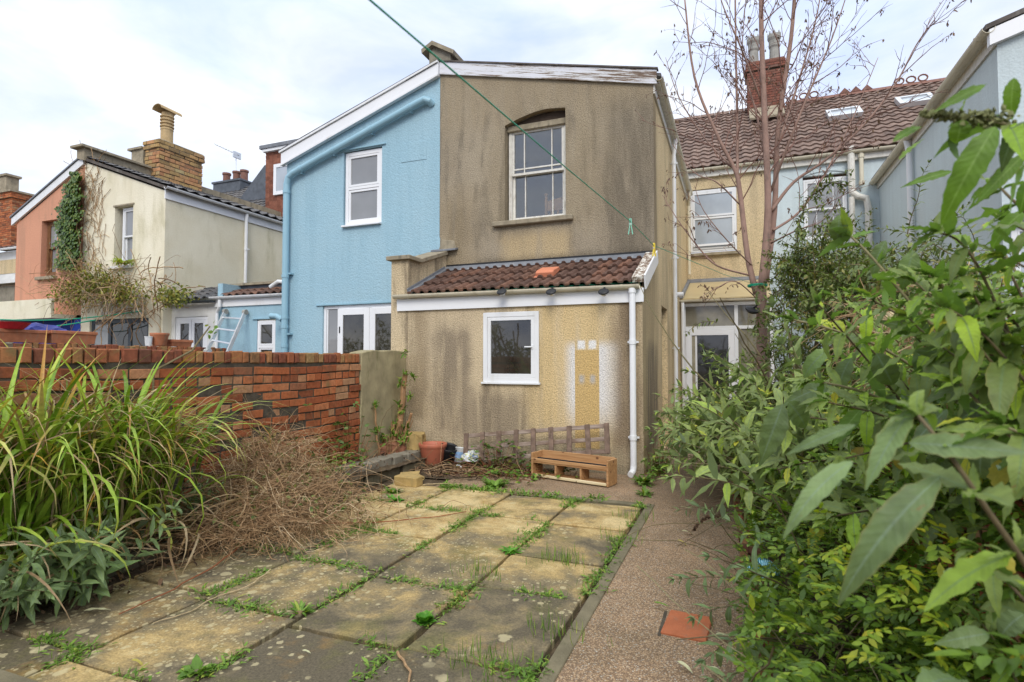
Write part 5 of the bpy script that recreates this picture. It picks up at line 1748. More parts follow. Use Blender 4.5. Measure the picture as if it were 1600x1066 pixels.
block('brick', (-3.58, 5.72, .0), (.31, .15, .115), M['yellow_stone'], 'mossy yellow brick lying on the paving near the plastic pot', 'brick', R(-2), bev=.010)
rock('stone', (-3.72, 5.98, .0), (.26, .20, .09), M['yellow_stone'], 'flat angular stone behind the yellow brick', rot=.6, seed=3, chunky=.3)
rock('stone', (-4.28, 7.02, .16), (.24, .22, .27), M['yellow_stone'], 'upright pale stone block beside the plastic pot', rot=.4, seed=5)
rock('stone', (-4.60, 6.80, .16), (.40, .22, .13), M['red_stone'], 'reddish broken stone at the foot of the cut shrub', rot=.5, seed=8, chunky=.25)
rock('stone', (-4.25, 4.95, .18), (.22, .30, .10), M['yellow_stone'], 'mossy yellow stone on the stone edging with a seedling over it', rot=.2, seed=12, chunky=.2)
block('brick', (-.27, 3.29, -.03), (.235, .30, .035), M['red_block'], 'orange red brick slab set into the path', 'brick', R(-4), bev=.005)
mb = MB(); mb.box(-.41, -.392, 3.12, 3.44, -.02, -.0065); tag(mb.build('path_crack', M['dark_mortar']), kind='structure')

# ------------------------------------------------------------------ leaning lattice trellis
tr = thing('trellis', (-2.5, 7.28, .2), 'weathered grey wooden trellis lying on its side against the lean-to wall', 'trellis')
pl = Vector((-3.50, 7.02, .09)); pr_ = Vector((-1.50, 7.08, .31))
ux = (pr_ - pl).normalized()
uz = Vector((-.03, .30, 1)).normalized(); uz = (uz - ux * uz.dot(ux)).normalized()
un = ux.cross(uz).normalized()
if un.y > 0: un = -un
Lr, Hr = 2.03, .36
for k, f in enumerate((.03, .47, .93)):
    mb = MB(); mb.obox(pl + ux * (Lr / 2) + uz * (Hr * f), ux, un, uz, Lr / 2, .009, .026); mb.build('rail', M['grey_wood'], tr, bevel=.002)
for i in range(9):
    f = .012 + .972 * i / 8
    mb = MB(); mb.obox(pl + ux * (Lr * f) + uz * (Hr * .48) + un * .018, uz + ux * rnd.uniform(-.02, .03), un, ux, Hr * .54, .012, .032); mb.build('slat', M['dark_wood'], tr, bevel=.002)

# wooden crate / planter on its side
cr = thing('wooden_planter', (-1.88, 6.74, 0), 'small varnished pine shelf crate with three compartments on the concrete', 'crate')
cr.rotation_euler = (0, 0, R(-14))
CW, CD, CHh = 1.07, .24, .30


def cbox(name, a, mat, bev=.003):
    mb = MB(); mb.box(*a); return mb.build(name, mat, cr, local=True, bevel=bev)


cbox('end_panel', (-CW / 2, -CW / 2 + .025, -CD / 2, CD / 2, .0, CHh), M['varnish'])
cbox('end_panel', (CW / 2 - .025, CW / 2, -CD / 2, CD / 2, .0, CHh), M['varnish'])
cbox('base_board', (-CW / 2 + .026, CW / 2 - .026, -CD / 2 + .01, CD / 2, .012, .03), M['varnish'])
cbox('front_edge', (-CW / 2 + .026, CW / 2 - .026, -CD / 2 - .006, -CD / 2 + .009, .004, .042), M['split'], .008)
cbox('back_board', (-CW / 2 + .026, CW / 2 - .026, CD / 2 - .022, CD / 2 - .002, .16, CHh + .01), M['varnish'])
cbox('shelf', (-CW / 2 + .026, CW / 2 - .026, -CD / 2 + .005, CD / 2 - .023, .175, .193), M['varnish'])
cbox('front_board', (-CW / 2 + .026, CW / 2 - .026, -CD / 2, -CD / 2 + .018, .194, .235), M['varnish'])
cbox('gap_board', (-CW / 2 + .03, CW / 2 - .03, -.02, .0, .20, .232), M['black'])
for x in (-.185, .165): cbox('divider', (x - .012, x + .012, -CD / 2 + .012, CD / 2 - .024, .031, .174), M['varnish'])

# pots and rubbish by the wall
def pot(name, loc, r, h, mat, label, cat='pot', rim=.04, tilt=(0, 0), soil=True, group=None):
    t = thing(name, loc, label, cat, group)
    mb = MB()
    mb.lathe([(0, .004), (r * .66, 0), (r * .72, .012), (r * .93, h - rim - .02), (r * .95, h - rim - .012), (r * 1.0, h - rim), (r * 1.03, h - .006), (r * 1.0, h), (r * .93, h), (r * .90, h - rim), (r * .70, .03), (0, .03)], n=32)
    mb.build('body', mat, t, local=True, smooth=True)
    if soil:
        mb = MB(); mb.lathe([(0, h - rim * .9), (r * .895, h - rim * 1.1)], n=24); mb.build('soil', M['soil'], t, local=True)
    t.rotation_euler = (tilt[0], tilt[1], 0)
    return t


pot('flower_pot', (-3.98, 6.99, .0), .195, .305, M['plastic_pot'], 'terracotta coloured plastic pot with a wide rim by the lean-to wall', rim=.05)
pot('flower_pot', (-3.86, 7.17, .02), .13, .24, M['black'], 'black plastic pot half hidden behind the terracotta plastic pot', tilt=(.2, .3), soil=False)
t = thing('paint_tub', (-3.63, 7.16, .02), 'white paint tub lying among leaves next to the pots', 'tub')
mb = MB(); mb.lathe([(0, .0), (.092, 0), (.10, .19), (.106, .195), (.106, .21), (.095, .21), (.088, .02), (0, .02)], n=24); mb.build('body', M['white_tin'], t, local=True, smooth=True)
mb = MB(); mb.lathe([(.0975, .06), (.1012, .14)], n=24); mb.build('label_band', plain('blue_label', (.18, .30, .48), .5, .3, 20, dirt=(.65, .65, .65)), t, local=True)
t.rotation_euler = (R(-14), R(10), .5)


def crumple(name, loc, r, mat, label, cat, seed, sq=.6):
    bm = bmesh.new()
    bmesh.ops.create_icosphere(bm, subdivisions=3, radius=r)
    from mathutils import noise as mn
    for v in bm.verts:
        v.co *= 1 + .55 * mn.noise(v.co * (1.1 / r) + Vector((seed, 0, 0))) + .25 * mn.noise(v.co * (3.2 / r) + Vector((0, seed, 0)))
        v.co.z = max(v.co.z * sq, -r * .25)
    me = bpy.data.meshes.new(name); bm.to_mesh(me); bm.free()
    o = link_mesh(name, me, mat); o.location = loc
    return tag(o, label, cat)


mm, nt, b, oc = newmat('printed_wrapper')
n = noise(nt, oc, 17, 2, .5).outputs[0]
nt.links.new(ramp(nt, n, [(.36, (.60, .62, .66)), (.46, (.70, .72, .74)), (.52, (.55, .55, .08)), (.58, (.16, .24, .45)), (.66, (.70, .72, .74))]), b.inputs['Base Color']); b.inputs['Roughness'].default_value = .3
crumple('plastic_wrapper', (-3.40, 7.05, .12), .12, mm, 'crumpled printed plastic wrapper beside the white tub', 'wrapper', 4, .9)
crumple('plastic_scrap', (-3.52, 6.88, .02), .05, M['white_tin'], 'small white plastic scrap on the dead leaves below the tub', 'rubbish', 9)
mm, nt, b, oc = newmat('aqua_mesh_bag')
wv = nd(nt, 'ShaderNodeTexWave', {'Vector': oc, 'Scale': 28.0, 'Distortion': 2.0}).outputs['Fac']
nt.links.new(ramp(nt, wv, [(.35, (.03, .24, .33)), (.6, (.14, .52, .64)), (.9, (.55, .75, .80))]), b.inputs['Base Color'])
crumple('mesh_bag', (.13, 3.70, .22), .085, mm, 'crumpled aqua blue mesh bag caught in the shrubs by the path', 'bag', 2, .6)

# ------------------------------------------------------------------ things on and behind the far wall
def trough(loc, L, mat, label, rot=R(90), group=None, z=.17):
    t = thing('trough', loc, label, 'planter', group)
    mb = MB()
    w0, w1 = .085, .105
    a = [(-L / 2 + .02, -w0, 0), (L / 2 - .02, -w0, 0), (L / 2 - .02, w0, 0), (-L / 2 + .02, w0, 0)]
    c = [(-L / 2, -w1, z - .045), (L / 2, -w1, z - .045), (L / 2, w1, z - .045), (-L / 2, w1, z - .045)]
    vs = a + c
    mb.add(vs, [(0, 3, 2, 1)] + [(i, (i + 1) % 4, 4 + (i + 1) % 4, 4 + i) for i in range(4)])
    mb.build('body', mat, t, local=True)
    mb = MB()
    w2 = w1 + .012
    mb.box(-L / 2 - .012, L / 2 + .012, -w2, -w2 + .03, z - .05, z); mb.box(-L / 2 - .012, L / 2 + .012, w2 - .03, w2, z - .05, z)
    mb.box(-L / 2 - .012, -L / 2 + .018, -w2 + .03, w2 - .03, z - .05, z); mb.box(L / 2 - .018, L / 2 + .012, -w2 + .03, w2 - .03, z - .05, z)
    mb.build('rim', mat, t, local=True, bevel=.005)
    mb = MB(); mb.box(-L / 2 + .019, L / 2 - .019, -w2 + .031, w2 - .031, z - .06, z - .02); mb.build('soil', M['soil'], t, local=True)
    t.rotation_euler = (0, 0, rot)
    return t


wt = 1.735
tA = P(32, 540, 'X', -9.9); tB = P(112, 540, 'X', -9.9); tC = P(281, 538, 'X', -9.9); tD = P(251, 536, 'X', -9.9)
trough((-9.93, tA.y, wt), .62, M['terracotta'], 'terracotta trough at the far left end of the far wall, red pot saucer on it', z=.19)
trough((-9.93, tB.y, wt), .66, M['terracotta'], 'long terracotta trough on the far wall in front of the cobalt wall', z=.20)
trough((-9.93, tC.y, wt), .42, M['terracotta'], 'short dark terracotta trough right of the round pot on the far wall', z=.13)
pot('flower_pot', (-9.93, tD.y, wt), .155, .24, M['terracotta'], 'round terracotta pot with a small tree stem on the far wall')
p = P(8, 515, 'X', -9.9)
t = thing('saucer', (-9.93, tA.y - .14, wt + .19), 'red plastic saucer on the leftmost trough', 'saucer')
mb = MB(); mb.lathe([(0, 0), (.17, .0), (.26, .10), (.25, .10), (.16, .012), (0, .012)], n=24); mb.build('dish', M['red_plastic'], t, local=True)
tpA = P(62, 505, 'X', -10.6)
crumple('tarpaulin', (-10.5, tpA.y, 1.9), .30, M['blue_plastic'], 'crumpled navy tarpaulin behind the terracotta troughs', 'sheet', 6, .5)
mb = MB()
c0 = P(232, 522, 'X', -9.93)
t = thing('white_pail', (-9.93, P(232,535,'X',-9.93).y, wt), 'small white pail on the far wall left of the round pot', 'pail')
mb = MB(); mb.lathe([(0, 0), (.05, 0), (.065, .16), (.07, .16), (.07, .17), (.06, .17), (.05, .01), (0, .01)], n=16); mb.build('body', M['white_tin'], t, local=True)

# folded aluminium ladder standing beyond the wall
ld = thing('ladder', (-9.3, 8.3, 0), 'white aluminium folding ladder leaning against the blue wall', 'ladder')
lt, lb = P(383, 488, 'Y', 8.66), P(352, 560, 'Y', 7.95)
lt2, lb2 = P(352, 487, 'Y', 8.66), P(322, 552, 'Y', 7.95)
def ext(a, b, k): return b + (b - a) * k
for (a, b, nm) in ((lt, ext(lt, lb, .9), 'r'), (lt2, ext(lt2, lb2, .9), 'l')):
    mb = MB(); mb.bar(b, a, .035, .07, (0, -1, .3)); mb.build('stile', M['alu'], ld)
    mb = MB(); mb.bar(b + Vector((.06, .35, 0)), b + (a - b) * .48 + Vector((.03, .12, 0)), .035, .06, (0, -1, .3)); mb.build('stile', M['alu'], ld)
    mb = MB(); c = a; mb.tube([c - Vector((.035, 0, 0)), c + Vector((.035, 0, 0))], .055, 12); mb.build('foot', M['grey_pot'], ld)
    mb = MB(); c = b + (a - b) * .49 + Vector((0, .02, 0)); mb.tube([c - Vector((.05, 0, 0)), c + Vector((.05, 0, 0))], .065, 12); mb.build('hinge', M['alu'], ld)
for i in range(7):
    f = .08 + .145 * i
    a, b = lt2.lerp(ext(lt2, lb2, .9), f), lt.lerp(ext(lt, lb, .9), f)
    mb = MB(); mb.bar(a, b, .03, .03, (0, -1, .3)); mb.build('rung', M['alu'], ld)

# small trellis on the cream wall
t = thing('trellis', (-13.0, 8.5, 2.6), 'pale timber trellis fixed to the cream wall under the climber', 'trellis')
x0, x1 = P(160, 478, 'Y', 8.5).x, P(222, 478, 'Y', 8.5).x
for i in range(9):
    mb = MB(); x = x0 + (x1 - x0) * i / 8; mb.box(x - .016, x + .016, 8.49, 8.51, 2.48, 3.05); mb.build('slat', M['white_wall'], t)
for z in (2.55, 2.9):
    mb = MB(); mb.box(x0 - .05, x1 + .05, 8.511, 8.53, z - .02, z + .02); mb.build('rail', M['white_wall'], t)

# green clothes lines in the neighbours' garden
for k, (a, b, lab) in enumerate(((P(-40, 497, 'Y', 7.6), P(223, 486, 'Y', 8.3), 'upper green washing line in front of the cobalt wall'), (P(-30, 506, 'Y', 7.4), P(150, 500, 'Y', 8.0), 'lower green washing line in front of the cobalt wall'))):
    mb = MB()
    pts = [a.lerp(b, i / 16) - Vector((0, 0, .12 * math.sin(math.pi * i / 16))) for i in range(17)]
    mb.tube(pts, .014, 6)
    tag(mb.build('washing_line', M['green_line'], None), lab, 'clothes line')

# ------------------------------------------------------------------ our washing line with two pegs
A = T(578, 0, 1.05); B = T(985, 346, 3.0); C_ = T(1022, 384, 3.7); D_ = P(1184, 446, 'Y', 8.05)
A0 = A + (A - B).normalized() * 1.2
ctrl = [A0, A, A.lerp(B, .5) - Vector((0, 0, .004)), B, C_, C_.lerp(D_, .5) - Vector((0, 0, .02)), D_]
mb = MB(); mb.tube(ctrl, .0022, 6)
tag(mb.build('washing_line', M['green_line'], None), 'green plastic washing line running from the camera to the bare tree', 'clothes line')


def peg(loc, mat, label, rz):
    t = thing('clothes_peg', loc, label, 'peg')
    for s in (-1, 1):
        mb = MB()
        mb.prism([(s * .0015, -.005, .018), (s * .006, -.005, .012), (s * .005, -.005, -.02), (s * .013, -.005, -.068), (s * .009, -.005, -.072), (s * .002, -.005, -.022)], (0, .010, 0))
        mb.build('leg', mat, t, local=True, fixn=True)
    mb = MB(); mb.tube([(-.008, 0, -.016), (.008, 0, -.016)], .004, 8); mb.build('spring', M['alu'], t, local=True)
    t.rotation_euler = (0, 0, rz)


peg(B, M['peg_green'], 'mint green peg hanging on the washing line in front of the upper wall', .25)
peg(C_, M['peg_yellow'], 'yellow peg hanging on the washing line by the lean-to verge', .9)

# solar lights clipped on the gutter
for u, lab in ((784, 'black solar gutter light, first of three from the left on the lean-to'), (861, 'black solar gutter light in the middle of the lean-to gutter'), (943, 'black solar gutter light nearest to the white downpipe')):
    p = P(u, 456, 'Y', YL - .215)
    t = thing('solar_light', (p.x, YL - .215, p.z), lab, 'solar light', 'solar lights clipped along the lean-to gutter')
    mb = MB(); mb.lathe([(0, -.014), (.05, -.014), (.070, -.006), (.070, .010), (.056, .020), (.02, .026), (0, .026)], n=20); mb.build('housing', M['black'], t, local=True, smooth=False)
    mb = MB(); mb.lathe([(0, -.05), (.034, -.05), (.046, -.0145)], n=16); mb.build('lens', M['alu'], t, local=True)
    mb = MB(); mb.box(-.012, .012, .03, .085, -.03, -.02); mb.box(-.012, .012, .07, .085, -.02, .02); mb.build('clip', M['black'], t, local=True)
    t.rotation_euler = (R(38), 0, 0)

# black lamp hanging in the tree
p = P(1176, 484, 'Y', 8.0)
t = thing('solar_light', p, 'black round lamp hanging from the bare tree trunk', 'solar light')
mb = MB(); mb.lathe([(0, -.03), (.07, -.03), (.095, 0), (.09, .015), (0, .03)], n=20); mb.build('housing', M['black'], t, local=True)
mb = MB(); mb.tube([(0, 0, .02), (.05, 0, .10)], .012, 6); mb.build('stem', M['black'], t, local=True)
t.rotation_euler = (.5, .3, 0)

# pale slatted panel behind the leaves at the right
t = thing('slatted_panel', (1.2, 3.2, 1.3), 'pale slatted wooden panel behind the right-hand leaves', 'panel')
for i in range(9):
    y = 4.3 + .05 * i
    mb = MB(); mb.box(.93, .955, y, y + .03, 1.31, 1.78); mb.build('slat', M['split'], t)
for z in (1.40, 1.70):
    mb = MB(); mb.box(.957, .975, 4.25, 4.8, z, z + .03); mb.build('rail', M['split'], t)

# ------------------------------------------------------------------ plants
def curve_pts(p, d, L, n, droop=0.0, wob=.1, up=0.0):
    p, d = Vector(p), Vector(d).normalized()
    out = [p.copy()]
    for i in range(n):
        d = (d + Vector((0, 0, -droop + up)) * (1.0 / n) + rv(wob / math.sqrt(n))).normalized()
        p = p + d * (L / n)
        out.append(p.copy())
    return out


lance = [leaf_template(7, 'lance', .22, c, .05, t, .16) for c, t in ((.35, .2), (.8, -.2), (1.2, .3), (.1, 0))]
small = [leaf_template(3, 'lance', .2, c) for c in (.2, .7)]
big = [leaf_template(16, 'lance', .20, c, .05, t, .22) for c, t in ((.3, .25), (.7, -.35), (1.1, .45), (1.6, -.2), (.5, .6))]
oval = [leaf_template(3, 'oval', .15, c) for c in (.2, .6)]
blade = [leaf_template(12, 'blade', .35, c, 0, t) for c, t in ((1.0, .2), (1.9, .3), (2.6, -.3), (3.1, .5))]


def leafy_stem(sp, mbs, p, d, L, leaf, w=.26, step=.05, droop=.5, wob=.25, r=.006, bare=.25, lt=None, tuft=True, ang=1.0):
    """arching stem with opposite, crossed pairs of leaves"""
    n = max(5, int(L / step))
    pts = curve_pts(p, d, L, n, droop, wob)
    if mbs is not None:
        mbs.tube(pts, [r * (1 - .75 * i / n) for i in range(n + 1)], 5, cap=False)
    ph = rnd.uniform(0, 3)
    for i in range(int(n * bare), n + 1):
        t = (pts[min(i + 1, n)] - pts[max(i - 1, 0)]).normalized()
        a = t.cross(Vector((.1, .2, 1))).normalized()
        c = t.cross(a)
        f = i / n
        sz = leaf * (1 - .6 * max(0, (f - .7) / .3)) * rnd.uniform(.7, 1.15)
        ph += math.pi / 2 + rnd.uniform(-.3, .3)
        for s in (0, math.pi):
            if rnd.random() < .1: continue
            o = a * math.cos(ph + s) + c * math.sin(ph + s)
            dd = (o * ang + t * (.45 + .5 * f) + Vector((0, 0, -.12)) + rv(.12)).normalized()
            up = (Vector((0, 0, 1)) + t * .4 + rv(.25))
            sp.add(pts[i], dd, up, sz, sz * w * rnd.uniform(.85, 1.15), lt)
    if tuft:
        for k in range(5):
            dd = ((pts[-1] - pts[-2]).normalized() + rv(.5)).normalized()
            sp.add(pts[-1], dd, Vector((0, 0, 1)) + rv(.3), leaf * rnd.uniform(.25, .5), leaf * .5 * w)
    return pts


def bush(name, label, cat, base, stems, leafmat, leaf, w=.26, tmp=lance, step=.05, r=.007, stemmat='stem', group=None, **k):
    t = thing(name, base, label, cat, group)
    sp, mb = Soup(tmp), MB()
    for (p, d, L) in stems:
        leafy_stem(sp, mb, p, d, L, leaf, w, step, r=r, **k)
    sp.build('foliage', M[leafmat], t)
    mb.build('stems', M[stemmat], t, smooth=True)
    return t


def fan(base, n, spread, L, up=.7, dirx=0, diry=0):
    out = []
    for _ in range(n):
        b = Vector(base) + Vector((rnd.gauss(0, spread), rnd.gauss(0, spread), 0))
        a = rnd.uniform(0, 2 * math.pi)
        out.append((b, Vector((math.cos(a) + dirx, math.sin(a) + diry, up * rnd.uniform(.5, 1.8))), L * rnd.uniform(.6, 1.15)))
    return out


# --- the strap-leaved clump in the left bed
t = thing('strap_leaf_clump', (-4.42, 2.9, .15), 'large clump of arching green strap leaves with yellow tips against the brick wall', 'plant')
sp, dp = Soup(blade), Soup(blade)
for i in range(900):
    y = rnd.choice([rnd.gauss(2.15, .24), rnd.gauss(2.52, .24), rnd.gauss(2.90, .18)])
    x = rnd.gauss(-4.36, .12)
    a = rnd.uniform(0, 2 * math.pi)
    lean = abs(rnd.gauss(.20, .20))
    d = Vector((math.cos(a) * lean + .10, math.sin(a) * lean, 1))
    L = rnd.uniform(1.0, 1.75)
    dead = rnd.random() < .30
    s = dp if dead else sp
    up = Vector((-math.cos(a), -math.sin(a), .15)) + rv(.22)
    s.add((x, y, .12), d, up, L, rnd.uniform(.022, .037) * (.5 if dead else 1), None)
for i in range(170):
    y, x = rnd.uniform(1.5, 3.4), rnd.gauss(-4.15, .18)
    a = rnd.uniform(-1.8, 1.8)
    d = Vector((math.cos(a) * 1.0, math.sin(a) * .8, rnd.uniform(.1, .9)))
    dp.add((x, y, .15), d, Vector((0, 0, 1)) + rv(.4), rnd.uniform(.5, 1.0), rnd.uniform(.010, .020))
for i in range(34):
    y, x = rnd.uniform(1.6, 3.2), rnd.gauss(-4.25, .12)
    a = rnd.uniform(-1.7, 1.2)
    d = Vector((math.cos(a) * .7, math.sin(a) * .6, rnd.uniform(.4, 1.0)))
    sp.add((x, y, .15), d, Vector((-math.cos(a) * .5, -math.sin(a) * .5, 1)) + rv(.2), rnd.uniform(.7, 1.15), rnd.uniform(.028, .042), None)
sp.build('leaves', M['blade'], t)
dp.build('dead_leaves', M['dead_blade'], t)

# --- grey-green young shrub at the front left
st = []
for i in range(26):
    b = Vector((-3.84 + rnd.gauss(0, .12), 2.12 + rnd.gauss(0, .20), .10))
    a = rnd.uniform(-2.2, 1.4)
    st.append((b, Vector((math.cos(a) * .8 + .15, math.sin(a) * .9 - .15, rnd.uniform(.4, 1.4))), rnd.uniform(.28, .62)))
bush('grey_green_shrub', 'low grey-green leafy shrub spilling over the edging at lower left', 'shrub', (-3.8, 2.2, .1), st, 'sage', .19, .23, step=.05, droop=.3, r=.005, bare=.15)
st = []
for i in range(5):
    b = Vector((-4.1, 3.2 + rnd.gauss(0, .12), .15))
    st.append((b, Vector((rnd.uniform(.2, .8), rnd.uniform(-.4, .4), 1)), rnd.uniform(.3, .5)))
bush('silvery_seedling', 'silvery seedling shoots in front of the strap leaves', 'plant', (-4.1, 3.2, .15), st, 'sage', .10, .25, step=.035, droop=.2, r=.004, bare=.1)

# --- heap of dry stems
t = thing('dry_stem_heap', (-4.2, 4.1, .1), 'tangled heap of dry brown dead stems over the left-hand edging', 'brush heap')
mb = MB()


def heap_at(f, w):
    # runs from the foot of the wall out over the slabs
    x, y = -4.44 + 1.05 * f + w * .60, 4.55 - 1.15 * f + w * .55
    h = (.74 - .50 * f) * math.exp(-(w / .78) ** 2)
    return x, y, h


for i in range(4300):
    f = rnd.betavariate(1.15, 1.4) * 1.12; w = rnd.gauss(-.05, .42)
    x, y, h = heap_at(f, w)
    if x < -4.62: x = -4.62 + rnd.uniform(0, .2)
    z = h * rnd.uniform(.45, 1.08) + .02
    a = rnd.uniform(0, 6.28)
    d = Vector((math.cos(a), math.sin(a), rnd.uniform(-.5, .4)))
    n = rnd.randrange(4, 7)
    pts = curve_pts((x, y, max(z, .02)), d, rnd.uniform(.14, .46), n, .55, .8)
    pts = [Vector((max(p.x, -4.64), p.y, max(p.z, .012))) for p in pts]
    r0 = rnd.choice([.0014, .0017, .002, .0026])
    mb.tube(pts, [r0] * n + [r0 * .5], 3, cap=False)
for i in range(190):
    f = rnd.random(); w = rnd.gauss(0, .55)
    x, y, h = heap_at(f, w)
    d = Vector((rnd.gauss(.25, .7), rnd.gauss(-.1, .7), rnd.uniform(.0, 1)))
    pts = curve_pts((max(x, -4.62), y, h), d, rnd.uniform(.35, .85), 9, 1.4, .5)
    pts = [Vector((max(p.x, -4.64), p.y, max(p.z, .012))) for p in pts]
    mb.tube(pts, [.0032 - .0024 * k / 9 for k in range(10)], 4, cap=False)
mb.build('stems', M['twig'], t)
sp = Soup(oval)
for i in range(150):
    x, y, z = heap_at(rnd.random(), rnd.gauss(.2, .5))
    x = max(x, -4.6)
    for k in range(3):
        sp.add((x + rnd.gauss(0, .02), y + rnd.gauss(0, .02), max(z, .03)), rv() + Vector((.3, -.3, 0)), Vector((0, 0, 1)) + rv(.3), rnd.uniform(.03, .06), rnd.uniform(.025, .04))
sp.build('bramble_leaves', M['dark_leaf'], t)
# single stems lying across the slabs
for (pts, r, m, lab) in (([(-3.55, 3.35, .05), (-3.4, 2.95, .03), (-3.3, 2.55, .02), (-3.28, 2.2, .015)], .006, 'red_twig', 'reddish stem lying across the paving by the grey-green shrub'),
                         ([(-3.45, 4.05, .02), (-3.0, 4.28, .016), (-2.6, 4.62, .015), (-2.42, 4.90, .014)], .006, 'red_twig', 'long brown stem lying across the middle slabs'),
                         ([(-1.58, 2.42, .02), (-1.42, 2.30, .022), (-1.3, 2.05, .02), (-1.27, 1.8, .015)], .007, 'twig', 'curved brown twig on the front slabs'),
                         ([(-3.4, 5.75, .02), (-3.2, 5.85, .03), (-2.85, 6.0, .03)], .006, 'straw', 'straw-coloured cane behind the yellow brick'),
                         ([(-2.95, 3.0, .04), (-2.90, 2.75, .02), (-2.98, 2.55, .015), (-2.93, 2.38, .013), (-3.0, 2.2, .012)], .005, 'straw', 'pale forked root lying on the front left slab')):
    mb = MB()
    q = [Vector(p) for p in pts]
    qq = []
    for i in range(len(q) - 1):
        for k in range(4): qq.append(q[i].lerp(q[i + 1], k / 4) + Vector((rnd.gauss(0, .006), rnd.gauss(0, .006), 0)))
    qq.append(q[-1])
    mb.tube(qq, [r * (1 - .5 * i / len(qq)) for i in range(len(qq))], 6)
    tag(mb.build('fallen_twig', M[m]), lab, 'twig')

# --- bare arching canes by the near wall
mb = MB()
for i in range(26):
    y = rnd.uniform(4.2, 6.2)
    pts = curve_pts((rnd.uniform(-4.6, -4.2), y, .2), Vector((rnd.gauss(.15, .4), rnd.gauss(.1, .7), 1)), rnd.uniform(.5, 1.0), 12, 2.0, .4)
    mb.tube(pts, [.0035 - .0025 * k / 12 for k in range(13)], 4, cap=False)
tag(mb.build('dry_canes', M['twig']), 'thin arching dry canes in front of the brick wall', 'canes')
mb = MB()
q = P(318, 530, 'X', -4.6)
mb.tube([(-4.6, 3.25, .2), (-4.6, 3.32, .9), P(240, 580, 'X', -4.6), P(300, 548, 'X', -4.58), P(328, 510, 'X', -4.58)], [.012, .011, .010, .009, .006], 6)
tw = mb.build('rose_stem', M['stem'])
tag(tw, 'single long brown rose stem reaching above the wall in front of the ladder', 'stem')
sp = Soup(oval)
for k in range(9):
    sp.add(P(328 + rnd.gauss(4, 8), 516 + rnd.gauss(0, 7), 'X', -4.58), rv(), Vector((0, 0, 1)) + rv(.4), .05, .035)
sp.build('leaf_tuft', M['weed'], tw)

# --- low green plants in the left bed (individuals)
def rosette(name, loc, n, L, w, mat, label, cat='weed', tmp=None, up=.5, group=None):
    sp = Soup(tmp or lance)
    for i in range(n):
        a = rnd.uniform(0, 6.283)
        e = rnd.uniform(.15, 1.0) * up * 2
        d = Vector((math.cos(a), math.sin(a), e))
        sp.add(Vector(loc) + Vector((math.cos(a), math.sin(a), 0)) * rnd.uniform(0, L * .35), d, Vector((-math.cos(a) * e, -math.sin(a) * e, 1)), L * rnd.uniform(.5, 1.1), L * w * rnd.uniform(.8, 1.2))
    o = sp.build(name, M[mat])
    o.data.transform(Matrix.Translation(-Vector(loc)))
    o.location = loc
    return tag(o, label, cat, group)


def patch(name, c, rx, ry, h, n, L, mat, label, cat='plant', xmin=-9, ymax=99):
    """low sprawl of three-leaflet shoots on thin stems"""
    t = thing(name, c, label, cat)
    sp, mb = Soup(oval), MB()
    for i in range(n):
        x, y = max(xmin, c[0] + rnd.gauss(0, rx)), min(ymax, c[1] + rnd.gauss(0, ry))
        z = c[2] + abs(rnd.gauss(0, .5)) * h
        p = Vector((x, y, z))
        q0 = Vector((c[0] + (x - c[0]) * .5, c[1] + (y - c[1]) * .5, c[2]))
        mb.tube([q0, q0.lerp(p, .6) + Vector((0, 0, .02)), p], .0022, 3, cap=False)
        a = rnd.uniform(0, 6.28)
        for k in range(3):
            d = Vector((math.cos(a + k * 1.3 - 1.3), math.sin(a + k * 1.3 - 1.3), rnd.uniform(-.3, .5)))
            sp.add(p, d, Vector((0, 0, 1)) + rv(.3), L * rnd.uniform(.7, 1.15), L * rnd.uniform(.5, .7))
    sp.build('foliage', M[mat], t)
    mb.build('stems', M['red_twig'], t)


rosette('seedling', (-4.10, 5.10, .24), 16, .13, .35, 'sage', 'grey-green seedling rosette over the mossy yellow stone', 'plant')
rosette('bramble', (-4.58, 3.92, .75), 16, .09, .6, 'sage', 'rounded bluish leaves on the brick wall beside the strap-leaved clump', 'plant', up=1.8)
rosette('weed', (-3.62, 4.55, .0), 26, .11, .4, 'bright_weed', 'bright green weed at the edge of the dry stem heap')
rosette('weed', (-3.55, 4.15, .0), 34, .12, .35, 'weed', 'broad green weed below the dry stem heap')
rosette('weed', (-3.55, 5.35, .0), 50, .12, .3, 'weed', 'leafy weed clump in front of the yellow brick')
rosette('weed', (-3.32, 5.05, .0), 40, .10, .35, 'bright_weed', 'glossy weed clump on the slab joint left of the long stem')
rosette('weed', (-1.63, 2.78, .0), 200, .055, .8, 'bright_weed', 'round bright green cushion weed on the joint between the front slabs', up=1.2, tmp=oval)
rosette('weed', (-2.36, 2.62, .0), 46, .10, .16, 'weed', 'spiky rosette weed where four front slabs meet')
rosette('weed', (-2.36, 1.95, .0), 30, .085, .45, 'weed', 'rounded weed clump at the front left slab joint')
rosette('weed', (-1.62, 4.03, .0), 34, .09, .3, 'bright_weed', 'bright leafy weed at the corner of the ochre middle slabs')
rosette('weed', (-2.62, 6.05, .0), 60, .16, .3, 'weed', 'tall weed tuft with a yellow flower stalk by the dead leaves')
mb = MB()
# bramble over the foot of the trellis
rosette('weed', (-1.05, 6.85, .0), 70, .15, .25, 'weed', 'weed clump at the foot of the white downpipe', up=.9)
rosette('weed', (-.95, 6.3, .0), 40, .12, .22, 'weed', 'grassy weed on the path between the downpipe and the kerb', up=.7)

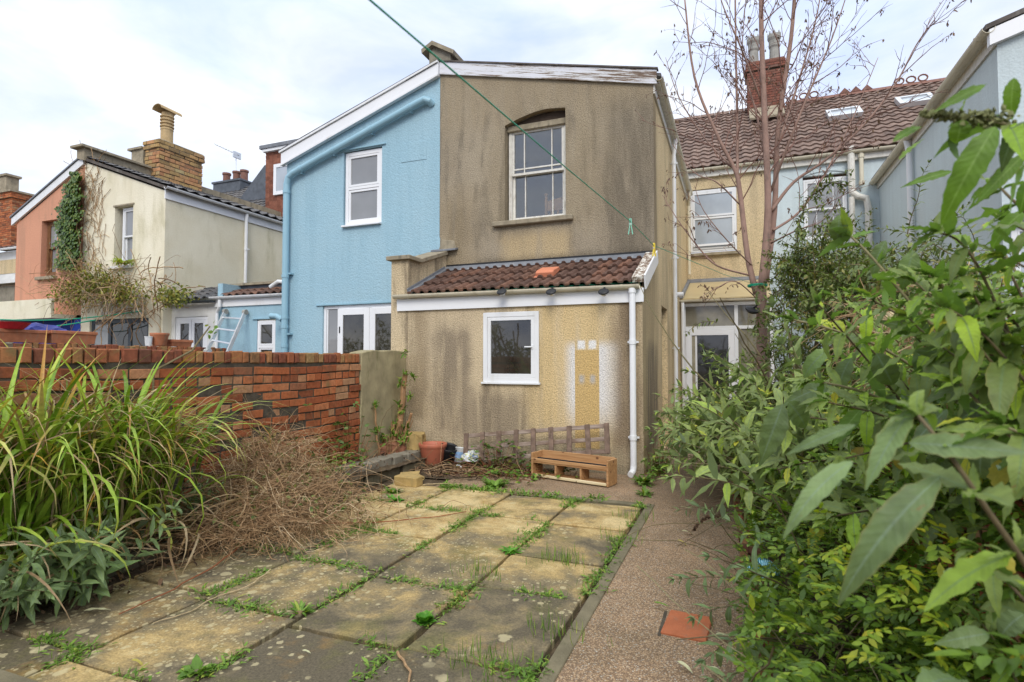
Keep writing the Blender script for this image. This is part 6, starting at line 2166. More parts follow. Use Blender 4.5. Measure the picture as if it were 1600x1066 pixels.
patch('bramble', (-4.45, 5.7, .2), .14, .25, .75, 70, .075, 'ivy', 'dark bramble shoots climbing the foot of the brick wall', xmin=-4.62)
patch('bramble', (-4.28, 5.2, .2), .15, .35, .18, 60, .06, 'weed', 'brighter green bramble shoots behind the stone edging')
patch('bramble', (-3.0, 6.98, .02), .32, .08, .34, 90, .075, 'ivy', 'dark green bramble growing through the foot of the trellis', ymax=7.3)
patch('bramble', (-2.75, 6.62, .0), .26, .14, .10, 60, .07, 'weed', 'low green bramble leaves in front of the trellis', ymax=7.2)
patch('passage_weed', (-.96, 7.75, .0), .05, .45, .30, 130, .055, 'weed', 'dark leafy weeds along the foot of the passage wall', cat='weed', xmin=-1.09)
patch('bramble', (-2.0, 6.86, .0), .22, .05, .22, 26, .06, 'ivy', 'small bramble shoot behind the pine crate', ymax=7.2)

# --- joint weeds and grass between the slabs: countless, one object
t = Soup(small + [leaf_template(4, 'blade', .3, 1.0)])
joints = []
for c, x in enumerate(colx[:4]):
    joints += [((x, 1.7), (x, 5.8), (.75, .55, .75, .4)[c])]
for c in range(4):
    for y in rows[c][1:]:
        joints.append(((colx[c], y), (colx[c + 1], y), .62 if y not in (4.87, 4.90, 4.92) else .35))
from mathutils import noise as mn
for (a, b, den) in joints:
    L = math.hypot(b[0] - a[0], b[1] - a[1])
    for i in range(int(L * 400)):
        f = rnd.random()
        x, y = a[0] + (b[0] - a[0]) * f, a[1] + (b[1] - a[1]) * f
        k = 1.2 * mn.noise((x * 2.1 + 3, y * 2.1, 2.0)) + .6 * mn.noise((x * 7, y * 7, 5.0))
        if k < .50 - den * .72: continue
        g = max(0, min(1, (k + .2)))
        x += rnd.gauss(0, .016 + .04 * g); y += rnd.gauss(0, .016 + .04 * g)
        an = rnd.uniform(0, 6.28)
        if rnd.random() < .80:
            d = Vector((math.cos(an), math.sin(an), rnd.uniform(.05, .8)))
            t.add((x, y, .002), d, Vector((0, 0, 1)) + rv(.2), rnd.uniform(.02, .05 + .035 * g), rnd.uniform(.006, .017), rnd.randrange(2))
        else:
            d = Vector((math.cos(an) * .5, math.sin(an) * .5, 1))
            t.add((x, y, .0), d, Vector((math.cos(an), math.sin(an), .4)), rnd.uniform(.025, .075), rnd.uniform(.0025, .004), 2)
for i in range(700):       # back edge of the paving
    x = rnd.uniform(-3.6, -.9)
    y = 5.86 + rnd.gauss(0, .06) + .05 * math.sin(x * 3)
    if mn.noise((x * 2.2, 1.0, 7.0)) < -.12: continue
    an = rnd.uniform(0, 6.28)
    t.add((x, y, .0), Vector((math.cos(an), math.sin(an), rnd.uniform(.2, 1.1))), Vector((0, 0, 1)) + rv(.2), rnd.uniform(.04, .10), rnd.uniform(.010, .024), rnd.randrange(2))
for (cx, cy, n_) in ((-1.15, 2.49, 70), (-.92, 2.2, 110), (-.91, 2.9, 50), (-1.1, 1.76, 60), (-1.2, 3.98, 80), (-1.62, 3.5, 50), (-.91, 4.6, 50), (-.91, 5.3, 50)):
    for i in range(n_):
        an = rnd.uniform(0, 6.28)
        t.add((cx + rnd.gauss(0, .09), cy + rnd.gauss(0, .06), 0), Vector((math.cos(an) * .5, math.sin(an) * .5, 1)), Vector((math.cos(an), math.sin(an), .4)), rnd.uniform(.05, .13), rnd.uniform(.003, .005), 2)
tag(t.build('joint_weeds', M['weed']), 'small weeds and grass growing in the paving joints', 'weeds', kind='stuff')

# moss crumbs and litter in the soil areas
sp = Soup([leaf_template(2, 'oval', .3, .9), leaf_template(3, 'lance', .3, 1.4)])
for i in range(2600):
    q = rnd.random()
    if q < .45: x, y, z = rnd.gauss(-3.4, .5), rnd.gauss(6.75, .25), .01
    elif q < .75: x, y, z = rnd.uniform(-4.64, -4.1), rnd.uniform(1.0, 7.1), .17
    elif q < .88: x, y, z = rnd.gauss(-3.75, .12), rnd.uniform(1.0, 5.5), .01
    else: x, y, z = rnd.uniform(.15, 1.0), rnd.uniform(1.0, 8.0), .13
    if y > 7.32: continue
    sp.add((x, y, z + rnd.uniform(0, .04)), rv() * Vector((1, 1, .25)), Vector((0, 0, 1)) + rv(.4), rnd.uniform(.03, .09), rnd.uniform(.012, .035))
tag(sp.build('leaf_litter', M['litter']), 'dead brown leaf litter on the soil', 'litter', kind='stuff')
mb = MB()
for i in range(140):
    x, y = rnd.gauss(-3.4, .45), min(7.3, rnd.gauss(6.75, .22))
    pts = curve_pts((x, y, .03), Vector((rnd.gauss(0, 1), rnd.gauss(0, .5), rnd.uniform(-.1, .3))), rnd.uniform(.15, .55), 6, .4, .5)
    mb.tube([Vector((p.x, min(p.y, 7.32), max(p.z, .015))) for p in pts], .0028, 3, cap=False)
tag(mb.build('twig_litter', M['twig']), 'scattered dry twigs among the dead leaves below the trellis', 'twigs', kind='stuff')

# --- fallen leaves on the path and slabs
FL = [(1063, 794, 'pale fallen leaf on the path nearest the passage', 'pale_leaf', .13), (1065, 832, 'pale fallen leaf in the middle of the path', 'pale_leaf', .14), (1058, 846, 'yellow-green fallen leaf in the middle of the path', 'yellow_leaf', .10),
      (1125, 896, 'pale fallen leaf under the right-hand twigs', 'pale_leaf', .08), (1113, 806, 'pale curled leaf at the right edge of the path', 'pale_leaf', .12), (1110, 1045, 'narrow pale leaf on the path nearest the camera', 'pale_leaf', .11),
      (1058, 1037, 'small narrow leaf on the path in front of the orange brick', 'pale_leaf', .09), (1118, 995, 'curled pale leaf beside the orange brick', 'pale_leaf', .10), (1215, 995, 'round cream leaf on the brick edging', 'pale_leaf', .07),
      (130, 958, 'long pale leaf on the slab by the grey-green shrub', 'pale_leaf', .14), (472, 1020, 'small oval pale leaf on the front left slab', 'pale_leaf', .05), (205, 1035, 'yellowed leaf in the joint at the front left', 'yellow_leaf', .08), (1021, 944, 'green fallen leaf beside the corner of the orange brick', 'weed', .10)]
for (u, v, lab, mt, L) in FL:
    p = P(u, v, 'Z', .012 if u != 1215 else .10)
    sp = Soup(lance[:3])
    a = rnd.uniform(-.6, .6) + (0 if u > 600 else .5)
    sp.add((0, 0, .012), (math.cos(a), math.sin(a), .12), (0, 0, 1), L, L * .26)
    o = sp.build('fallen_leaf', M[mt])
    o.location = p
    tag(o, lab, 'leaf', 'fallen leaves on the ground')

# --- cut-back shrub with tan stumps by the lean-to corner
t = thing('cut_back_shrub', (-4.7, 6.95, .15), 'cut-back shrub with tan stumps and fresh leaf tufts at the lean-to corner', 'shrub')
sp, mb = Soup(lance), MB()
for (p, q, r) in (((-4.57, 7.0, .15), (-4.46, 7.02, 1.28), .045), ((-4.58, 6.98, .15), (-4.52, 7.05, .95), .035), ((-4.62, 6.9, .15), (-4.42, 6.85, .62), .028), ((-4.60, 6.85, .15), (-4.56, 6.9, .55), .03), ((-4.6, 7.02, .15), (-4.36, 7.06, .70), .026),
                  ((-4.6, 6.6, .15), (-4.61, 6.5, .85), .014), ((-4.5, 6.9, .15), (-4.25, 6.75, .42), .02), ((-4.72, 6.8, .15), (-4.60, 6.7, .40), .03)):
    p, q = Vector(p), Vector(q)
    pts = [p.lerp(q, i / 6) + rv(.008) for i in range(7)]
    mb.tube(pts, [r * (1.15 - .35 * i / 6) for i in range(7)], 9)
    if r > .013:
        for k in range(4 if r > .03 else 2):
            f = rnd.uniform(.4, 1.0)
            c = p.lerp(q, f)
            for i in range(14):
                sp.add(c + rv(.015), rv() + Vector((0, -.2, .6)), Vector((0, 0, 1)) + rv(.3), rnd.uniform(.06, .12), rnd.uniform(.022, .035))
for i in range(34):
    pts = curve_pts((rnd.gauss(-4.50, .07), rnd.gauss(6.9, .14), .15), Vector((rnd.gauss(.15, .35), rnd.gauss(-.1, .35), 1)), rnd.uniform(.15, .55), 5, .2, .2)
    mb.tube(pts, rnd.uniform(.003, .008), 4)
mb.build('stumps', M['tan_bark'], t, smooth=False)
for k, (u, v) in enumerate(((632, 552), (632, 585), (625, 600), (645, 590), (622, 632), (640, 620), (595, 640), (575, 612))):
    c = P(u, v, 'Y', 6.98 if u > 610 else 6.75)
    for i in range(13):
        sp.add(c + rv(.015), rv() + Vector((0, -.2, .7)), Vector((0, 0, 1)) + rv(.3), rnd.uniform(.06, .115), rnd.uniform(.022, .032))
sp.build('shoots', M['weed'], t)

# --- the bare tree
tree = thing('bare_tree', (.36, 8.2, .1), 'bare multi-stemmed tree with pinkish bark and a few dry seed keys', 'tree')
YT = 8.15
tm, bmb, sd = MB(), MB(), Soup(small)


def limb(wp, r0, r1, n=5, mbx=None):
    q = [P(u, v, 'Y', y) for (u, v, y) in wp]
    pts = []
    for i in range(len(q) - 1):
        p0, p1, p2, p3 = q[max(i - 1, 0)], q[i], q[i + 1], q[min(i + 2, len(q) - 1)]
        for k in range(n):
            s = k / n
            pts.append(.5 * ((2 * p1) + (p2 - p0) * s + (2 * p0 - 5 * p1 + 4 * p2 - p3) * s * s + (3 * p1 - p0 - 3 * p2 + p3) * s ** 3))
    pts.append(q[-1])
    m = len(pts) - 1
    (mbx or tm).tube(pts, [r0 + (r1 - r0) * i / m for i in range(m + 1)], 10 if r0 > .03 else 6)
    return pts


def seeds(p, n):
    for _ in range(n):
        for k in range(2):
            sd.add(p + rv(.012), Vector((rnd.gauss(0, .5), rnd.gauss(0, .5), -1)), rv(), rnd.uniform(.035, .06), rnd.uniform(.014, .024))


def twigs(pts, r, depth, f0=.25, dens=3.2, Lm=1.0):
    n = len(pts)
    L = sum((pts[i + 1] - pts[i]).length for i in range(n - 1))
    k = max(2, int(L * dens))
    for i in range(k):
        f = f0 + (1 - f0) * (i + rnd.random()) / k
        j = min(n - 2, int(f * (n - 1)))
        t = (pts[j + 1] - pts[j]).normalized()
        a = t.cross(rv()).normalized()
        d = (t * .75 + a * .75 + Vector((0, 0, .15))).normalized()
        LL = L * rnd.uniform(.22, .5) * (1.15 - f * .6) * Lm
        if LL < .10: LL = .10
        if LL > 1.6: LL = 1.6
        m = max(4, int(LL / .09))
        q = curve_pts(pts[j], d, LL, m, -.25, .35)
        rr = r * (.55 - .25 * f)
        rr = max(rr, .0042)
        bmb.tube(q, [rr * (1 - .7 * s / m) for s in range(m + 1)], 4, cap=False)
        if depth > 0: twigs(q, rr, depth - 1, .2, dens * 1.25, 1.0)
        if rnd.random() < .55: seeds(q[-1], rnd.randrange(1, 3))
        if rnd.random() < .35: seeds(q[m // 2], 1)


trunk = limb([(1200, 900, YT), (1196, 700, YT), (1193, 600, YT), (1190, 520, YT), (1190, 440, YT)], .085, .062)
s2 = limb([(1190, 450, YT - .03), (1200, 330, YT - .06), (1195, 190, YT - .08), (1190, 60, YT - .1), (1188, -60, YT - .1), (1180, -190, YT)], .050, .018)
s3 = limb([(1196, 440, YT + .06), (1210, 330, YT + .10), (1216, 200, YT + .12), (1236, 60, YT + .1), (1246, -60, YT + .1), (1262, -180, YT)], .042, .014)
s1 = limb([(1182, 460, YT + .02), (1168, 400, YT), (1156, 300, YT), (1148, 265, YT - .02), (1120, 210, YT - .1), (1085, 120, YT - .15), (1070, 0, YT - .1)], .042, .010)
s1b = limb([(1152, 285, YT), (1152, 200, YT + .1), (1150, 90, YT + .15), (1148, -60, YT + .1)], .022, .009)
br = [limb(w, a * .72, b * .8) for (w, a, b) in (
    ([(1205, 330, YT), (1240, 285, YT + .1), (1290, 250, YT + .1), (1350, 195, YT + .1), (1400, 130, YT + .1), (1432, 70, YT + .1), (1462, 28, YT)], .034, .005),
    ([(1204, 300, YT), (1230, 230, YT - .3), (1262, 150, YT - .4), (1300, 60, YT - .5), (1330, -30, YT - .5)], .030, .006),
    ([(1208, 360, YT), (1250, 330, YT + .4), (1290, 270, YT + .6), (1330, 190, YT + .8), (1372, 90, YT + .9)], .026, .005),
    ([(1196, 250, YT), (1180, 170, YT + .2), (1160, 100, YT + .3), (1165, 0, YT + .3)], .026, .006),
    ([(1190, 160, YT), (1160, 80, YT - .4), (1130, 10, YT - .6), (1110, -60, YT - .6)], .022, .005),
    ([(1218, 220, YT), (1250, 120, YT + .3), (1275, 30, YT + .4), (1290, -60, YT + .4)], .024, .006),
    ([(1170, 430, YT), (1120, 415, YT - .2), (1090, 385, YT - .3), (1060, 345, YT - .4), (1035, 305, YT - .4)], .020, .004),
    ([(1156, 320, YT), (1120, 285, YT - .3), (1085, 270, YT - .4), (1050, 225, YT - .5)], .016, .004),
    ([(1145, 262, YT), (1100, 215, YT + .2), (1060, 150, YT + .2), (1040, 90, YT + .2)], .018, .004),
    ([(1175, 415, YT), (1140, 380, YT - .5), (1100, 330, YT - .7), (1085, 290, YT - .8)], .014, .004),
    ([(1205, 380, YT), (1245, 360, YT - .4), (1285, 345, YT - .5), (1320, 300, YT - .6)], .016, .004),
    ([(1186, 470, YT), (1150, 440, YT - .4), (1120, 450, YT - .5), (1095, 465, YT - .6)], .013, .004),
    ([(1196, 470, YT), (1222, 452, YT - .3), (1260, 450, YT - .4)], .015, .004))]
tm.build('trunk', M['bark'], tree, smooth=True)
for b_, r_ in zip(br, (.03, .028, .024, .024, .02, .022, .018, .015, .017, .013, .015, .012, .013)):
    twigs(b_, r_ * .6, 1, .2, 4.4)
twigs(s2, .022, 1, .3, 3.9, .85); twigs(s3, .02, 1, .3, 3.9, .85); twigs(s1, .019, 1, .3, 4.0, .85); twigs(s1b, .014, 1, .2, 4.2, .85)
bmb.build('twigs', M['branch'], tree)
sd.build('seed_keys', M['seed'], tree)
mb = MB()
for k in range(3):
    mb.tube([P(1184, 446, 'Y', 8.03) + Vector((.12 * math.cos(a), .12 * math.sin(a) + .10, .01 * k)) for a in [i * .52 for i in range(13)]], .006, 5)
tag(mb.build('cord', M['green_line']), 'green cord tied round the bare tree trunk', 'cord')

# --- ivy and climber on the pink and cream houses
t = thing('ivy', (-14.9, 8.5, 2.8), 'ivy column climbing between the pink and cream houses', 'ivy')
sp, mb = Soup(oval), MB()
for i in range(4300):
    v = rnd.uniform(268, 420)
    f = (v - 268) / 152
    u0 = 118 - 12 * min(1, f * 2)
    w = 6 + 13 * min(1, f * 2.5) - 3 * max(0, f - .8) * 5
    u = u0 + rnd.gauss(0, .42) * w + 3 * math.sin(v * .21)
    p = P(u, v, 'Y', 8.5 - rnd.uniform(0, .16))
    sp.add(p, Vector((rnd.gauss(0, .5), -.5, -1)), Vector((0, -1, .4)) + rv(.3), rnd.uniform(.05, .10), rnd.uniform(.045, .085))
for i in range(60):
    u, v = rnd.gauss(128, 14), rnd.uniform(258, 330)
    p = P(u, v, 'Y', 8.53)
    pts = curve_pts(p, Vector((rnd.gauss(0, .8), -.02, rnd.gauss(0, 1))), rnd.uniform(.3, .9), 8, 0, .5)
    mb.tube([Vector((q.x, 8.535 + .02 * rnd.random(), q.z)) for q in pts], .006, 4, cap=False)
for i in range(46):
    u, v = rnd.gauss(146, 7), rnd.uniform(310, 420)
    p = P(u, v, 'Y', 8.54)
    pts = curve_pts(p, Vector((rnd.gauss(0, .5), 0, rnd.gauss(.3, 1))), rnd.uniform(.3, .8), 8, 0, .6)
    mb.tube([Vector((q.x, 8.55, q.z)) for q in pts], .006, 4, cap=False)
sp.build('leaves', M['ivy'], t)
mb.build('stems', M['twig'], t)
t = thing('climber', (-14.2, 8.3, 2.4), 'straggling olive and brown climber over the cream wall and trellis', 'climber')
sp, mb = Soup(oval), MB()
for i in range(330):
    u, v = rnd.gauss(150, 34), rnd.gauss(450, 14)
    p = P(u, v, 'Y', 8.45 - rnd.uniform(0, .5))
    pts = curve_pts(p, Vector((rnd.gauss(0, .8), rnd.gauss(-.1, .3), rnd.gauss(.1, .6))), rnd.uniform(.4, 1.1), 7, .7, .6)
    mb.tube([Vector((q.x, min(q.y, 8.53), q.z)) for q in pts], rnd.uniform(.003, .006), 4, cap=False)
for i in range(36):
    u, v = min(250, rnd.gauss(225, 22)), rnd.gauss(466, 20)
    p = P(u, v, 'Y', 8.4 - rnd.uniform(0, .4))
    pts = curve_pts(p, Vector((rnd.gauss(.4, .7), rnd.gauss(-.1, .3), rnd.gauss(.3, .7))), rnd.uniform(.5, 1.3), 9, .7, .6)
    mb.tube([Vector((q.x, min(q.y, 8.53), q.z)) for q in pts], rnd.uniform(.005, .012), 4, cap=False)
for i in range(2700):
    c = rnd.choice([(165, 450, 26, 11), (112, 458, 18, 12), (190, 458, 18, 10), (145, 434, 18, 10), (270, 462, 14, 8)])
    u, v = rnd.gauss(c[0], c[2]), rnd.gauss(c[1], c[3])
    p = P(u, v, 'Y', 8.4 - rnd.uniform(0, .5))
    sp.add(p, rv() + Vector((0, -.3, -.2)), Vector((0, -.4, 1)) + rv(.4), rnd.uniform(.05, .11), rnd.uniform(.025, .05))
sp.build('leaves', M['olive'], t)
mb.build('stems', M['twig'], t)
p = P(186, 412, 'Y', 8.3)
rosette('window_plant', (p.x, 8.40, 3.62), 60, .30, .12, 'lime', 'yellow-green tufted plant on the sill of the cream house', 'plant', tmp=blade, up=.7)

# ------------------------------------------------------------------ right-hand shrubs
# dark evergreen behind
st = []
t = thing('evergreen_shrub', (.9, 6.6, .1), 'dark small-leaved evergreen shrub climbing up in front of the grey-blue house', 'shrub')
sp, mb = Soup(small), MB()
for i in range(820):
    c = rnd.choice([(1300, 440, 7.4, 30, 40), (1270, 520, 7.0, 45, 40), (1340, 470, 6.6, 45, 38), (1248, 440, 7.4, 14, 30), (1400, 500, 5.8, 60, 32), (1380, 450, 6.4, 45, 22), (1330, 430, 7.0, 40, 20), (1470, 470, 5.2, 40, 40), (1310, 570, 6.6, 60, 40)])
    p = P(rnd.gauss(c[0], c[3]), rnd.gauss(c[1], c[4]), 'Y', c[2] + rnd.gauss(0, .35))
    d = rv() + Vector((0, -.2, .5))
    leafy_stem(sp, mb, p, d, rnd.uniform(.25, .55), .072, .36, .030, .5, .6, .004, .05)
for wp in (((1250, 430), (1245, 360), (1262, 310), (1300, 285), (1325, 290)), ((1275, 440), (1285, 380), (1300, 340)), ((1235, 450), (1240, 400), (1252, 370))):
    q = [P(u, v, 'Y', 7.3) for u, v in wp]
    mb.tube(q, .008, 5)
    for k in range(len(q) - 1):
        for j in range(7):
            leafy_stem(sp, mb, q[k].lerp(q[k + 1], rnd.random()), rv(), rnd.uniform(.12, .28), .065, .36, .03, .5, .5, .003, .05)
for i in range(30):
    q = curve_pts((rnd.gauss(.8, .2), rnd.gauss(6.8, .5), .1), Vector((rnd.gauss(.1, .3), rnd.gauss(0, .3), 1)), rnd.uniform(1.6, 3.0), 12, .1, .3)
    mb.tube(q, [.016 - .012 * k / 12 for k in range(13)], 5, cap=False)
sp.build('foliage', M['dark_leaf'], t)
mb.build('stems', M['stem'], t)

# middle buddleia overhanging the path
st = []
for i in range(165):
    y = rnd.uniform(3.7, 8.4)
    b = Vector((rnd.gauss(.62, .12) - .16 * min(1, max(0, (y - 4.4) / 1.8)), y, .12 + rnd.uniform(0, .5)))
    k_ = min(1, max(0, (y - 4.4) / 1.8))
    d = Vector((rnd.gauss(-.05 - .42 * k_, .30 + .18 * k_), rnd.gauss(-.05, .45), rnd.uniform(.6, 1.5)))
    st.append((b, d, rnd.uniform(.7, 1.35)))
for i in range(34):
    y = rnd.uniform(5.9, 8.3)
    st.append((Vector((rnd.gauss(.30, .12), y, .15 + rnd.uniform(0, .4))), Vector((rnd.gauss(-.85, .25), rnd.gauss(-.1, .3), rnd.uniform(.5, 1.3))), rnd.uniform(.95, 1.4)))
bush('buddleia', 'grey-green buddleia bush overhanging the far part of the path', 'shrub', (.5, 5.5, .1), st, 'bud', .235, .27, step=.078, droop=.85, r=.008, bare=.22)
# lower shoots over the path
st = []
for (u, v, y, du, dv, L) in ((1180, 905, 3.5, -1, .1, .45), (1200, 940, 3.2, -1, -.1, .38), (1165, 800, 4.2, -.8, .2, .45), (1220, 860, 3.4, -.7, .6, .45), (1230, 1000, 2.7, -.8, .1, .40), (1250, 930, 2.7, -.6, .4, .4), (1150, 720, 5.0, -.8, .3, .6), (1120, 690, 5.8, -.9, .3, .6), (1260, 1040, 2.3, -.6, -.1, .35)):
    st.append((P(u, v, 'Y', y), Vector((du, -.25, dv)), L))
bush('buddleia', 'leafy buddleia shoots leaning out low over the near part of the path', 'shrub', (.3, 3.3, .1), st, 'sage', .125, .24, step=.045, droop=.35, r=.005, bare=.25)

# jasmine undergrowth
def pinnate(sp, p, d, L, leaf, n=4):
    d = Vector(d).normalized()
    a = d.cross(Vector((0, 0, 1)))
    if a.length < .1: a = Vector((1, 0, 0))
    a.normalize()
    up = a.cross(d)
    for i in range(n):
        c = p + d * (L * (.25 + .6 * i / n))
        for s in (-1, 1):
            sp.add(c, a * s + d * .6 + rv(.1), up + rv(.15), leaf * (1 - .08 * i), leaf * .42)
    sp.add(p + d * L * .85, d, up, leaf * 1.35, leaf * .5)


t = thing('jasmine', (.7, 3.0, .1), 'dense jasmine undergrowth with small divided leaves at lower right', 'shrub')
sp, lm, mb = Soup(oval), Soup(oval), MB()
for i in range(4200):
    y = rnd.uniform(.9, 7.5) if rnd.random() < .6 else rnd.uniform(.9, 3.6)
    x = .03 + abs(rnd.gauss(.40, .28)) + .03 * max(0, 3 - y)
    z = .12 + abs(rnd.gauss(.0, .5)) * (1.0 if x > .4 else .55)
    if z > 1.35: z = rnd.uniform(.2, 1.3)
    if i % 3 == 0:
        x, z = .80 - abs(rnd.gauss(0, .05)), rnd.uniform(.1, 1.35)
    if x > .8: x = .8 - abs(rnd.gauss(0, .08))
    d = Vector((rnd.gauss(-.45, .6), rnd.gauss(-.5, .5), rnd.gauss(.25, .5)))
    pinnate(sp, Vector((x, y, z)), d, rnd.uniform(.08, .14), rnd.uniform(.028, .048))
for (u, v, y, n) in ((1350, 855, 1.9, 8), (1400, 880, 1.85, 7), (1330, 900, 2.0, 4), (1440, 930, 1.7, 5), (1195, 1000, 2.9, 4), (1180, 1020, 2.8, 3), (1290, 880, 2.2, 5), (1480, 850, 1.7, 5), (1390, 1010, 1.6, 4), (1500, 690, 2.2, 5), (1290, 960, 2.1, 5)):
    c = P(u, v, 'Y', y)
    for k in range(n):
        d = Vector((rnd.gauss(-.3, .6), rnd.gauss(-.5, .4), rnd.gauss(.2, .4)))
        pinnate(lm, c + rv(.045), d, rnd.uniform(.07, .11), rnd.uniform(.024, .036), 3)
for i in range(190):
    y = rnd.uniform(1.3, 7)
    q = curve_pts((rnd.uniform(.15, .9), y, .12), Vector((rnd.gauss(-.2, .6), rnd.gauss(-.2, .7), rnd.uniform(.3, 1.2))), rnd.uniform(.4, 1.2), 9, 1.0, .4)
    mb.tube(q, .0026, 4, cap=False)
sp.build('foliage', M['jasmine'], t)
lm.build('young_foliage', M['lime'], t)
mb.build('stems', M['stem'], t)

# brown dead climber on top of the boundary wall
mb = MB()
for i in range(420):
    p = P(rnd.gauss(1400, 75), rnd.gauss(520, 26), 'X', 1.0 + rnd.gauss(0, .10))
    if not 1.2 < p.y < 7.5: continue
    q = curve_pts(p, rv() + Vector((-.3, 0, -.3)), rnd.uniform(.2, .6), 6, .7, .7)
    mb.tube(q, .0022, 3, cap=False)
tag(mb.build('dead_climber', M['twig']), 'brown dead climber stems tangled on top of the right-hand boundary wall', 'climber')

# near buddleia: long stems with large leaves close to the camera
t = thing('buddleia', (.95, 1.6, .1), 'tall large-leaved buddleia close to the camera at the right edge', 'shrub')
sp, mb = Soup(big), MB()


def near_stem(wp, leaf, r=.006, step=.075, w=.27, start=.0, tuft=True, dens=1.0):
    q = [T(u, v, tt) for (u, v, tt) in wp]
    pts = []
    for i in range(len(q) - 1):
        p0, p1, p2, p3 = q[max(i - 1, 0)], q[i], q[i + 1], q[min(i + 2, len(q) - 1)]
        n = max(2, int((p2 - p1).length / .02))
        for k in range(n):
            s = k / n
            pts.append(.5 * ((2 * p1) + (p2 - p0) * s + (2 * p0 - 5 * p1 + 4 * p2 - p3) * s * s + (3 * p1 - p0 - 3 * p2 + p3) * s ** 3))
    pts.append(q[-1])
    m = len(pts) - 1
    mb.tube(pts, [r * (1 - .6 * i / m) for i in range(m + 1)], 7)
    acc, ph = 0.0, rnd.uniform(0, 3)
    for i in range(1, m + 1):
        acc += (pts[i] - pts[i - 1]).length
        f = i / m
        if acc >= step * (1 - .45 * f) and f > start:
            acc = 0
            tdir = (pts[i] - pts[i - 1]).normalized()
            a = tdir.cross(Vector((.1, .2, 1))).normalized(); c = tdir.cross(a)
            ph += math.pi / 2 + rnd.uniform(-.25, .25)
            for s in (0, math.pi):
                if rnd.random() > dens: continue
                o = a * math.cos(ph + s) + c * math.sin(ph + s)
                sz = leaf * (1 - .55 * max(0, (f - .75) / .25)) * rnd.uniform(.75, 1.15)
                sp.add(pts[i], (o + tdir * (.35 + .3 * f) + Vector((0, 0, -.25)) + rv(.1)), Vector((0, 0, 1)) + rv(.2) + tdir * .3, sz, sz * w * rnd.uniform(.85, 1.15))
                # axillary pair of little leaves
                for k in range(2):
                    sp.add(pts[i], o + tdir * .8 + rv(.4), Vector((0, 0, 1)) + rv(.3), sz * rnd.uniform(.22, .38), sz * .09)
    if tuft:
        for k in range(6):
            sp.add(pts[-1], (pts[-1] - pts[-2]).normalized() + rv(.45), Vector((0, 0, 1)) + rv(.3), leaf * rnd.uniform(.3, .55), leaf * .5 * w)
    return pts


# (u, v, distance) waypoints from the root end to the tip
near_stem([(1760, 1150, .72), (1640, 940, .72), (1545, 800, .72), (1480, 705, .74), (1435, 650, .78)], .14, .0062, .10)
near_stem([(1780, 930, 1.0), (1700, 760, 1.05), (1590, 690, 1.1), (1540, 640, 1.2), (1500, 600, 1.25)], .155, .007, .09)
near_stem([(1760, 1200, .95), (1700, 1050, .95), (1620, 960, .95), (1570, 905, 1.0), (1525, 860, 1.0)], .13, .006, .07)
near_stem([(1720, 230, .95), (1620, 210, .95), (1555, 190, .95), (1490, 182, 1.0)], .13, .0055, .075, start=.1, tuft=False)
near_stem([(1750, 420, 1.1), (1650, 370, 1.1), (1590, 320, 1.1), (1560, 290, 1.15)], .16, .0055, .085)
near_stem([(1720, 900, 1.55), (1640, 800, 1.5), (1560, 680, 1.45), (1500, 560, 1.45), (1420, 470, 1.5), (1365, 405, 1.55), (1330, 370, 1.6)], .19, .008, .085, start=.25)
near_stem([(1640, 1000, 1.9), (1560, 820, 1.85), (1470, 690, 1.8), (1410, 640, 1.8), (1340, 610, 1.8), (1270, 595, 1.85)], .18, .009, .08, start=.3)
near_stem([(1650, 900, 2.0), (1560, 700, 1.95), (1460, 600, 1.95), (1380, 545, 1.95), (1300, 515, 1.95), (1240, 500, 2.0)], .18, .009, .08, start=.35)
near_stem([(1600, 1000, 2.3), (1500, 800, 2.2), (1400, 700, 2.2), (1310, 660, 2.2), (1230, 650, 2.25)], .17, .008, .075, start=.3)
near_stem([(1660, 760, 1.5), (1600, 640, 1.5), (1545, 530, 1.5), (1500, 480, 1.5), (1468, 440, 1.5)], .18, .008, .085, start=.25)
near_stem([(1700, 700, 1.35), (1640, 560, 1.35), (1600, 470, 1.4), (1580, 430, 1.4)], .16, .007, .08, start=.1)
near_stem([(1680, 640, 1.7), (1590, 590, 1.7), (1500, 540, 1.7), (1420, 500, 1.75), (1365, 470, 1.75)], .17, .007, .08, start=.2)
near_stem([(1560, 960, 2.6), (1480, 820, 2.5), (1380, 740, 2.5), (1290, 720, 2.5), (1210, 735, 2.5)], .16, .007, .075, start=.3)
near_stem([(1560, 860, 2.8), (1470, 660, 2.8), (1380, 580, 2.8), (1290, 560, 2.9)], .16, .007, .075, start=.3)
near_stem([(1620, 640, 2.4), (1560, 520, 2.4), (1530, 440, 2.4), (1520, 395, 2.4)], .15, .007, .07, start=.2)
near_stem([(1640, 520, 2.0), (1590, 430, 2.0), (1560, 380, 2.1)], .15, .007, .075, start=.1)
near_stem([(1640, 1200, 1.3), (1600, 1090, 1.3), (1560, 1010, 1.3), (1530, 970, 1.3)], .11, .005, .06)
near_stem([(1740, 820, 1.0), (1680, 740, 1.0), (1620, 690, 1.0), (1565, 665, 1.0)], .17, .006, .09)
def px_leaf(sp_, u0, v0, u1, v1, t, w, dt=0.0, k=None):
    a_, b_ = T(u0, v0, t), T(u1, v1, t + dt)
    d_ = b_ - a_
    toc = (Vector((0, 0, EYE)) - (a_ + b_) / 2).normalized()
    up_ = toc + Vector((0, 0, .55)) + rv(.22)
    sp_.add(a_, d_, up_, d_.length * 1.06, w * .85 / FPX * t, k)


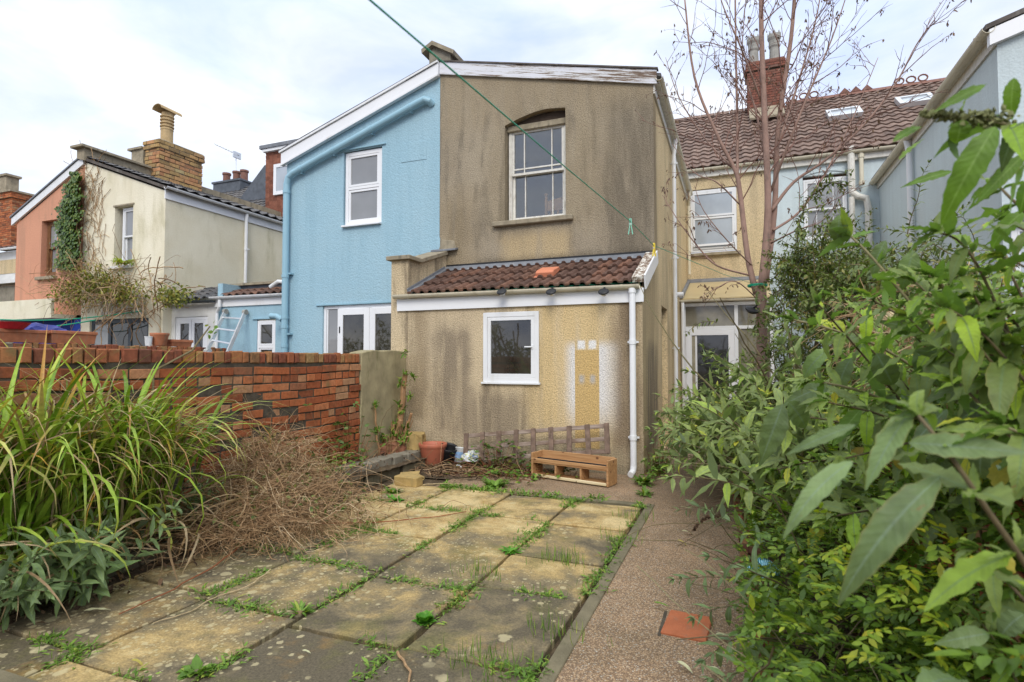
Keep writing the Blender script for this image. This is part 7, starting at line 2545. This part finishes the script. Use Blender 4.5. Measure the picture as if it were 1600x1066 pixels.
bright, grey_ = Soup(big), Soup(big)
for q in ((1470, 745, 1285, 895, .76, 62, -.05), (1425, 640, 1345, 742, .80, 44, -.03), (1332, 721, 1213, 788, .80, 38, -.05), (1420, 692, 1602, 703, .76, 46, -.08), (1337, 664, 1227, 702, .82, 26, .05),
          (1600, 190, 1551, 250, .92, 30, 0), (1312, 336, 1308, 388, 1.6, 30, 0), (1384, 376, 1351, 428, 1.6, 26, 0), (1427, 392, 1409, 455, 1.5, 34, 0), (1474, 920, 1528, 880, .92, 40, 0), (1436, 1080, 1528, 1010, .85, 58, .05),
          (1223, 632, 1189, 722, 2.0, 44, -.05), (1232, 628, 1272, 672, 2.0, 40, 0), (1370, 552, 1405, 620, 1.7, 42, -.05), (1432, 548, 1472, 612, 1.7, 40, -.05), (1540, 690, 1510, 765, 1.1, 34, 0), (1570, 700, 1606, 760, 1.0, 40, 0),
          (1300, 600, 1225, 622, 2.0, 30, 0), (1295, 545, 1240, 585, 2.1, 30, 0), (1480, 640, 1420, 690, 1.3, 30, 0), (1590, 520, 1500, 545, 1.4, 36, 0), (1520, 560, 1440, 540, 1.5, 34, 0), (1560, 620, 1490, 650, 1.4, 38, 0), (1460, 520, 1385, 500, 1.7, 30, 0),
          (1545, 990, 1470, 1000, 1.0, 36, 0), (1600, 960, 1550, 990, .95, 40, 0), (1330, 560, 1290, 618, 1.9, 34, 0), (1400, 620, 1350, 660, 1.8, 30, 0)):
    px_leaf(grey_, *q)
for q in ((1432, 752, 1512, 862, .78, 50, .06), (1555, 198, 1478, 312, .92, 50, -.04), (1602, 240, 1530, 308, .95, 28, 0), (1502, 188, 1497, 228, .96, 34, 0), (1539, 133, 1468, 164, .95, 20, 0), (1584, 122, 1574, 184, .95, 26, 0), (1395, 222, 1448, 180, 1.0, 16, 0),
          (1487, 268, 1420, 282, 1.4, 16, 0), (1405, 250, 1440, 212, 1.2, 14, 0), (1600, 330, 1540, 372, 1.2, 30, 0), (1440, 470, 1400, 520, 1.7, 26, 0), (1330, 372, 1375, 352, 1.6, 14, 0), (1580, 560, 1530, 600, 1.3, 30, 0), (1610, 280, 1590, 330, 1.0, 26, 0), (1345, 640, 1300, 690, 1.9, 30, 0)):
    px_leaf(bright, *q)
grey_.build('old_foliage', M['sage'], t)
bright.build('young_foliage', leaf_mat('bright_buddleia_leaf', [(0, (.10, .19, .032)), (.6, (.135, .245, .035)), (1, (.18, .29, .045))], under=(.20, .32, .06), rib=(.24, .36, .10), trans=.4), t)
for i in range(18):
    tt = rnd.uniform(1.1, 1.7)
    u2, v2 = rnd.uniform(1400, 1610), rnd.uniform(340, 560)
    near_stem([(rnd.uniform(1640, 1720), rnd.uniform(640, 760), tt), (u2 + 60, v2 + rnd.uniform(40, 110), tt), (u2, v2, tt)], rnd.uniform(.12, .16), .005, .075, start=.15)
for i in range(58):
    tt = rnd.uniform(1.6, 3.6)
    u0 = rnd.uniform(1500, 1720); v0 = rnd.uniform(760, 1000)
    L = rnd.uniform(.75, 1.25)
    u2, v2 = rnd.uniform(1270, 1590), rnd.uniform(420, 830)
    um, vm = (u0 + u2) / 2 + rnd.uniform(-20, 60), (v0 + v2) / 2 - rnd.uniform(0, 70)
    near_stem([(u0, v0, tt + .1), (um, vm, tt), (u2, v2, tt - .05)], rnd.uniform(.12, .17), .006, .08, start=.3)
sp.build('foliage', M['bud_near'], t)
mb.build('stems', M['stem'], t, smooth=True)
# dead flower spike on the upper stem, made of many tiny seed heads
mb = MB()
a, b = T(1572, 188, .95), T(1440, 178, .98)
for i in range(260):
    f = i / 260
    c = a.lerp(b, f) + rv(.0065 * (1.1 - .7 * f))
    r = rnd.uniform(.0022, .0042)
    mb.obox(c, rv(), rv(), rv(), r, r * .7, r * .7)
mb.build('seed_spike', M['seed_head'], t)
mb = MB()
for k in range(3):
    a, b = T(1150 + 8 * k, 800, 4.3), T(1087, 812 + 6 * k, 4.3)
mb = MB(); pts = [T(1125, 806, 4.6), T(1105, 808, 4.6), T(1090, 818, 4.6), T(1084, 830, 4.6)]
for i in range(120):
    c = pts[0].lerp(pts[1], i / 40) if i < 40 else (pts[1].lerp(pts[2], (i - 40) / 40) if i < 80 else pts[2].lerp(pts[3], (i - 80) / 40))
    mb.obox(c + rv(.005), rv(), rv(), rv(), .006, .005, .005)
mb.build('seed_spike', M['litter'], bpy.data.objects['buddleia.001'])
# yellowing big leaves
sp = Soup(big)
for (u, v, tt, L) in ((1490, 480, 1.5, .10), (1545, 690, 1.3, .14), (1530, 460, 1.45, .11), (1420, 590, 1.9, .13), (1580, 870, 1.0, .07), (1350, 700, 2.2, .10), (1555, 410, 2.0, .1), (1410, 690, 1.9, .13)):
    sp.add(T(u, v, tt), Vector((rnd.gauss(0, .6), rnd.gauss(-.3, .3), -1)), Vector((0, -1, .5)) + rv(.3), L, L * .42)
sp.build('yellowing_leaves', M['yellow_leaf'], t)

# unseen hedge added behind the camera so the ground-floor windows have something to reflect
t = thing('hedge', (-7, -5.5, 0), 'tall mixed hedge added out of view for the ground-floor windows to reflect', 'hedge')
sp, mb = Soup(small), MB()
for i in range(9000):
    x = rnd.uniform(-20, 6)
    hh = 2.7 + .5 * math.sin(x * 1.1) + .3 * math.sin(x * 2.7)
    z = rnd.uniform(.1, 1) ** .8 * hh
    sp.add((x, -5.3 + rnd.gauss(0, .22), z), rv() + Vector((0, .4, -.2)), Vector((0, .6, 1)) + rv(.4), rnd.uniform(.14, .3), rnd.uniform(.05, .1))
for i in range(90):
    x = -20 + 26 * i / 89 + rnd.uniform(-.1, .1)
    mb.tube(curve_pts((x, -5.5, 0), Vector((rnd.gauss(0, .2), 0, 1)), rnd.uniform(1.8, 3), 8, 0, .25), .03, 5)
sp.build('foliage', M['dark_leaf'], t)
mb.build('stems', M['litter'], t)
